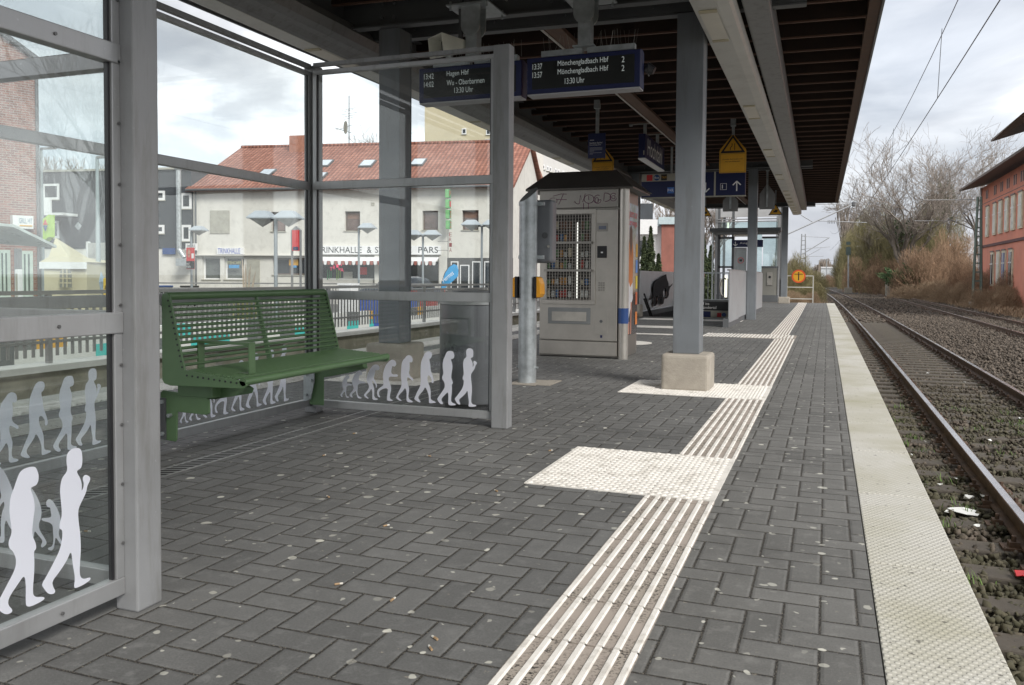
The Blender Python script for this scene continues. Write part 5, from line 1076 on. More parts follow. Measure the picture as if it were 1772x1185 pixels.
wn_ = TILE.n('ShaderNodeTexWhiteNoise', noise_dimensions='2D'); TILE.put(wn_.inputs[0], cl.outputs[0])
c = TILE.mix(wn_.outputs[0], (.25, .10, .068), (.38, .175, .125)); c = TILE.mix(TILE.ramp(TILE.noise(.5, 6), .45, .7, 0, .6), c, (.22, .10, .075)); c = TILE.mix(TILE.ramp(wv_, .0, .25, .75, 0), c, (.10, .04, .03)); c = TILE.mix(TILE.ramp(wu, -.9, -.4, .5, 0), c, (.12, .05, .035))
TILE.col(c); TILE.set(Roughness=.85); TILE.bump(TILE.f('ADD', wu, TILE.f('MULTIPLY', wv_, 1.5)), .6, .05); TILE = TILE.m
B = Fac('shop_house', 'long white rendered house with red tiled roof and ground floor drink kiosk', 331.7, 324.3, 50, 10.2)
UE, ZE = B.uv(888, 285); U0, ZE0 = 0., B.uv(335, 324)[1]; ZR_ = B.uv(419, 255.2, 6.2)[1]; ZE = ZE0
WINS = [(469.5, 366.5, 494, 400.5), (596.5, 365.5, 623, 399.5), (731, 364.5, 758, 398), (800, 363.5, 828, 398), (676, 365, 702, 399)]
SHOPS = [(350, 444, 381, 484), (388, 444, 422, 484), (472, 446, 528, 476)]
OPN = []
for q in WINS+SHOPS: a, b = B.uv(q[0], q[1]), B.uv(q[2], q[3]); OPN.append((min(a[0], b[0]), max(a[0], b[0]), min(a[1], b[1]), max(a[1], b[1])))
us = sorted({.1, UE}|{o[0] for o in OPN}|{o[1] for o in OPN}); zs = sorted({-.8, ZE-.02}|{o[2] for o in OPN}|{o[3] for o in OPN})
k = M(); k.box(0.1, UE, .34, 12, -.8, ZE-.02)
for ua, ub_ in zip(us, us[1:]):
    for za_, zb_2 in zip(zs, zs[1:]):
        if any(o[0]-1e-6 <= ua and ub_ <= o[1]+1e-6 and o[2]-1e-6 <= za_ and zb_2 <= o[3]+1e-6 for o in OPN): continue
        k.quad((ua, 0, za_), (ub_, 0, za_), (ub_, 0, zb_2), (ua, 0, zb_2))
for o in OPN:
    k.quad((o[0], 0, o[2]), (o[0], .34, o[2]), (o[0], .34, o[3]), (o[0], 0, o[3])); k.quad((o[1], 0, o[2]), (o[1], .34, o[2]), (o[1], .34, o[3]), (o[1], 0, o[3])); k.quad((o[0], 0, o[3]), (o[1], 0, o[3]), (o[1], .34, o[3]), (o[0], .34, o[3])); k.quad((o[0], 0, o[2]), (o[1], 0, o[2]), (o[1], .34, o[2]), (o[0], .34, o[2]))
for uu in (.1, UE): k.quad((uu, 0, -.8), (uu, .34, -.8), (uu, .34, ZE-.02), (uu, 0, ZE-.02))
obj('wall', k, RENDER_, B.r)
def rwinB(i, fr, gl, w, mid=False, curtain=False):
    o = OPN[i]; k = M(); d0, d1 = .2, .26
    for q in ((o[0], o[1], o[2], o[2]+w), (o[0], o[1], o[3]-w, o[3]), (o[0], o[0]+w, o[2]+w, o[3]-w), (o[1]-w, o[1], o[2]+w, o[3]-w)): k.box(q[0], q[1], d0, d1, q[2], q[3])
    if mid: um = (o[0]+o[1])/2; k.box(um-w/2, um+w/2, d0, d1, o[2]+w, o[3]-w)
    f_ = obj('window', k, fr, B.r); k = M(); k.box(o[0]+w/2, o[1]-w/2, .24, .25, o[2]+w/2, o[3]-w/2); obj('window_pane', k, gl, f_)
    if curtain: k = M(); k.box(o[0]+w, o[1]-w, .226, .23, lerp(o[2], o[3], .62), o[3]-w); obj('roller_shutter', k, mat('brown_shutter', (.2, .12, .09), .6), f_)
    k = M(); k.box(o[0]-.05, o[1]+.05, -.06, .19, o[2]-.04, o[2]+.015); obj('sill', k, SHUT, f_)
k = M(); k.prism([(.12, .03, ZE-.3), (.12, 11.97, ZE-.3), (.12, 6.2, ZR_-.1)], (UE-.24, 0, 0)); obj('gable', k, RENDER_, B.r)
k = M(); k.prism([(-.15, -.45, ZE-.12), (-.15, 6.2, ZR_), (-.15, 12.8, ZE-.12), (-.15, 12.8, ZE-.3), (-.15, 6.2, ZR_-.18), (-.15, -.45, ZE-.3)], (UE+.3, 0, 0)); rf = obj('roof', k, TILE, B.r)
k = M(); k.tube([(-.1, -.5, ZE-.2), (UE+.1, -.5, ZE-.2)], .07, 8); obj('gutter', k, GREYD, B.r)
k = M(); k.tube([(-.1, 6.2, ZR_+.02), (UE+.1, 6.2, ZR_+.02)], .12, 8); obj('ridge_tiles', k, TILE, rf)
u, z = B.uv(505, 236, 5.6); u2, _ = B.uv(525, 236, 5.6); k = M(); k.box(u, u2+.25, 5.2, 6.0, ZR_-1.2, z); obj('chimney', k, mat('chimney_brick', (.33, .15, .10), .85, 0, .2, 4, .3, 30), rf)
u, z = B.uv(604, 165, 6.2); k = M(); k.tube([(u, 6.2, ZR_-.2), (u, 6.2, z)], .035, 6); an = obj('antenna_mast', k, GREYD, rf)
k = M()
for dz, wv in ((-.9, .5), (-1.0, .35), (-1.2, .6), (-1.35, .45), (-1.5, .35), (-2.0, .3)): k.tube([(u-wv, 6.2, z+dz-.05), (u+wv, 6.1, z+dz+.08)], .014, 4)
k.tube([(u-.9, 6.0, z-2.1), (u+.1, 6.3, z-2.4)], .02, 4); obj('antenna_rods', k, GREYD, an)
k = M(); c = Vector((u-.15, 6.0, ZR_+1.1)); k.prism([tuple(c+Vector((.12*math.cos(i*.52), -.1, .42*math.sin(i*.52)))) for i in range(12)], (.06, 0, 0)); k.tube([tuple(c), tuple(c+Vector((-.6, -.2, -.15)))], .015, 5); obj('dish_antenna', k, SHUT, an)
SKY = mat('skylight_glass', (.45, .5, .55), .08, 0, .1)
sl_ = (ZR_-(ZE-.12))/6.65
for px, py in ((562, 284), (636, 284), (724, 282), (462, 300), (551, 306)):
    # point on roof slope
    w_ = Wd(px, py); best = min(((abs(B.uv(px, py, d)[1]-(ZE-.12+sl_*(d+.45))), d) for d in np.arange(0, 6.2, .05)))[1]; u, z = B.uv(px, py, best); dn = Vector((0, 1, sl_)).normalized(); nn = Vector((0, -sl_, 1)).normalized(); c = Vector((u, best, ZE-.12+sl_*(best+.45)))
    for nm, m_, a, b, h_ in (('skylight', GREYD, .42, .55, .10), ('skylight_glass', SKY, .35, .47, .115)):
        k = M(); X = Vector((1, 0, 0)); k.hexa([c-X*a-dn*b, c+X*a-dn*b, c+X*a+dn*b, c-X*a+dn*b], [q+nn*h_ for q in (c-X*a-dn*b, c+X*a-dn*b, c+X*a+dn*b, c-X*a+dn*b)]); o = obj(nm, k, m_, rf if nm == 'skylight' else o)
for i in range(5): rwinB(i, BROWNF, mat('reflecting_window', (.16, .12, .11), .05, 0, .6, .8), .09, curtain=i in (1, 3))
B.box('blind_panel', SHUT, 363, 364, 397, 404, -.04, 0)
B.box('vent', SHUT, 642, 350, 648, 356, -.03, 0)
B.box('cornice', RENDER_, 337, 440.5, 553, 442.5, -.25, -.001)
rwinB(5, WHITE, mat('shop_glass_grey', (.12, .13, .125), .12, 0, .4, .8), .09); rwinB(6, WHITE, mat('shop_glass_grey', (.12, .13, .125), .12, 0, .4, .8), .09)
B.box('door', SHUT, 427, 448, 449, 503, -.05, 0); rwinB(7, BROWNF, DGLASS, .1, True)
sb = B.box('shop_sign', WHITE, 375, 428.5, 420, 440, -.2, -.002); B.txt('TRINKHALLE', 377, 429.5, 415.5, 438.5, mat('sign_blue', (.02, .06, .4), .5), sb, -.21)
sb = B.box('shop_sign', WHITE, 540, 425, 762, 440.5, -.25, -.002); [B.txt(s_, a, 427, b, 437.5, mat('sign_charcoal', (.03, .035, .04), .6), sb, -.26) for s_, a, b in (('TRINKHALLE', 548, 626), ('&', 635, 643), ('STEHCAFE', 649, 712), ('PARS', 724, 758))]
B.txt('STEHCAFE', 392, 452, 417, 457, mat('faded_yellow', (.45, .45, .25), .5), None, -.065); B.box('window_sticker', mat('sticker_blue', (.05, .25, .5), .5), 396, 458, 414, 464, -.064, -.06)
u0, z0 = B.uv(553, 445); u1, _ = B.uv(762, 445)
k = M(); k.prism([(u0, -.95, z0-.22), (u0, -.25, z0+.02), (u0, -.25, z0-.02), (u0, -.95, z0-.26)], (u1-u0, 0, 0)); aw = obj('awning', k, WHITE, B.r)
AWS = [M(), M()]; n = 34
for i in range(n):
    a, b = lerp(u0, u1, i/n), lerp(u0, u1, (i+1)/n); AWS[i % 2].prism([(a, -.955, z0-.22), (b, -.955, z0-.22), (b-.03, -.955, z0-.42), ((a+b)/2, -.955, z0-.46), (a+.03, -.955, z0-.42)], (0, .01, 0))
obj('valance', AWS[0], mat('valance_red', (.3, .10, .08), .7), aw); obj('valance', AWS[1], WHITE, aw)
sw = B.box('shop_window', BLACK, 555, 450, 648, 492, -.03, 0); B.box('shop_counter', RENDER_, 555, 481, 646, 496, -.06, -.031); B.box('shop_window', BLACK, 704, 452, 758, 494, -.03, 0); B.box('shop_glass', DGLASS, 706, 453, 757, 493, -.045, -.031)
PK_ = mat('neon_pink', (.75, .05, .13), .5, 0, .02, 5, emit=.4)
for i, ch in enumerate('TRINK'): B.txt(ch, 571+i*5.4, 466-i*2.6-4, 575+i*5.4, 472-i*2.6-4, PK_, sw, -.05)
B.txt('PA', 586, 463.5, 594.5, 470, PK_, sw, -.05)
for px, c_ in ((566, (.05, .2, .08)), (582, (.15, .28, .03))):
    for j in range(3): B.box('window_lettering', mat('claw_%d' % px, c_, .5), px+j*3, 466+j, px+j*3+1.8, 484-j*2, -.068, -.062)
B.box('window_sticker', RED, 622.5, 462, 635, 475, -.05, -.046); B.box('window_poster', SHUT, 594, 470, 610, 482, -.07, -.062)
B.box('pillar', RENDER_, 648, 442, 655, 503, -.3, 0); B.box('pillar', RENDER_, 760, 443, 773, 503, -.1, 0)
u0, _ = B.uv(773, 450); u1, _ = B.uv(888, 450); k = M(); k.box(u0, u1, -.02, -.005, -.8, B.uv(800, 446)[1]); obj('recess', k, mat('recess_grey', (.09, .09, .09), .7), B.r)
for a in ((780, 452, 793, 500), (796, 458, 812, 500), (817, 452, 832, 500), (838, 452, 850, 500), (855, 452, 884, 500)): B.win(*a, WHITE, DGLASS, .06)
pz = B.uv(771, 327)
for i, ch in enumerate('PIZZ'):
    k = M(); u, z = B.uv(770.5+i*.3, 327+i*18, -.7); u2, z2 = B.uv(777+i*.3, 342+i*18, -.7); k.box(u, u2, -.75, -.35, z2, z); sbx = obj('letter_box', k, mat('sign_green', (.17, .42, .17), .5), B.r, bevel=.02); k = M(); k.box(u2+.004, u2+.02, -.75, -.35, z2, z); obj('letter_side', k, mat('sign_green_dark', (.10, .3, .14), .5), sbx); text(ch, (u2+.024, -.7, z2+.08), (0, 1, 0), (0, 0, 1), .3, abs(z-z2)-.16, RED, sbx)
for i, ch in enumerate('ERIA'): u2, z2 = B.uv(777.5, 409+i*9.0, -.55); text(ch, (u2, -.6, z2), (1, 0, 0), (0, 0, 1), .16, .22, mat('dark_red_letters', (.2, .03, .03), .6), B.r)
k = M(); u, z = B.uv(775, 405, -.55)
k.tube([(u, -.5, z+.3), (u, -.5, z-1.4)], .02, 5); k.tube([(u-.6, -.5, z-.4), (u, -.5, z-.4)], .012, 4); k.tube([(u-.6, -.5, z-.9), (u, -.5, z-.9)], .012, 4); obj('sign_bracket', k, GREYD, B.r)
# window poster on the brown shop window
po_ = B.box('window_poster', YEL, 500, 449, 516, 459, .17, .19); B.box('window_poster', mat('sticker_blue', (.05, .25, .5), .5), 504, 459, 513, 463, .17, .19)
u, z = B.uv(337, 326, -.15); k = M(); k.tube([(u+.05, -.15, z), (u+.05, -.15, -.8)], .05, 8); obj('downpipe', k, GREYD, B.r)
# house next to it with gable wall, and long white block
N_ = Fac('cream_house', 'tall cream side wall with one narrow window beyond the red tiled house', 887, 262, 64, 35)
u0, zt = N_.uv(886, 150); u1, _ = N_.uv(941, 200); k = M(); k.box(0, u1, 0, 6, -.8, zt*.72); obj('wall', k, RENDER_, N_.r); N_.win(900.5, 286, 905.5, 315, BROWNF, DGLASS, .06)
N_.box('downpipe', GALV, 910, 235, 916, 480, -.12, -.02)
k = M(); a, b = N_.uv(921, 268, -.3), N_.uv(942, 322, -.3); k.bar((a[0], -.3, a[1]), (b[0], -.3, b[1]), .3, .22); obj('verge', k, TILE, N_.r)
W_ = Fac('white_block', 'long white building with a row of small windows behind the canopy edge', 930, 270, 78, 62)
u1, _ = W_.uv(1075, 300); zt = W_.uv(930, 262)[1]; k = M(); k.box(-2, u1, 0, 8, -.8, zt+1.5); obj('wall', k, mat('white_block_paint', (.55, .54, .52), .8, 0, .05), W_.r)
for px in (941, 948, 953, 962, 967, 975, 981, 990, 996, 1002, 1015, 1024, 1034, 1046): y0 = 286+(px-940)*.33; W_.win(px-1.9, y0-2, px+1.9, y0+7, WHITE, DGLASS, .1)
Y_ = Fac('yellow_block', 'pale yellow apartment block rising behind the red tiled roof', 735, 195, 105, 8)
u1, _ = Y_.uv(905, 200); k = M(); k.box(0, u1, 0, 10, -.8, Y_.uv(735, 130)[1]); obj('wall', k, mat('yellow_render', (.52, .46, .32), .9, 0, .05, .5), Y_.r)
for px, py in ((803, 227), (803, 180), (765, 225), (845, 228)): Y_.win(px-4, py-5, px+4, py+5, WHITE, DGLASS, .12) if px != 765 else None
# dark slate house
D = Fac('slate_house', 'dark slate clad flat-roofed house with white ground floor and balcony', 62, 297, 52, 9)
u1, _ = D.uv(331, 316); zt = D.uv(120, 297)[1]
k = M(); k.box(0, u1, 0, 10, D.uv(300, 430)[1], zt); obj('upper_wall', k, SLATE, D.r); k = M(); k.box(0, u1, .05, 10, -.8, D.uv(300, 430)[1]-.001); obj('lower_wall', k, RENDER_, D.r); k = M(); k.box(-.1, u1+.1, -.15, 10.1, zt+.001, zt+.12); obj('parapet', k, SHUT, D.r)
for q in ((268, 330, 285, 346), (313, 334, 331, 361), (268, 389, 284, 404), (314, 389, 330, 417), (74, 318, 102, 345), (85, 382, 102, 412)): D.win(*q, WHITE, DGLASS, .14)
k = M(); u0, z0 = D.uv(63, 345, -1.3); u1_, z1_ = D.uv(108, 372, -1.3); k.box(u0, u1_, -1.3, 0, z1_, z1_+.15); k.box(u0, lerp(u0, u1_, .55), -1.3, -1.2, z1_+.16, z0); obj('balcony', k, WHITE, D.r)
k = M(); u, z = D.uv(309, 295, -.5); k.tube([(u, -.5, z), (u, -.5, D.uv(309, 432)[1])], .15, 12); k.tube([(u, -.5, z), (u, -.5, z+.15), (u, -.5, z+.35)], [.16, .26, .16], 12); k.tube([(u, -.5, D.uv(309, 432)[1]), (u+.35, -.5, D.uv(309, 446)[1])], .15, 12); obj('flue_pipe', k, GALV, D.r, smooth=True)
D.box('flue_box', GALV, 304, 447, 322, 460, -.9, -.1); D.box('blue_sign', BAND, 281, 429, 303, 440, -.1, -.02); sb = D.box('shop_sign', WHITE, 321, 421, 340, 433, -.15, -.02); D.txt('IMBISS', 323.5, 423, 338, 430, BLACK, sb, -.16)
D.box('wall_diamond', SHUT, 129, 385, 141, 398, -.05, 0) if False else None
k = M(); u, z = D.uv(135, 391, -.03); k.prism([(u-.25, -.03, z), (u, -.03, z-.25), (u+.25, -.03, z), (u, -.03, z+.25)], (0, .02, 0)); obj('wall_diamond', k, GALV, D.r)
# brick house at the left edge
BRK = T('red_brickwork'); br = BRK.n('ShaderNodeTexBrick'); mpb = BRK.n('ShaderNodeMapping'); mpb.inputs['Rotation'].default_value = (math.pi/2, 0, 0); BRK.put(mpb.inputs[0], BRK.co()); BRK.put(br.inputs['Vector'], mpb.outputs[0])
br.inputs['Scale'].default_value = 1; br.inputs['Brick Width'].default_value = .25; br.inputs['Row Height'].default_value = .085; br.inputs['Mortar Size'].default_value = .012
br.inputs['Color1'].default_value = (.28, .11, .075, 1); br.inputs['Color2'].default_value = (.16, .06, .045, 1); br.inputs['Mortar'].default_value = (.3, .25, .22, 1); BRK.col(BRK.mix(BRK.ramp(BRK.noise(1.2, 5), .4, .75, 0, .3), br.outputs[0], (.33, .16, .12))); BRK.set(Roughness=.85); BRK = BRK.m
K = Fac('brick_house', 'tall red brick gable house at the left edge with white glass canopy', 62, 105, 31, 66)
um, zt = K.uv(-60, 15); z62 = K.uv(62, 108)[1]; ub, _ = K.uv(-330, 300)
k = M(); k.prism([(0, 0, -.8), (0, 0, z62), (um, 0, zt), (ub, 0, zt), (ub, 0, -.8)], (0, 9, 0)); obj('wall', k, BRK, K.r)
k = M(); k.prism([(.15, -.2, z62-.05), (.15, -.2, z62+.12), (um, -.2, zt+.15), (um, -.2, zt-.02)], (0, 9., 0)); obj('verge', k, SLATE, K.r)
for a in ((-4, 432, 19, 515), (35, 434, 58, 515), (-45, 432, -12, 515)): K.win(*a, mat('pale_green_frame', (.45, .52, .47), .5), mat('greenish_glass', (.10, .13, .12), .1, 0, .4, 1), .11, True)
k = M(); u, z = K.uv(62, 430, -.15); k.tube([(u+.1, -.15, z62), (u+.1, -.15, -.8)], .06, 8); obj('downpipe', k, GREYD, K.r)
sb = K.box('shop_sign', WHITE, 22, 372, 58, 396, -.35, -.02); K.txt('GRILL HIT', 33, 377, 56, 387, mat('sign_teal', (.05, .15, .25), .5), sb, -.36); K.box('sign_stripe', YEL, 34, 389, 56, 392, -.37, -.352, par=sb)
cn = thing('glass_canopy', 'pale glass and white steel canopy in front of the brick house', 'canopy', tuple(aF(40, 505, 24)*[1, 1, 0]+[0, 0, -.75]))
a, b, c, d = aF(-60, 385, 22), aF(-60, 418, 25), aF(98, 429, 25), aF(60, 425, 22); k = M(); k.prism([a, b, c, (a+c)/2+[0, 0, .25]], (0, 0, .08)); obj('roof', k, mat('milky_glass', (.5, .55, .53), .3), cn)
p0 = aF(31, 430, 24); k = M(); k.box(p0[0]-.07, p0[0]+.07, p0[1]-.07, p0[1]+.07, -.75, p0[2]); obj('post', k, GREY, cn)
py_ = thing('white_pylon', 'slim white information pylon in front of the brick house', 'pylon', tuple(aF(30, 500, 20)*[1, 1, 0]+[0, 0, -.75])); p0, p1 = aF(25, 466, 20), aF(35, 466, 20); k = M(); k.box(p0[0], p1[0], p0[1], p0[1]+.12, -.75, p0[2]); obj('body', k, WHITE, py_, bevel=.02); k = M(); k.box(p0[0]+.03, p1[0]-.03, p0[1]-.003, p0[1]-.001, 0, p0[2]-.1); obj('text_field', k, SHUT, py_)
# lime sign box
gs = thing('lime_sign', 'lime green projecting service sign with red and blue diamond on the brick house corner', 'sign', tuple(aF(75, 395, 29)))
a, b = aF(66, 378, 29), aF(84, 418, 29); k = M(); k.prism([aF(74, 379, 29), aF(84, 371, 29), aF(84, 410, 29), aF(74, 418, 29)], (0, .25, 0)); gb = obj('box', k, mat('lime', (.32, .5, .06), .5), gs); 
k = M(); k.prism([aF(66, 377, 29)+[0, .3, 0], aF(74, 379, 29)+[0, .0, 0], aF(74, 400, 29), aF(66, 398, 29)+[0, .3, 0]], (0, .03, 0)); obj('side', k, SHUT, gs)
q = aF(79, 389, 28.9); k = M(); k.prism([q+[-.11, -.02, 0], q+[0, -.02, .2], q+[.11, -.02, 0]], (0, .01, 0)); obj('emblem_top', k, RED, gb); k = M(); k.prism([q+[-.11, -.02, -.02], q+[0, -.02, -.22], q+[.11, -.02, -.02]], (0, .01, 0)); obj('emblem_bottom', k, BAND, gb)
# tent
tn = thing('party_tent', 'cream canvas party tent with an arched window beside the brick house', 'tent', tuple(aF(115, 505, 27)*[1, 1, 0]+[0, 0, -.75])); CNV = mat('cream_canvas', (.52, .47, .33), .8, 0, .06, 1)
a, b = aF(76, 453, 27), aF(150, 452, 27); c_, d_ = a+np.array([-1.2, 2.6, 0]), b+np.array([-1.2, 2.6, 0]); ze = a[2]
k = M(); k.prism([(a[0], a[1], -.75), (b[0], b[1], -.75), (d_[0], d_[1], -.75), (c_[0], c_[1], -.75)], (0, 0, ze+.75)); bdy = obj('walls', k, CNV, tn)
pk = aF(96, 411, 28.2); k = M(); e0 = [(a[0]-.08, a[1]-.08, ze), (b[0]+.08, b[1]-.08, ze), (d_[0]+.08, d_[1]+.08, ze), (c_[0]-.08, c_[1]+.08, ze)]; k.v = [tuple(map(float, q)) for q in e0]+[tuple(map(float, pk))]
mids = []
for i in range(4): m0 = np.array(e0[i])*.45+np.array(pk)*.55-[0, 0, .28]; mids.append(tuple(m0))
k.v += mids; k.f = [(3, 2, 1, 0)]+[q for i in range(4) for q in ((i, (i+1) % 4, 5+(i+1) % 4, 5+i), (5+i, 5+(i+1) % 4, 4))]; obj('roof', k, CNV, tn)
k = M(); k.prism([(a[0]-.09, a[1]-.1, ze-.22), (b[0]+.09, b[1]-.1, ze-.22), (b[0]+.09, b[1]-.1, ze), (a[0]-.09, a[1]-.1, ze)], (0, .02, 0)); obj('valance', k, WHITE, tn)
w0, w1 = aF(107, 497, 26.9), aF(137, 466, 26.9); k = M(); P = [(w0[0], w0[2]), (w1[0], w0[2]), (w1[0], w1[2]-.15)]+[((w0[0]+w1[0])/2+(w1[0]-w0[0])/2*math.cos(t_), w1[2]-.15+.17*math.sin(t_)) for t_ in (.5, 1.0, 1.57, 2.1, 2.6)]+[(w0[0], w1[2]-.15)]
yw = min(w0[1], w1[1])-.08; k.prism([(x, yw, z) for x, z in P], (0, .01, 0)); wi = obj('window', k, mat('tent_window', (.2, .2, .17), .3), bdy)
for i in range(1, 4): z = lerp(w0[2], w1[2], i/4); k = M(); k.box(w0[0], w1[0], yw-.015, yw-.001, z-.02, z+.02); obj('window_bar', k, CNV, wi)
for i in range(1, 3): x = lerp(w0[0], w1[0], i/3); k = M(); k.box(x-.02, x+.02, yw-.03, yw-.016, w0[2], w1[2]); obj('window_bar', k, CNV, wi)
nb = thing('notice_board', 'weathered grey poster wall with torn paper beside the tent', 'notice board', tuple(aF(173, 480, 32))); a, b = aF(152, 420, 32), aF(200, 482, 32); k = M(); k.box(a[0], b[0], a[1], a[1]+.1, b[2], a[2]); obj('board', k, mat('poster_wall', (.36, .36, .34), .8, 0, .3, 1.5), nb); k = M(); k.box(a[0]-.08, a[0], a[1]-.02, a[1]+.12, -.75, a[2]+.05); obj('post', k, WHITE, nb); k = M(); k.box(b[0], b[0]+.08, a[1]-.02, a[1]+.12, -.75, a[2]); obj('post', k, WHITE, nb)
pb_ = thing('post_box', 'yellow post box with a black horn emblem behind the railing', 'post box', tuple(aF(187, 505, 24)*[1, 1, 0]+[0, 0, -.75])); a, b = aF(178, 481, 24), aF(197, 515, 24); k = M(); k.box(a[0], b[0], a[1], a[1]+.4, b[2]-.1, a[2]); bb = obj('box', k, mat('post_yellow', (.65, .42, .02), .45), pb_, bevel=.02)
k = M(); k.box((a[0]+b[0])/2-.04, (a[0]+b[0])/2+.04, a[1]+.1, a[1]+.2, -.75, b[2]-.1); obj('stand', k, GREYD, pb_); cc_ = ((a[0]+b[0])/2, a[1]-.006, (a[2]*.5+b[2]*.5)+.03); k = M(); k.tube([(cc_[0]+.07*math.cos(i*.6), cc_[1], cc_[2]+.045*math.sin(i*.6)) for i in range(11)], .009, 5); k.tube([(cc_[0]-.1, cc_[1], cc_[2]-.05), (cc_[0]+.1, cc_[1], cc_[2]-.05)], .008, 5); obj('horn_emblem', k, BLACK, bb)
tp = aF(160, 478, 28); k = M()
P = [tp+np.array(q) for q in ((-.15, 0, .3), (.1, -.05, .15), (.25, 0, -.2), (.15, .1, -.6), (-.1, 0, -.75), (-.28, -.05, -.3))]; k.prism(P, (.08, .25, .05)); tag(obj('tarpaulin', k, mat('blue_tarp', (.25, .33, .42), .5, 0, .3, 8), bevel=.05), 'crumpled light blue tarpaulin hanging beside the tent', 'tarpaulin')
# ---------------------------------------------------------------- lamps on the square
def hood(par, c, dirx, w=.42):
    d = Vector((dirx*math.cos(.25), dirx*math.sin(.25), 0)); s = Vector((-d.y, d.x, 0)); cc = Vector(c)
    def ring(r, z): return [tuple(cc+Vector((0, 0, z))+(d*a+s*b)*r) for a, b in ((1, 1), (-1, 1), (-1, -1), (1, -1))]
    k = M(); k.v = ring(w*.45, .2)+ring(w, 0)+ring(w, -.04); k.f = [(0, 1, 2, 3), (0, 4, 5, 1), (1, 5, 6, 2), (2, 6, 7, 3), (3, 7, 4, 0), (4, 8, 9, 5), (5, 9, 10, 6), (6, 10, 11, 7), (7, 11, 8, 4)]; h = obj('lamp_hood', k, mat('hood_paint', (.38, .42, .45), .4, .2, .06), par)
    k = M(); k.v = ring(w*.8, -.041)+[tuple(cc+Vector((0, 0, -.28)))]; k.f = [(0, 1, 2, 3), (0, 4, 1), (1, 4, 2), (2, 4, 3), (3, 4, 0)]; obj('lamp_glass', k, mat('lamp_glass', (.5, .5, .48), .2), h)
def slamp(px, py, F, heads, label, rp=.05, w=.4):
    p = aF(px, py, F); r = thing('street_lamp', label, 'street lamp', (p[0], p[1], -.75)); k = M(); k.tube([(p[0], p[1], -.75), (p[0], p[1], p[2])], rp, 10); obj('pole', k, mat('pole_paint', (.26, .29, .31), .45, .2, .08), r, smooth=True)
    for s_ in heads:
        e_ = Vector((s_*math.cos(.25), s_*math.sin(.25), 0)); k = M(); k.tube([tuple(p-[0, 0, .02]), tuple(Vector(p)+e_*(w*.9)+Vector((0, 0, .02)))], .03, 6); obj('arm', k, GREYD, r); hood(r, Vector(p)+e_*(w*1.12)+Vector((0, 0, .06)), s_, w)
slamp(477, 380, 25, (-1, 1), 'double-hooded street lamp in front of the TRINKHALLE house, nearest of the hooded lamps', .055, .36)
slamp(732, 408, 38, (-1, 1), 'double-hooded street lamp in front of the word PARS', .05, .38); slamp(621, 396, 38, (1,), 'single-hooded street lamp in front of the striped awning', .05, .36)
slamp(834, 391, 36, (-1, 1), 'double-hooded street lamp in front of the shop entrance at the right', .05, .4); slamp(331, 400, 42, (1,), 'single-hooded street lamp carrying the red election poster', .06, .36)
for px, F, lab, ye, dx in ((71, 33, 'tall grey street light with a flat arm beside the brick house', 257, 26), (168, 28, 'tall pale street light with a flat arm in front of the slate house', 272, 30)):
    p = aF(px, ye, F); q = aF(px+dx, ye-1, F); r = thing('tall_street_light', lab, 'street light', (p[0], p[1], -.75)); k = M(); k.tube([(p[0], p[1], -.75), (p[0], p[1], p[2]*.55), tuple(p)], [.09, .07, .05], 10); obj('pole', k, mat('pale_pole', (.33, .38, .4), .45, .2, .1), r, smooth=True); k = M(); k.bar(tuple(p), tuple(q), .12, .07); obj('lamp_arm', k, GREY, r)
ep = aF(334.5, 447, 41.5); pr_ = thing('election_poster', 'red and black election poster with a moustached portrait on the lamp pole', 'poster', tuple(ep)); W2, H2 = .25, .53
def PB(nm, m_, a, b, c0, d0, par=None, y=0.): k = M(); k.box(ep[0]+a*W2, ep[0]+b*W2, ep[1]-.2-y, ep[1]-.19-y, ep[2]+c0*H2, ep[2]+d0*H2); return obj(nm, k, m_, par or pr_)
bs = PB('board', RED, -1, 1, -1, 1); PB('dark_field', BLACK, -1, 1, -.96, -.25, bs, .011); k = M(); k.prism([(ep[0]-.08+.09*math.cos(i*.52), ep[1]-.215, ep[2]+.25+.2*math.sin(i*.52)) for i in range(12)], (0, .004, 0)); obj('portrait', k, mat('portrait_tone', (.45, .25, .18), .6), bs)
k = M(); k.box(ep[0]-.13, ep[0]-.03, ep[1]-.219, ep[1]-.217, ep[2]+.16, ep[2]+.19); obj('portrait_beard', k, BLACK, bs); text('PAT', (ep[0]-.22, ep[1]-.222, ep[2]-.32), (1, 0, 0), (0, 0, 1), .18, .09, TEXTW, bs); text('KISS', (ep[0]-.22, ep[1]-.222, ep[2]-.45), (1, 0, 0), (0, 0, 1), .24, .09, TEXTW, bs); PB('white_patch', WHITE, .3, .85, .0, .45, bs, .012)
# red information stele, feather flag
a = aF(505, 398, 33); st2 = thing('red_stele', 'tall red information sign on two posts before the house', 'sign', (a[0], a[1], -.75)); b = aF(521, 434, 33)
k = M(); k.box(a[0], b[0], a[1], a[1]+.1, b[2], a[2]); rb_ = obj('panel', k, RED, st2); k = M(); k.box(a[0]+.05, b[0]-.05, a[1]-.003, a[1]-.001, b[2]+.02, b[2]+.16); obj('blue_strip', k, BLUE, rb_); k = M(); k.prism([(a[0]-.03, a[1], a[2]), (b[0]+.03, a[1], a[2]), ((a[0]+b[0])/2, a[1], a[2]+.16)], (0, .1, 0)); obj('cap', k, GREY, st2)
for x in (a[0]-.02, b[0]+.02): k = M(); k.box(x-.03, x+.03, a[1]+.0, a[1]+.08, -.75, a[2]); obj('post', k, GREY, st2)
FLG = [(763, 506), (765, 488), (770, 473), (777, 462), (785, 457), (791, 459), (793, 468), (792, 478), (785, 485), (775, 493), (768, 501), (766, 507)]
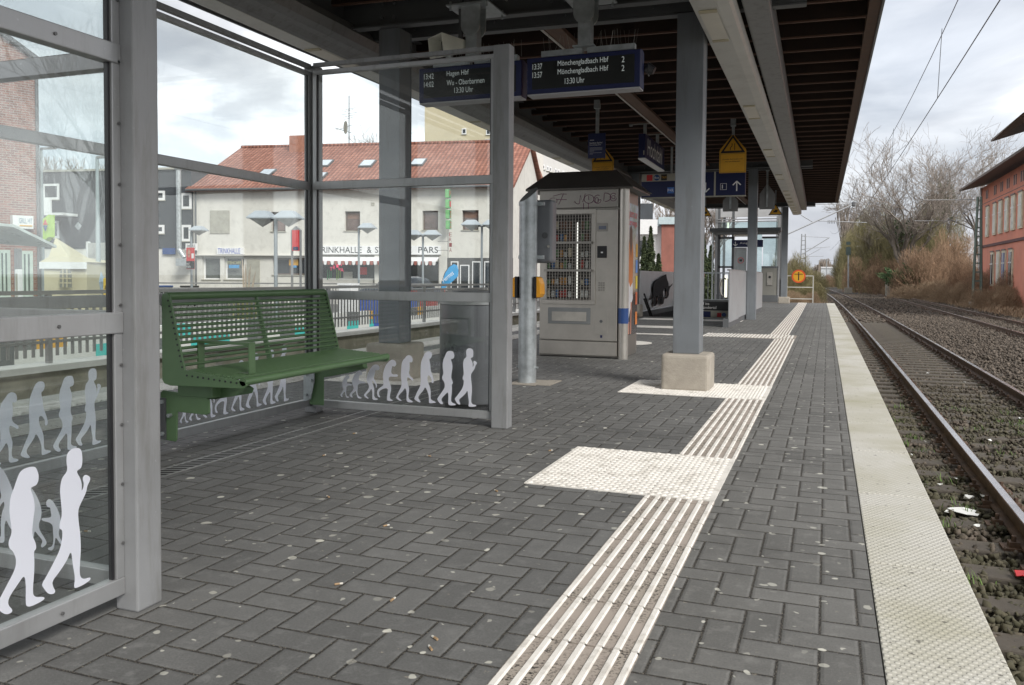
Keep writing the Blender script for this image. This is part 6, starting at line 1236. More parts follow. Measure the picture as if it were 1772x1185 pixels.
fl = thing('feather_flag', 'blue feather flag with white lettering leaning beside the shop entrance', 'flag', tuple(aF(765, 506, 43)*[1, 1, 0]+[0, 0, -.75])); P = [aF(x, y, 43) for x, y in FLG]; k = M(); k.prism(P, (0, .03, 0)); ff = obj('banner', k, mat('flag_blue', (.02, .27, .55), .6), fl)
a, b = aF(769, 489, 42.9), aF(790, 474, 42.9); dv = Vector(b-a); dv.y = 0; text('Hermes', tuple(a), dv, Vector((-dv.z, 0, dv.x)), dv.length, .24, TEXTW, ff, th=.05)
k = M(); P2 = [tuple(q+np.array([-.02, 0, 0])) for q in P[:5]]; k.tube([(P2[0][0], P2[0][1], -.75)]+P2, .02, 5); obj('pole', k, BLACK, fl)
# ---------------------------------------------------------------- parked car
def car(px, F, rz, label, paint):
    p = aF(px, 500, F); r = thing('parked_car', label, 'car', (p[0], p[1], -.75), rz=rz)
    L = [(-2.2, .35), (-2.25, .75), (-2.1, 1.02), (-1.9, 1.12), (-1.35, 1.55), (-.6, 1.66), (.3, 1.62), (1.0, 1.15), (1.95, .98), (2.22, .75), (2.25, .35)]
    k = M(); n = len(L); rows = []
    for yy, ins in ((-.92, 0), (-.9, 0), (.9, 0), (.92, 0)): rows.append([(x, (yy*(1 if z < 1.1 else .8)), z) for x, z in L])
    for row in rows: k.v += row
    for j in range(3):
        for i in range(n): i2 = (i+1) % n; k.f.append((j*n+i, j*n+i2, (j+1)*n+i2, (j+1)*n+i))
    k.f.append(tuple(range(n-1, -1, -1))); k.f.append(tuple(range(3*n, 4*n))); body = obj('body', k, paint, r, smooth=True)
    for sd in (-1, 1):
        k = M(); q = .765*sd; k.prism([(-1.55, sd*.935, 1.12), (-1.2, sd*.78, 1.48), (-.45, sd*.75, 1.56), (-.45, sd*.935, 1.12)], (0, sd*.012, 0)); obj('side_window', k, DGLASS, body); k = M(); k.prism([(-.38, sd*.935, 1.12), (-.38, sd*.75, 1.56), (.25, sd*.75, 1.53), (.8, sd*.935, 1.12)], (0, sd*.012, 0)); obj('side_window', k, DGLASS, body)
    k = M(); k.prism([(-1.93, -.66, 1.16), (-1.93, .66, 1.16), (-1.42, .62, 1.54), (-1.42, -.62, 1.54)], (-.03, 0, .02)); obj('rear_window', k, DGLASS, body)
    for sd in (-1, 1): k = M(); k.box(-2.27, -2.0, sd*.9-.14, sd*.9+.03*sd+.02, .86, 1.02); obj('tail_light', k, RED, body)
    for x in (-1.35, 1.4):
        for sd in (-1, 1): k = M(); k.tube([(x, sd*.93, .33), (x, sd*.72, .33)], .33, 20); w_ = obj('wheel', k, BLACK, r); k = M(); k.tube([(x, sd*.94, .33), (x, sd*.931, .33)], .2, 12); obj('rim', k, GALV, w_)
    return r
car(690, 42, math.radians(158), 'blue grey estate car parked in front of the shop window', mat('car_paint_grey', (.10, .12, .15), .25, .4, .05))
for px, F, lab in ((283, 44, 'dark blue wheeled bin by the slate house'), (328, 44, 'black wheeled bin beside the election poster lamp')):
    p = aF(px, 487, F); r = thing('wheeled_bin', lab, 'wheeled bin', (p[0], p[1], -.75)); k = M(); k.hexa([(p[0]-.22, p[1]-.25, -.65), (p[0]+.22, p[1]-.25, -.65), (p[0]+.22, p[1]+.25, -.65), (p[0]-.22, p[1]+.25, -.65)], [(p[0]-.3, p[1]-.33, .25), (p[0]+.3, p[1]-.33, .25), (p[0]+.3, p[1]+.33, .25), (p[0]-.3, p[1]+.33, .25)]); obj('body', k, BLACK, r)
    k = M(); k.box(p[0]-.33, p[0]+.33, p[1]-.36, p[1]+.36, .251, .34); obj('lid', k, BAND if 'blue' in lab else BLACK, r, bevel=.03)
    k = M(); k.tube([(p[0]-.3, p[1]+.2, -.65), (p[0]+.3, p[1]+.2, -.65)], .1, 10); obj('wheel_axle', k, BLACK, r)
p = aF(603, 503, 31); r = thing('white_crate', 'white square planter tub on the footpath left of the concrete-footed column', 'planter', (p[0], p[1], -.75)); k = M(); k.box(p[0]-.28, p[0]+.28, p[1]-.25, p[1]+.25, -.75, p[2]+.2); obj('tub', k, WHITE, r, bevel=.02); k = M(); k.box(p[0]-.31, p[0]+.31, p[1]-.28, p[1]+.28, p[2]+.2, p[2]+.27); obj('rim', k, WHITE, r, bevel=.01)
# shrubs and grass by the path
PAMP = toned('pampas_blades', (.22, .23, .10), (.42, .4, .22))
c = aF(425, 515, 27); pg = thing('pampas_grass', 'tuft of pale green ornamental grass behind the bench', 'ornamental grass', (c[0], c[1], -.75)); o = blades(np.array([[c[0], c[1], -.75]]), 420, .8, 1.5, .14, 'leaf_tuft', PAMP, .012, .32, kind=None, parent=pg)
k = M()
for dx, h in ((-.1, 2.2), (.15, 2.0), (.3, 1.8), (.0, 2.05)): k.tube([(c[0]+dx*.3, c[1], -.75), (c[0]+dx, c[1], h-.75-.35), (c[0]+dx*1.3, c[1], h-.75)], [.008, .035, .006], 5)
obj('plume', k, mat('plume_beige', (.5, .42, .33), .9), pg)
# ================================================================= TREES AND BUSHES
def segmesh(name, segs, m_, parent, nside=3):
    A = np.array([np.r_[s[0], s[1], s[2], s[3]] for s in segs]); p, q, r0, r1 = A[:, :3], A[:, 3:6], A[:, 6], A[:, 7]
    d = q-p; d /= np.linalg.norm(d, axis=1)[:, None]+1e-9; h = np.where(np.abs(d[:, 2:3]) < .9, np.array([[0, 0, 1.]]), np.array([[1., 0, 0]])); a = np.cross(d, h); a /= np.linalg.norm(a, axis=1)[:, None]; b = np.cross(d, a)
    V = np.zeros((len(A), 2*nside, 3))
    for j in range(nside):
        t_ = 2*math.pi*j/nside; w = a*math.cos(t_)+b*math.sin(t_); V[:, j] = p+w*r0[:, None]; V[:, nside+j] = q+w*r1[:, None]
    k = (np.arange(len(A))*2*nside)[:, None, None]; F = np.array([[j, (j+1) % nside, nside+(j+1) % nside, nside+j] for j in range(nside)])[None]+k
    return fastmesh(name, V.reshape(-1, 3), F.reshape(-1, 4), m_, parent, colr=np.repeat(rng.uniform(0, 1, len(A)), 2*nside))
def grow(seed, H, r0, spread=.55, upb=.25, levels=6, trunk=.25, stems=4, decay=.72, kink=.25, minr=.012, wide=1., twn=3, side=.55):
    R = random.Random(seed); th, tw = [], []
    def rec(p, d, L, r, lv):
        n = 3 if lv > 1 else 2; P = p
        for i in range(n):
            d = (d+Vector((R.uniform(-kink, kink), R.uniform(-kink, kink), R.uniform(-kink, kink)+upb*.3))).normalized(); Q = P+d*(L/n); r2 = r*(1-.28/n*(i+1)) if lv else r*.95
            (th if lv < 3 else tw).append((tuple(P), tuple(Q), max(minr*(3.2 if lv < 3 else 1.6 if lv < 5 else 1), r), max(minr*(2.6 if lv < 3 else 1.3 if lv < 5 else .8), r2))); r = r2
            if lv < levels and i < n-1 and lv > 0 and (lv < 3 or R.random() < side): kid(Q, d, L*.62, r*.62, lv+1)
            P = Q
        if lv < levels:
            for _ in range(stems if lv == 0 else (twn if lv > 2 else 2+(R.random() < .6))): kid(P, d, L*decay if lv else H*.34, r*(.75 if lv else .62), lv+1)
    def kid(p, d, L, r, lv):
        a = R.uniform(0, 6.283); s = spread*R.uniform(.6, 1.35); o = Vector((math.cos(a), math.sin(a), R.uniform(-.45, .3) if lv > 2 else R.uniform(-.1, .3))); rec(p, (d+o*s+Vector((0, 0, upb))).normalized(), L*R.uniform(.75, 1.15), r, lv)
    rec(Vector((0, 0, 0)), Vector((0, 0, 1)), H*trunk, r0, 0)
    mz = max(s[1][2] for s in tw); f = H/mz; fx = f*wide
    sc = lambda L: [((a[0]*fx, a[1]*fx, a[2]*f), (b[0]*fx, b[1]*fx, b[2]*f), c, d) for a, b, c, d in L]
    return sc(th), sc(tw)
BARK = toned('grey_bark', (.09, .075, .06), (.16, .135, .11)); TWIG = toned('bare_twigs', (.19, .16, .135), (.36, .31, .27))
def bare(name, label, seed, loc, H, r0, group=None, src={}, rz=0., **kw):
    r = thing(name, label, 'tree', loc, rz=rz, group=group); key = (seed, H)
    if key not in src: th, tw = grow(seed, H, r0, **kw); src[key] = (segmesh('trunk', th, BARK, r, 6), segmesh('crown', tw, TWIG, r, 3))
    else:
        for o in src[key]: c = o.copy(); C.objects.link(c); c.parent = r
    return r
def gp(px, F, z=-1.2): p = aF(px, 490, F); return (p[0], p[1], z)
bare('plane_tree', 'largest bare tree with a broad round crown above the brown thicket', 3, gp(1572, 92), 19.3, .42, stems=5, spread=.6, upb=.13, kink=.33, levels=7, minr=.013, decay=.8, wide=.95, twn=2)
bare('plane_tree', 'bare spreading tree just behind the red station building', 11, gp(1700, 98), 21, .4, stems=4, spread=.6, upb=.13, kink=.33, levels=7, minr=.013, decay=.8, wide=.85, twn=2)
bare('plane_tree', 'bare tree between the largest crown and the red building', 21, gp(1640, 104), 17.5, .34, stems=4, spread=.6, upb=.13, kink=.33, levels=6, minr=.013, decay=.8, wide=.85, twn=2)
bare('plane_tree', 'slimmer bare tree at the left flank of the largest crown', 31, gp(1515, 110), 14, .28, stems=4, spread=.6, upb=.13, kink=.33, levels=6, minr=.013, decay=.8, wide=.8, twn=2)
for i, (px, H) in enumerate(((1459, 17.5), (1466, 19), (1474, 18), (1481, 15))):
    bare('poplar_tree', ('narrow upright poplar, leftmost of the row at the end of the thicket', 'tallest narrow upright poplar of the distant row', 'narrow upright poplar right of the tallest one', 'shortest narrow poplar, nearest the thicket')[i], 41+i % 2, gp(px, 170+i*6), H if i < 2 else 18.2+i*.01, .22, spread=.16, upb=.55, levels=5, stems=4, trunk=.12, minr=.03, decay=.72, kink=.12)
# reflections in the shelter glass come from trees across the tracks, right of the view
bare('roadside_tree', 'big bare tree across the tracks, nearest beyond the right of the view', 51, (24, 16, -1.2), 15, .35, stems=4, spread=.6, levels=5, minr=.02, decay=.74)
bare('roadside_tree', 'big bare tree across the tracks, second beyond the right of the view', 52, (28, 32, -1.2), 16, .35, stems=5, spread=.6, levels=5, minr=.02, decay=.74)
bare('birch_tree', 'weeping bare birch behind the red tiled roof in front of the yellow block', 61, gp(716, 80, -.7), 15.6, .2, stems=4, spread=.5, levels=6, minr=.016, upb=.05, decay=.72)
bare('birch_tree', 'bare birch in front of the yellow apartment block', 62, gp(762, 84, -.7), 15, .2, stems=4, spread=.5, levels=6, minr=.016, upb=.02, decay=.7)
bare('garden_tree', 'bare tree peeking above the slate house roof', 63, gp(84, 62, -.7), 11, .2, stems=4, spread=.55, levels=6, minr=.014, decay=.72)
bare('garden_tree', 'bare tree above the terrace house roof between vending machine and column', 64, gp(1135, 85, -.7), 11, .2, stems=4, spread=.5, levels=5, minr=.02, decay=.72)
bare('garden_tree', 'bare tree behind the lift tower', 65, gp(1222, 70, -.7), 9, .2, stems=5, spread=.5, levels=5, minr=.016, decay=.72)
# bush meshes: curved stems and a haze of fine twigs
def bushmesh(seed, name, m_, n1=500, n2=9000):
    g_ = np.random.default_rng(seed); segs = []
    a = g_.uniform(0, 6.283, n1); rr = g_.uniform(0, .55, n1)**.7; b = np.stack([rr*np.cos(a), rr*np.sin(a), np.zeros(n1)], 1); lobes = [(g_.uniform(-.7, .7), g_.uniform(-.7, .7), g_.uniform(.6, 1.)) for _ in range(9)]
    def top(x, y): return max(max(0, hh*(1-((x-lx_)**2+(y-ly)**2)/.55)) for lx_, ly, hh in lobes)
    for i in range(n1):
        o = b[i]; t = np.array([b[i, 0]*1.8, b[i, 1]*1.8, 0])+g_.normal(size=3)*.1; t[2] = max(.15, top(t[0]*.8, t[1]*.8))*g_.uniform(.7, 1.05); m0 = o*.6+t*.4+[0, 0, .12]; segs += [(o, m0, .006, .005), (m0, t, .005, .0025)]
    k = 0
    while k < n2:
        x, y = g_.uniform(-1, 1, 2); z = g_.uniform(.0, 1); tp_ = top(x, y)
        if z > tp_*1.03 or (z < tp_*.45 and g_.random() < .5): k += .2; continue
        p = np.array([x, y, z]); d = g_.normal(size=3); d[2] = abs(d[2])+.3; d /= np.linalg.norm(d); segs.append((p, p+d*g_.uniform(.05, .16), .0042, .002)); k += 1
    return segs
OLV = toned('olive_twigs', (.11, .10, .045), (.32, .28, .14)); BRN = toned('brown_twigs', (.16, .10, .06), (.42, .28, .18)); DRY = toned('dry_grass_stems', (.22, .15, .09), (.42, .31, .2)); IVY = toned('ivy_leaves', (.03, .05, .02), (.09, .12, .05))
BM = {}
for i, (m_, nm) in enumerate(((OLV, 'o'), (OLV, 'p'), (BRN, 'b'), (BRN, 'c'), (DRY, 'd'))):
    o = segmesh('twigs', bushmesh(70+i, nm, m_), m_, None); C.objects.unlink(o); BM[nm] = o
def bush(kind, px, F, top, wid, label, zb=-1.2, dep=.8):
    p = aF(px, 490, F); h = aF(px, top, F)[2]-zb; r = thing('bush', label, 'bush', (p[0], p[1], zb), rz=rnd.uniform(0, 6))
    o = BM[kind].copy(); C.objects.link(o); o.parent = r; w = wid/2*F/FL; o.scale = (w, w, h)
    return r
LB = [('o', 1463, 165, 400, 40, 'far olive bush, leftmost of the thicket by the signal'), ('p', 1482, 150, 385, 60, 'olive bush behind the railway signal'), ('o', 1507, 128, 368, 75, 'tall olive bush left of the lattice mast in the thicket'),
      ('p', 1540, 108, 352, 95, 'tall olive bush under the largest crown, left half'), ('o', 1580, 100, 348, 100, 'tall olive bush under the largest crown, right half'), ('p', 1618, 92, 372, 80, 'olive bush right of the largest tree trunk'),
      ('b', 1650, 86, 400, 80, 'brown bush left of the red building'), ('b', 1600, 84, 425, 100, 'broad brown bush in front of the olive thicket'), ('c', 1545, 100, 430, 90, 'brown bush beside the second lattice mast'), ('c', 1500, 120, 440, 70, 'brown bush right of the signal post'),
      ('c', 1672, 76, 440, 70, 'brown bush touching the near lattice mast'), ('b', 1720, 66, 462, 90, 'brown bush below the red building windows'), ('c', 1765, 58, 465, 80, 'brown bush at the right frame edge under the red building'),
      ('d', 1610, 78, 478, 110, 'low dry reddish shrub along the far track'), ('d', 1660, 68, 482, 90, 'low dry shrub left of the near mast foot'), ('d', 1735, 56, 488, 110, 'low dry shrub right of the near mast foot'), ('d', 1560, 95, 480, 60, 'low dry shrub by the second mast foot'),
      ('o', 1377, 82, 438, 60, 'olive bush left of the track behind the end railing'), ('p', 1405, 110, 462, 50, 'low olive bush behind the round sign'), ('o', 1352, 60, 440, 50, 'olive bush beside the lift tower'), ('b', 1440, 190, 474, 30, 'small brown bush by the distant white hall')]
for a in LB: bush(*a)
for a in (('o', 1398, 68, 486, 60, 'dry bush at the end of the platform'), ('d', 1380, 50, 497, 40, 'dry grass clump right behind the end railing'), ('d', 1400, 56, 500, 30, 'dry grass clump near the railing end post')): bush(*a, zb=-1.1)
cs = np.array([(rng.uniform(9.0, 14), rng.uniform(30, 85), -1.2) for _ in range(2200)]); blades(cs, 10, .2, .7, .25, 'verge_grass', DRY, .012, .5)
cs = np.array([(rng.uniform(-5, .2)-.00013*y*y, y, -1.15) for y in rng.uniform(36, 70, 1500)]); blades(cs, 10, .2, .7, .25, 'verge_grass', DRY, .012, .5)
# leafy masses (ivy, laurel)
def leafy(name, label, cat, c, rad, n, m_, leaf=.09, cone=False, zb=None):
    r = thing(name, label, cat, (c[0], c[1], zb if zb is not None else c[2]-rad[2])); g_ = rng
    P = g_.normal(size=(n, 3)); P /= np.linalg.norm(P, axis=1)[:, None]; P *= g_.uniform(.55, 1., (n, 1))*(.8+.35*np.sin(P[:, :1]*7+P[:, 2:3]*5))
    if cone: z = g_.uniform(0, 1, n)**1.3; a = g_.uniform(0, 6.283, n); q = (1-z)**.8*g_.uniform(.45, 1.05, n)*(1+.15*np.sin(z*40)); P = np.stack([q*np.cos(a), q*np.sin(a), z*2-1], 1)
    P = P*np.array(rad)+np.array([0, 0, c[2]-r.location.z]); A = g_.normal(size=(n, 3)); A /= np.linalg.norm(A, axis=1)[:, None]; B_ = np.cross(A, g_.normal(size=(n, 3))); B_ /= np.linalg.norm(B_, axis=1)[:, None]
    s = leaf*g_.uniform(.6, 1.3, (n, 1)); V = np.stack([P-A*s, P-B_*s*.5, P+A*s, P+B_*s*.5], 1).reshape(-1, 3); F = (np.arange(n)*4)[:, None]+np.array([[0, 1, 2, 3]])
    me = fastmesh('foliage', V, F, m_, None, colr=np.repeat(g_.uniform(0, 1, n), 4)); me.parent = r
    k = M(); k.tube([(0, 0, 0), (0, 0, c[2]-r.location.z)], [.12, .05], 7); t_ = link('trunk', (lambda me_: (me_.from_pydata(k.v, [], k.f), me_)[1])(bpy.data.meshes.new('trunk')), BARK, None); t_.parent = r; return r
CON = toned('conifer_needles', (.015, .03, .012), (.075, .095, .035)); LAU = toned('laurel_leaves', (.03, .06, .02), (.10, .15, .06))
for px, F, pt, wpx, lab in ((1125, 44, 393, 26, 'tall dark conifer left of the red brick wall'), (1114, 46, 410, 20, 'conifer hugging the vending machine edge'), (1139, 42, 440, 22, 'small conifer in front of the red brick wall'), (1217, 52, 412, 26, 'dark conifer hedge left of the lift'), (1229, 54, 425, 20, 'green hedge conifer beside the lift downpipe')):
    p = aF(px, 490, F); zt = aF(px, pt, F)[2]; h = (zt+.75); leafy('conifer', lab, 'tree', (p[0], p[1], -.75+h/2), (wpx/2*F/FL*1.2, wpx/2*F/FL*1.2, h/2), 5200, CON, .09, cone=True, zb=-.75)
for px, F, py, rx, rz_, lab in ((1545, 88, 480, 1.6, 1.1, 'green laurel shrub left of the second mast foot'), (1575, 84, 478, 1.5, 1.3, 'green laurel shrub right of the second mast foot'), (1560, 98, 400, 2.2, 1.6, 'ivy clump in the fork of the largest tree'), (1632, 96, 350, 1.2, 2.6, 'ivy column climbing the tree left of the red building')):
    leafy('evergreen_shrub', lab, 'shrub', aF(px, py, F), (rx, rx, rz_), 2600, LAU if 'laurel' in lab else IVY, .12, zb=-1.2)
# distant treeline
p = aF(1420, 470, 420); k = M(); seg = []
g_ = np.random.default_rng(9)
for px in np.arange(1362, 1500, 1.0):
    for _ in range(14): q = aF(px+g_.uniform(-1, 1), 482, 430+g_.uniform(-20, 20)); hh = g_.uniform(2, 8)*(1+.4*math.sin(px*.12)); seg.append((np.array([q[0], q[1], -2]), np.array([q[0]+g_.uniform(-1.5, 1.5), q[1], hh]), .6, .2))
o = segmesh('distant_treeline', seg, toned('far_twigs', (.16, .13, .11), (.28, .24, .2)), None); o['kind'] = 'stuff'
# ================================================================= RED STATION BUILDING AND OTHERS
RX = 11.9; rbd = thing('red_station_building', 'red painted two-storey station building with pale windows and wide dark eaves', 'building', (RX+4, 66, -1.2))
yz = lambda px, py: (lambda q: (q[1], q[2]))(aX(px, py, RX)); Y1 = yz(1697, 400)[0]; ZE_ = yz(1700, 325)[1]
REDW = mat('red_render_wall', (.6, .235, .165), .85, 0, .14, .5, .1, 20, dirt=((.55, .28, .23), .6))
k = M(); k.box(RX, RX+11, 44, Y1, -1.2, ZE_); obj('wall', k, REDW, rbd)
k = M(); zc_ = yz(1700, 427)[1]; k.box(RX-.08, RX-.001, 44, Y1+.05, zc_-.1, zc_+.1); obj('string_course', k, mat('dark_course', (.12, .06, .06), .8), rbd)
k = M(); k.hexa([(RX-1.5, 44, ZE_-.1), (RX+6, 44, ZE_+1.8), (RX+6, Y1+1.6, ZE_+1.8), (RX-1.5, Y1+1.6, ZE_-.1)], [(RX-1.5, 44, ZE_+.06), (RX+6, 44, ZE_+1.98), (RX+6, Y1+1.6, ZE_+1.98), (RX-1.5, Y1+1.6, ZE_+.06)]); obj('roof', k, mat('dark_eaves', (.13, .105, .09), .8), rbd)
k = M(); k.hexa([(RX-2.0, 50, ZE_+.9), (RX+2, 50, ZE_+2.3), (RX+2, 59, ZE_+2.3), (RX-2.6, 59, ZE_+.9)], [(RX-2.6, 50, ZE_+1.05), (RX+2, 50, ZE_+2.45), (RX+2, 59, ZE_+2.45), (RX-2.6, 59, ZE_+1.05)]); obj('dormer_roof', k, mat('dark_eaves', (.075, .06, .05), .8), rbd)
WF, WG = mat('pale_window_frame', (.62, .58, .45), .6), mat('curtained_window', (.55, .54, .46), .3, 0, .25, 2)
zt_, zb_ = yz(1709.6, 361.5)[1], yz(1709.6, 407)[1]; zl0, zl1 = yz(1720, 440)[1], yz(1720, 492)[1]
def rwin(yc, z0, z1, w=.5, gl=WG):
    k = M(); k.box(RX-.1, RX-.001, yc-w-.14, yc+w+.14, z0-.12, z1+.16); f_ = obj('window', k, WF, rbd); k = M(); k.box(RX-.13, RX-.101, yc-w, yc+w, z0, z1); obj('window_pane', k, gl, f_); k = M(); k.box(RX-.15, RX-.131, yc-.04, yc+.04, z0, z1); k.box(RX-.15, RX-.131, yc-w, yc+w, lerp(z0, z1, .68)-.04, lerp(z0, z1, .68)+.04); obj('glazing_bar', k, WHITE, f_)
    k = M(); k.box(RX-.14, RX-.101, yc-w-.2, yc+w+.2, z1+.17, z1+.27); obj('window_hood', k, BROWNF, f_)
for px in (1709.6, 1722, 1732, 1743, 1754, 1766.7): rwin(yz(px, 400)[0], zb_, zt_)
yq = yz(1766.7, 400)[0]
for i in range(1, 6): rwin(yq-i*2.6, zb_, zt_)
for i, px in enumerate((1720, 1730.5, 1740, 1752)): rwin(yz(px, 400)[0], zl1, zl0, .5, (DGLASS, WG, BAND, DGLASS)[i])
for px in (1708, 1722, 1733, 1744, 1756, 1768):
    for d in (-.3, .3): yy = yz(px, 350)[0]+d; k = M(); k.box(RX-.03, RX-.001, yy-.12, yy+.12, ZE_-1.1, ZE_-.4); obj('attic_slot', k, BLACK, rbd)
k = M(); k.tube([(RX-.1, Y1-.3, ZE_), (RX-.1, Y1-.3, -1.2)], .07, 8); obj('downpipe', k, GALV, rbd)
# terrace house with red brick wall behind conifers
H_ = Fac('terrace_house', 'white balconied house with red brick end wall behind the conifers', 1145, 390, 58, 12)
u0, _ = H_.uv(1143, 400); u1, zt = H_.uv(1200, 388); k = M(); k.box(0, u1, 0, 8, -.8, zt); obj('brick_wall', k, mat('terrace_brick', (.27, .11, .085), .85, 0, .2, 1.5, .3, 30), H_.r)
k = M(); k.box(-.2, u1+.2, -.2, 8, zt+.001, zt+.5); obj('fascia', k, mat('pale_blue_fascia', (.42, .5, .52), .6), H_.r)
a, _ = H_.uv(1108, 380); k = M(); k.box(a-1, -.001, .6, 9, -.8, zt-.1); obj('white_wall', k, WHITE, H_.r)
for z in (1.2, 3.9): k = M(); k.box(a-1, -.3, -.6, .6, z, z+1.0); obj('balcony', k, WHITE, H_.r)
for z in (2.4, 5.0): k = M(); k.box(a-.5, -.6, .55, .6, z, z+1.1); obj('balcony_window', k, DGLASS, H_.r)
for px, py, w, h, lab, F in ((1470, 461, 36, 10, 'long white industrial hall at the far end of the tracks', 330), (1432, 464, 22, 8, 'smaller white building left of the long hall', 345)):
    c = aF(px, py+8, F); r = thing('industrial_hall', lab, 'building', (c[0], c[1], -1)); k = M(); ww = w*F/FL/2; k.box(c[0]-ww, c[0]+ww, c[1], c[1]+15, -1, aF(px, py, F)[2]); obj('wall', k, mat('hall_white', (.5, .52, .54), .7), r); k = M(); k.prism([(c[0]-ww, c[1]-.3, aF(px, py, F)[2]), (c[0]+ww, c[1]-.3, aF(px, py, F)[2]), (c[0]+ww, c[1]-.3, aF(px, py-2.5, F)[2]), (c[0]-ww, c[1]-.3, aF(px, py-2.5, F)[2])], (0, 15, 0)); obj('roof', k, mat('hall_roof', (.62, .62, .62), .6), r)
# ================================================================= MASTS, SIGNAL, WIRES
MG = mat('mast_green_grey', (.13, .17, .145), .6, .2, .15); MGY = mat('mast_grey', (.3, .31, .32), .5, .3, .1)
def mast(px, py, F, ytop, label, wb=.55, wt_=.22, m_=MG, base=True):
    p = aF(px, py, F); zt = aF(px, ytop, F)[2]; z0 = p[2]; r = thing('lattice_mast', label, 'mast', tuple(p))
    if base: k = M(); k.box(p[0]-.45, p[0]+.45, p[1]-.45, p[1]+.45, z0-.6, z0+.45); obj('footing', k, CONC, r, bevel=.03)
    for sx_ in (-1, 1):
        for sy in (-1, 1): k = M(); k.bar((p[0]+sx_*wb/2, p[1]+sy*wb/2, z0+.3), (p[0]+sx_*wt_/2, p[1]+sy*wt_/2, zt), .09, .09); obj('leg', k, m_, r)
    n = int((zt-z0)/.62)
    k = M()
    for i in range(n):
        t_ = (i+.5)/n; w = lerp(wb, wt_, t_)/2; z = lerp(z0+.3, zt, t_); k.bar((p[0]-w, p[1]-w, z), (p[0]+w, p[1]-w, z), .05, .06); k.bar((p[0]-w, p[1]+w, z+.05), (p[0]+w, p[1]+w, z+.05), .05, .06); k.bar((p[0]-w, p[1]-w, z), (p[0]-w, p[1]+w, z), .05, .05)
    o = obj('lattice', k, m_, r); return r, p, zt
mast(1690, 532, 61, 341, 'green lattice mast on a concrete footing before the red building'); mast(1553, 497, 122, 402, 'green lattice mast standing in the middle of the brown thicket', .8, .4)
mast(1389, 486, 112, 405, 'pale grey lattice mast left of the tracks behind the round sign', .7, .45, MGY, False); mast(1500, 490, 150, 428, 'distant thin green mast in front of the olive bushes', .6, .3)
mast(1349, 505, 53, 300, 'lattice mast hidden behind the grey column by the lift', .5, .3, MGY)
p = aF(1430, 482, 260); k = M(); k.tube([(p[0], p[1], -1), (p[0], p[1], aF(1430, 448, 260)[2])], .14, 6); q = aF(1430, 450, 260); k.bar((p[0]-2.6, p[1], q[2]-.3), (p[0]+2.6, p[1], q[2]-.1), .12, .12); tag(obj('catenary_pole', k, MGY), 'distant thin pole with cross arm above the white hall', 'pole')
sg_ = aF(1468, 497, 116); r = thing('railway_signal', 'dark railway light signal on a pale post in front of the olive bushes', 'signal', tuple(sg_)); k = M(); k.tube([tuple(sg_-[0, 0, .5]), tuple(aF(1468, 440, 116))], .1, 8); obj('post', k, MGY, r)
a, b = aF(1464, 427, 116), aF(1472, 441, 116); k = M(); k.box(a[0], b[0], a[1]-.1, a[1]+.1, b[2], a[2]); hd = obj('signal_head', k, mat('signal_dark', (.04, .06, .055), .6), r); a, b = aF(1464.5, 418, 116), aF(1471.5, 423.5, 116); k = M(); k.box(a[0], b[0], a[1]-.1, a[1]+.1, b[2], a[2]); obj('number_box', k, mat('signal_dark', (.04, .06, .055), .6), r)
k = M(); c = aF(1468, 500, 115); k.box(c[0]-.5, c[0]+.5, c[1]-.4, c[1]+.4, -1.1, c[2]+.2); obj('footing', k, CONC, r)
k = M(); c = aF(1537, 490, 90); k.box(c[0]-.25, c[0]+.25, c[1]-.2, c[1]+.2, -1.2, c[2]+.25); k.box(c[0]-.3, c[0]+.3, c[1]-.25, c[1]+.25, c[2]+.25, c[2]+.32); tag(obj('trackside_box', k, SHUT), 'pale trackside cabinet among the low shrubs by the far track', 'cabinet')
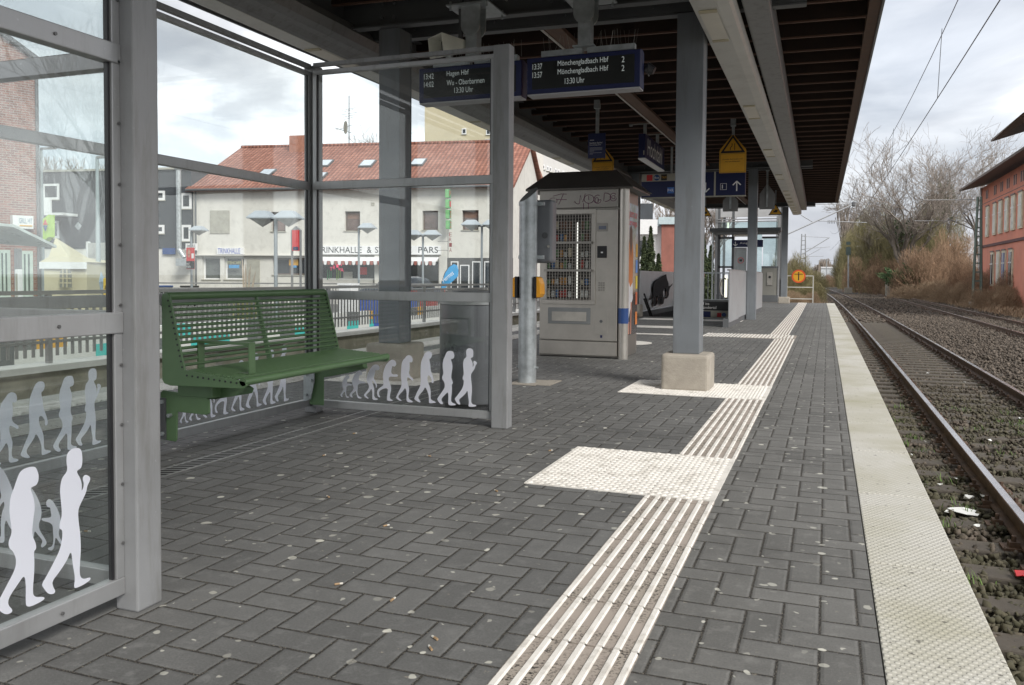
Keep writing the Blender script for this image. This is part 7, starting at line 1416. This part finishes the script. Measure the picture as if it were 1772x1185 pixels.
# overhead line
WIRE = mat('wire_dark', (.06, .06, .06), .5, .4, .1)
def wire(name, label, pts, r_=.012, group=None): k = M(); k.tube(pts, r_, 4, False); tag(obj(name, k, WIRE), label, 'overhead wire', group)
def sag(x, zt, s, y0, y1, n=10, f=bt): return [(x+f(lerp(y0, y1, i/n)), lerp(y0, y1, i/n), zt-s*4*(i/n)*(1-i/n)) for i in range(n+1)]
wire('contact_wire', 'contact wire above the near track', [(2.0+bt(y), y, 4.5) for y in range(-6, 57, 3)], .009); wire('catenary_wire', 'upper suspension wire above the near track', sag(2.1, 6.8, 1.0, -4, 53, 16), .008)
wire('contact_wire', 'contact wire above the near track, far section', [(2.0+bt(y), y, 4.5) for y in range(54, 116, 6)], .014); wire('catenary_wire', 'upper suspension wire above the near track, far section', sag(1.9, 6.8, 1.4, 53, 112), .014)
wire('contact_wire', 'contact wire above the far track', [(6.9-.00004*y*y, y, 4.5) for y in range(10, 126, 5)], .014); wire('catenary_wire', 'upper suspension wire above the far track', sag(7.0, 6.3, .9, 66, 122), .015)
for y in (18.4, 30, 42):
    t_ = (y+4)/57; z = 6.8-4*t_*(1-t_); k = M(); k.tube([(2.05+bt(y), y, z), (2.0+bt(y), y, 4.5)], .006, 4, False); tag(obj('dropper', k, WIRE), {18.4: 'nearest short vertical dropper wire between the two overhead wires', 30: 'second dropper wire over the near track', 42: 'third dropper wire over the near track'}[y], 'dropper wire')
def cant(label, pts, F, r_=.035):
    r = thing('cantilever_arm', label, 'cantilever', tuple(aF(pts[0][0][0], pts[0][0][1], F)))
    for i, (a, b) in enumerate(pts): k = M(); k.tube([tuple(aF(a[0], a[1], F)), tuple(aF(b[0], b[1], F))], r_ if i == 0 else r_*.55, 6); obj('tube' if i == 0 else 'stay', k, MGY, r)
    return r
r = cant('nearest cantilever arm reaching over the near track beyond the canopy end', [((1352, 410), (1478, 353)), ((1415, 382), (1500, 385)), ((1386, 372), (1406, 384)), ((1352, 354), (1476, 353))], 52, .045)
c = aF(1477, 353, 52); k = M(); k.lathe([(.04, -.16), (.12, -.1), (.12, .1), (.05, .16)], tuple(c), 10); obj('insulator', k, GREYD, r)
for i in range(5): c = aF(1433+i*2.8, 384, 52); k = M(); k.tube([tuple(c-[0, 0, .1]), tuple(c+[0, 0, .12])], .02, 5); obj('insulator_rib', k, GREYD, r)
cant('cantilever arm of the pale mast behind the round sign', [((1391, 438), (1435, 411)), ((1391, 409), (1435, 411)), ((1391, 446), (1420, 430)), ((1391, 430), (1436, 427)), ((1391, 444), (1425, 443))], 110, .06)
cant('cantilever arm reaching left from the middle green mast', [((1551, 404), (1498, 406)), ((1552, 430), (1505, 408)), ((1552, 426), (1483, 426))], 120, .06)
cant('cantilever arm on the near green mast by the red building', [((1697, 402), (1640, 378)), ((1697, 345), (1600, 346)), ((1690, 382), (1583, 382))], 62, .04)
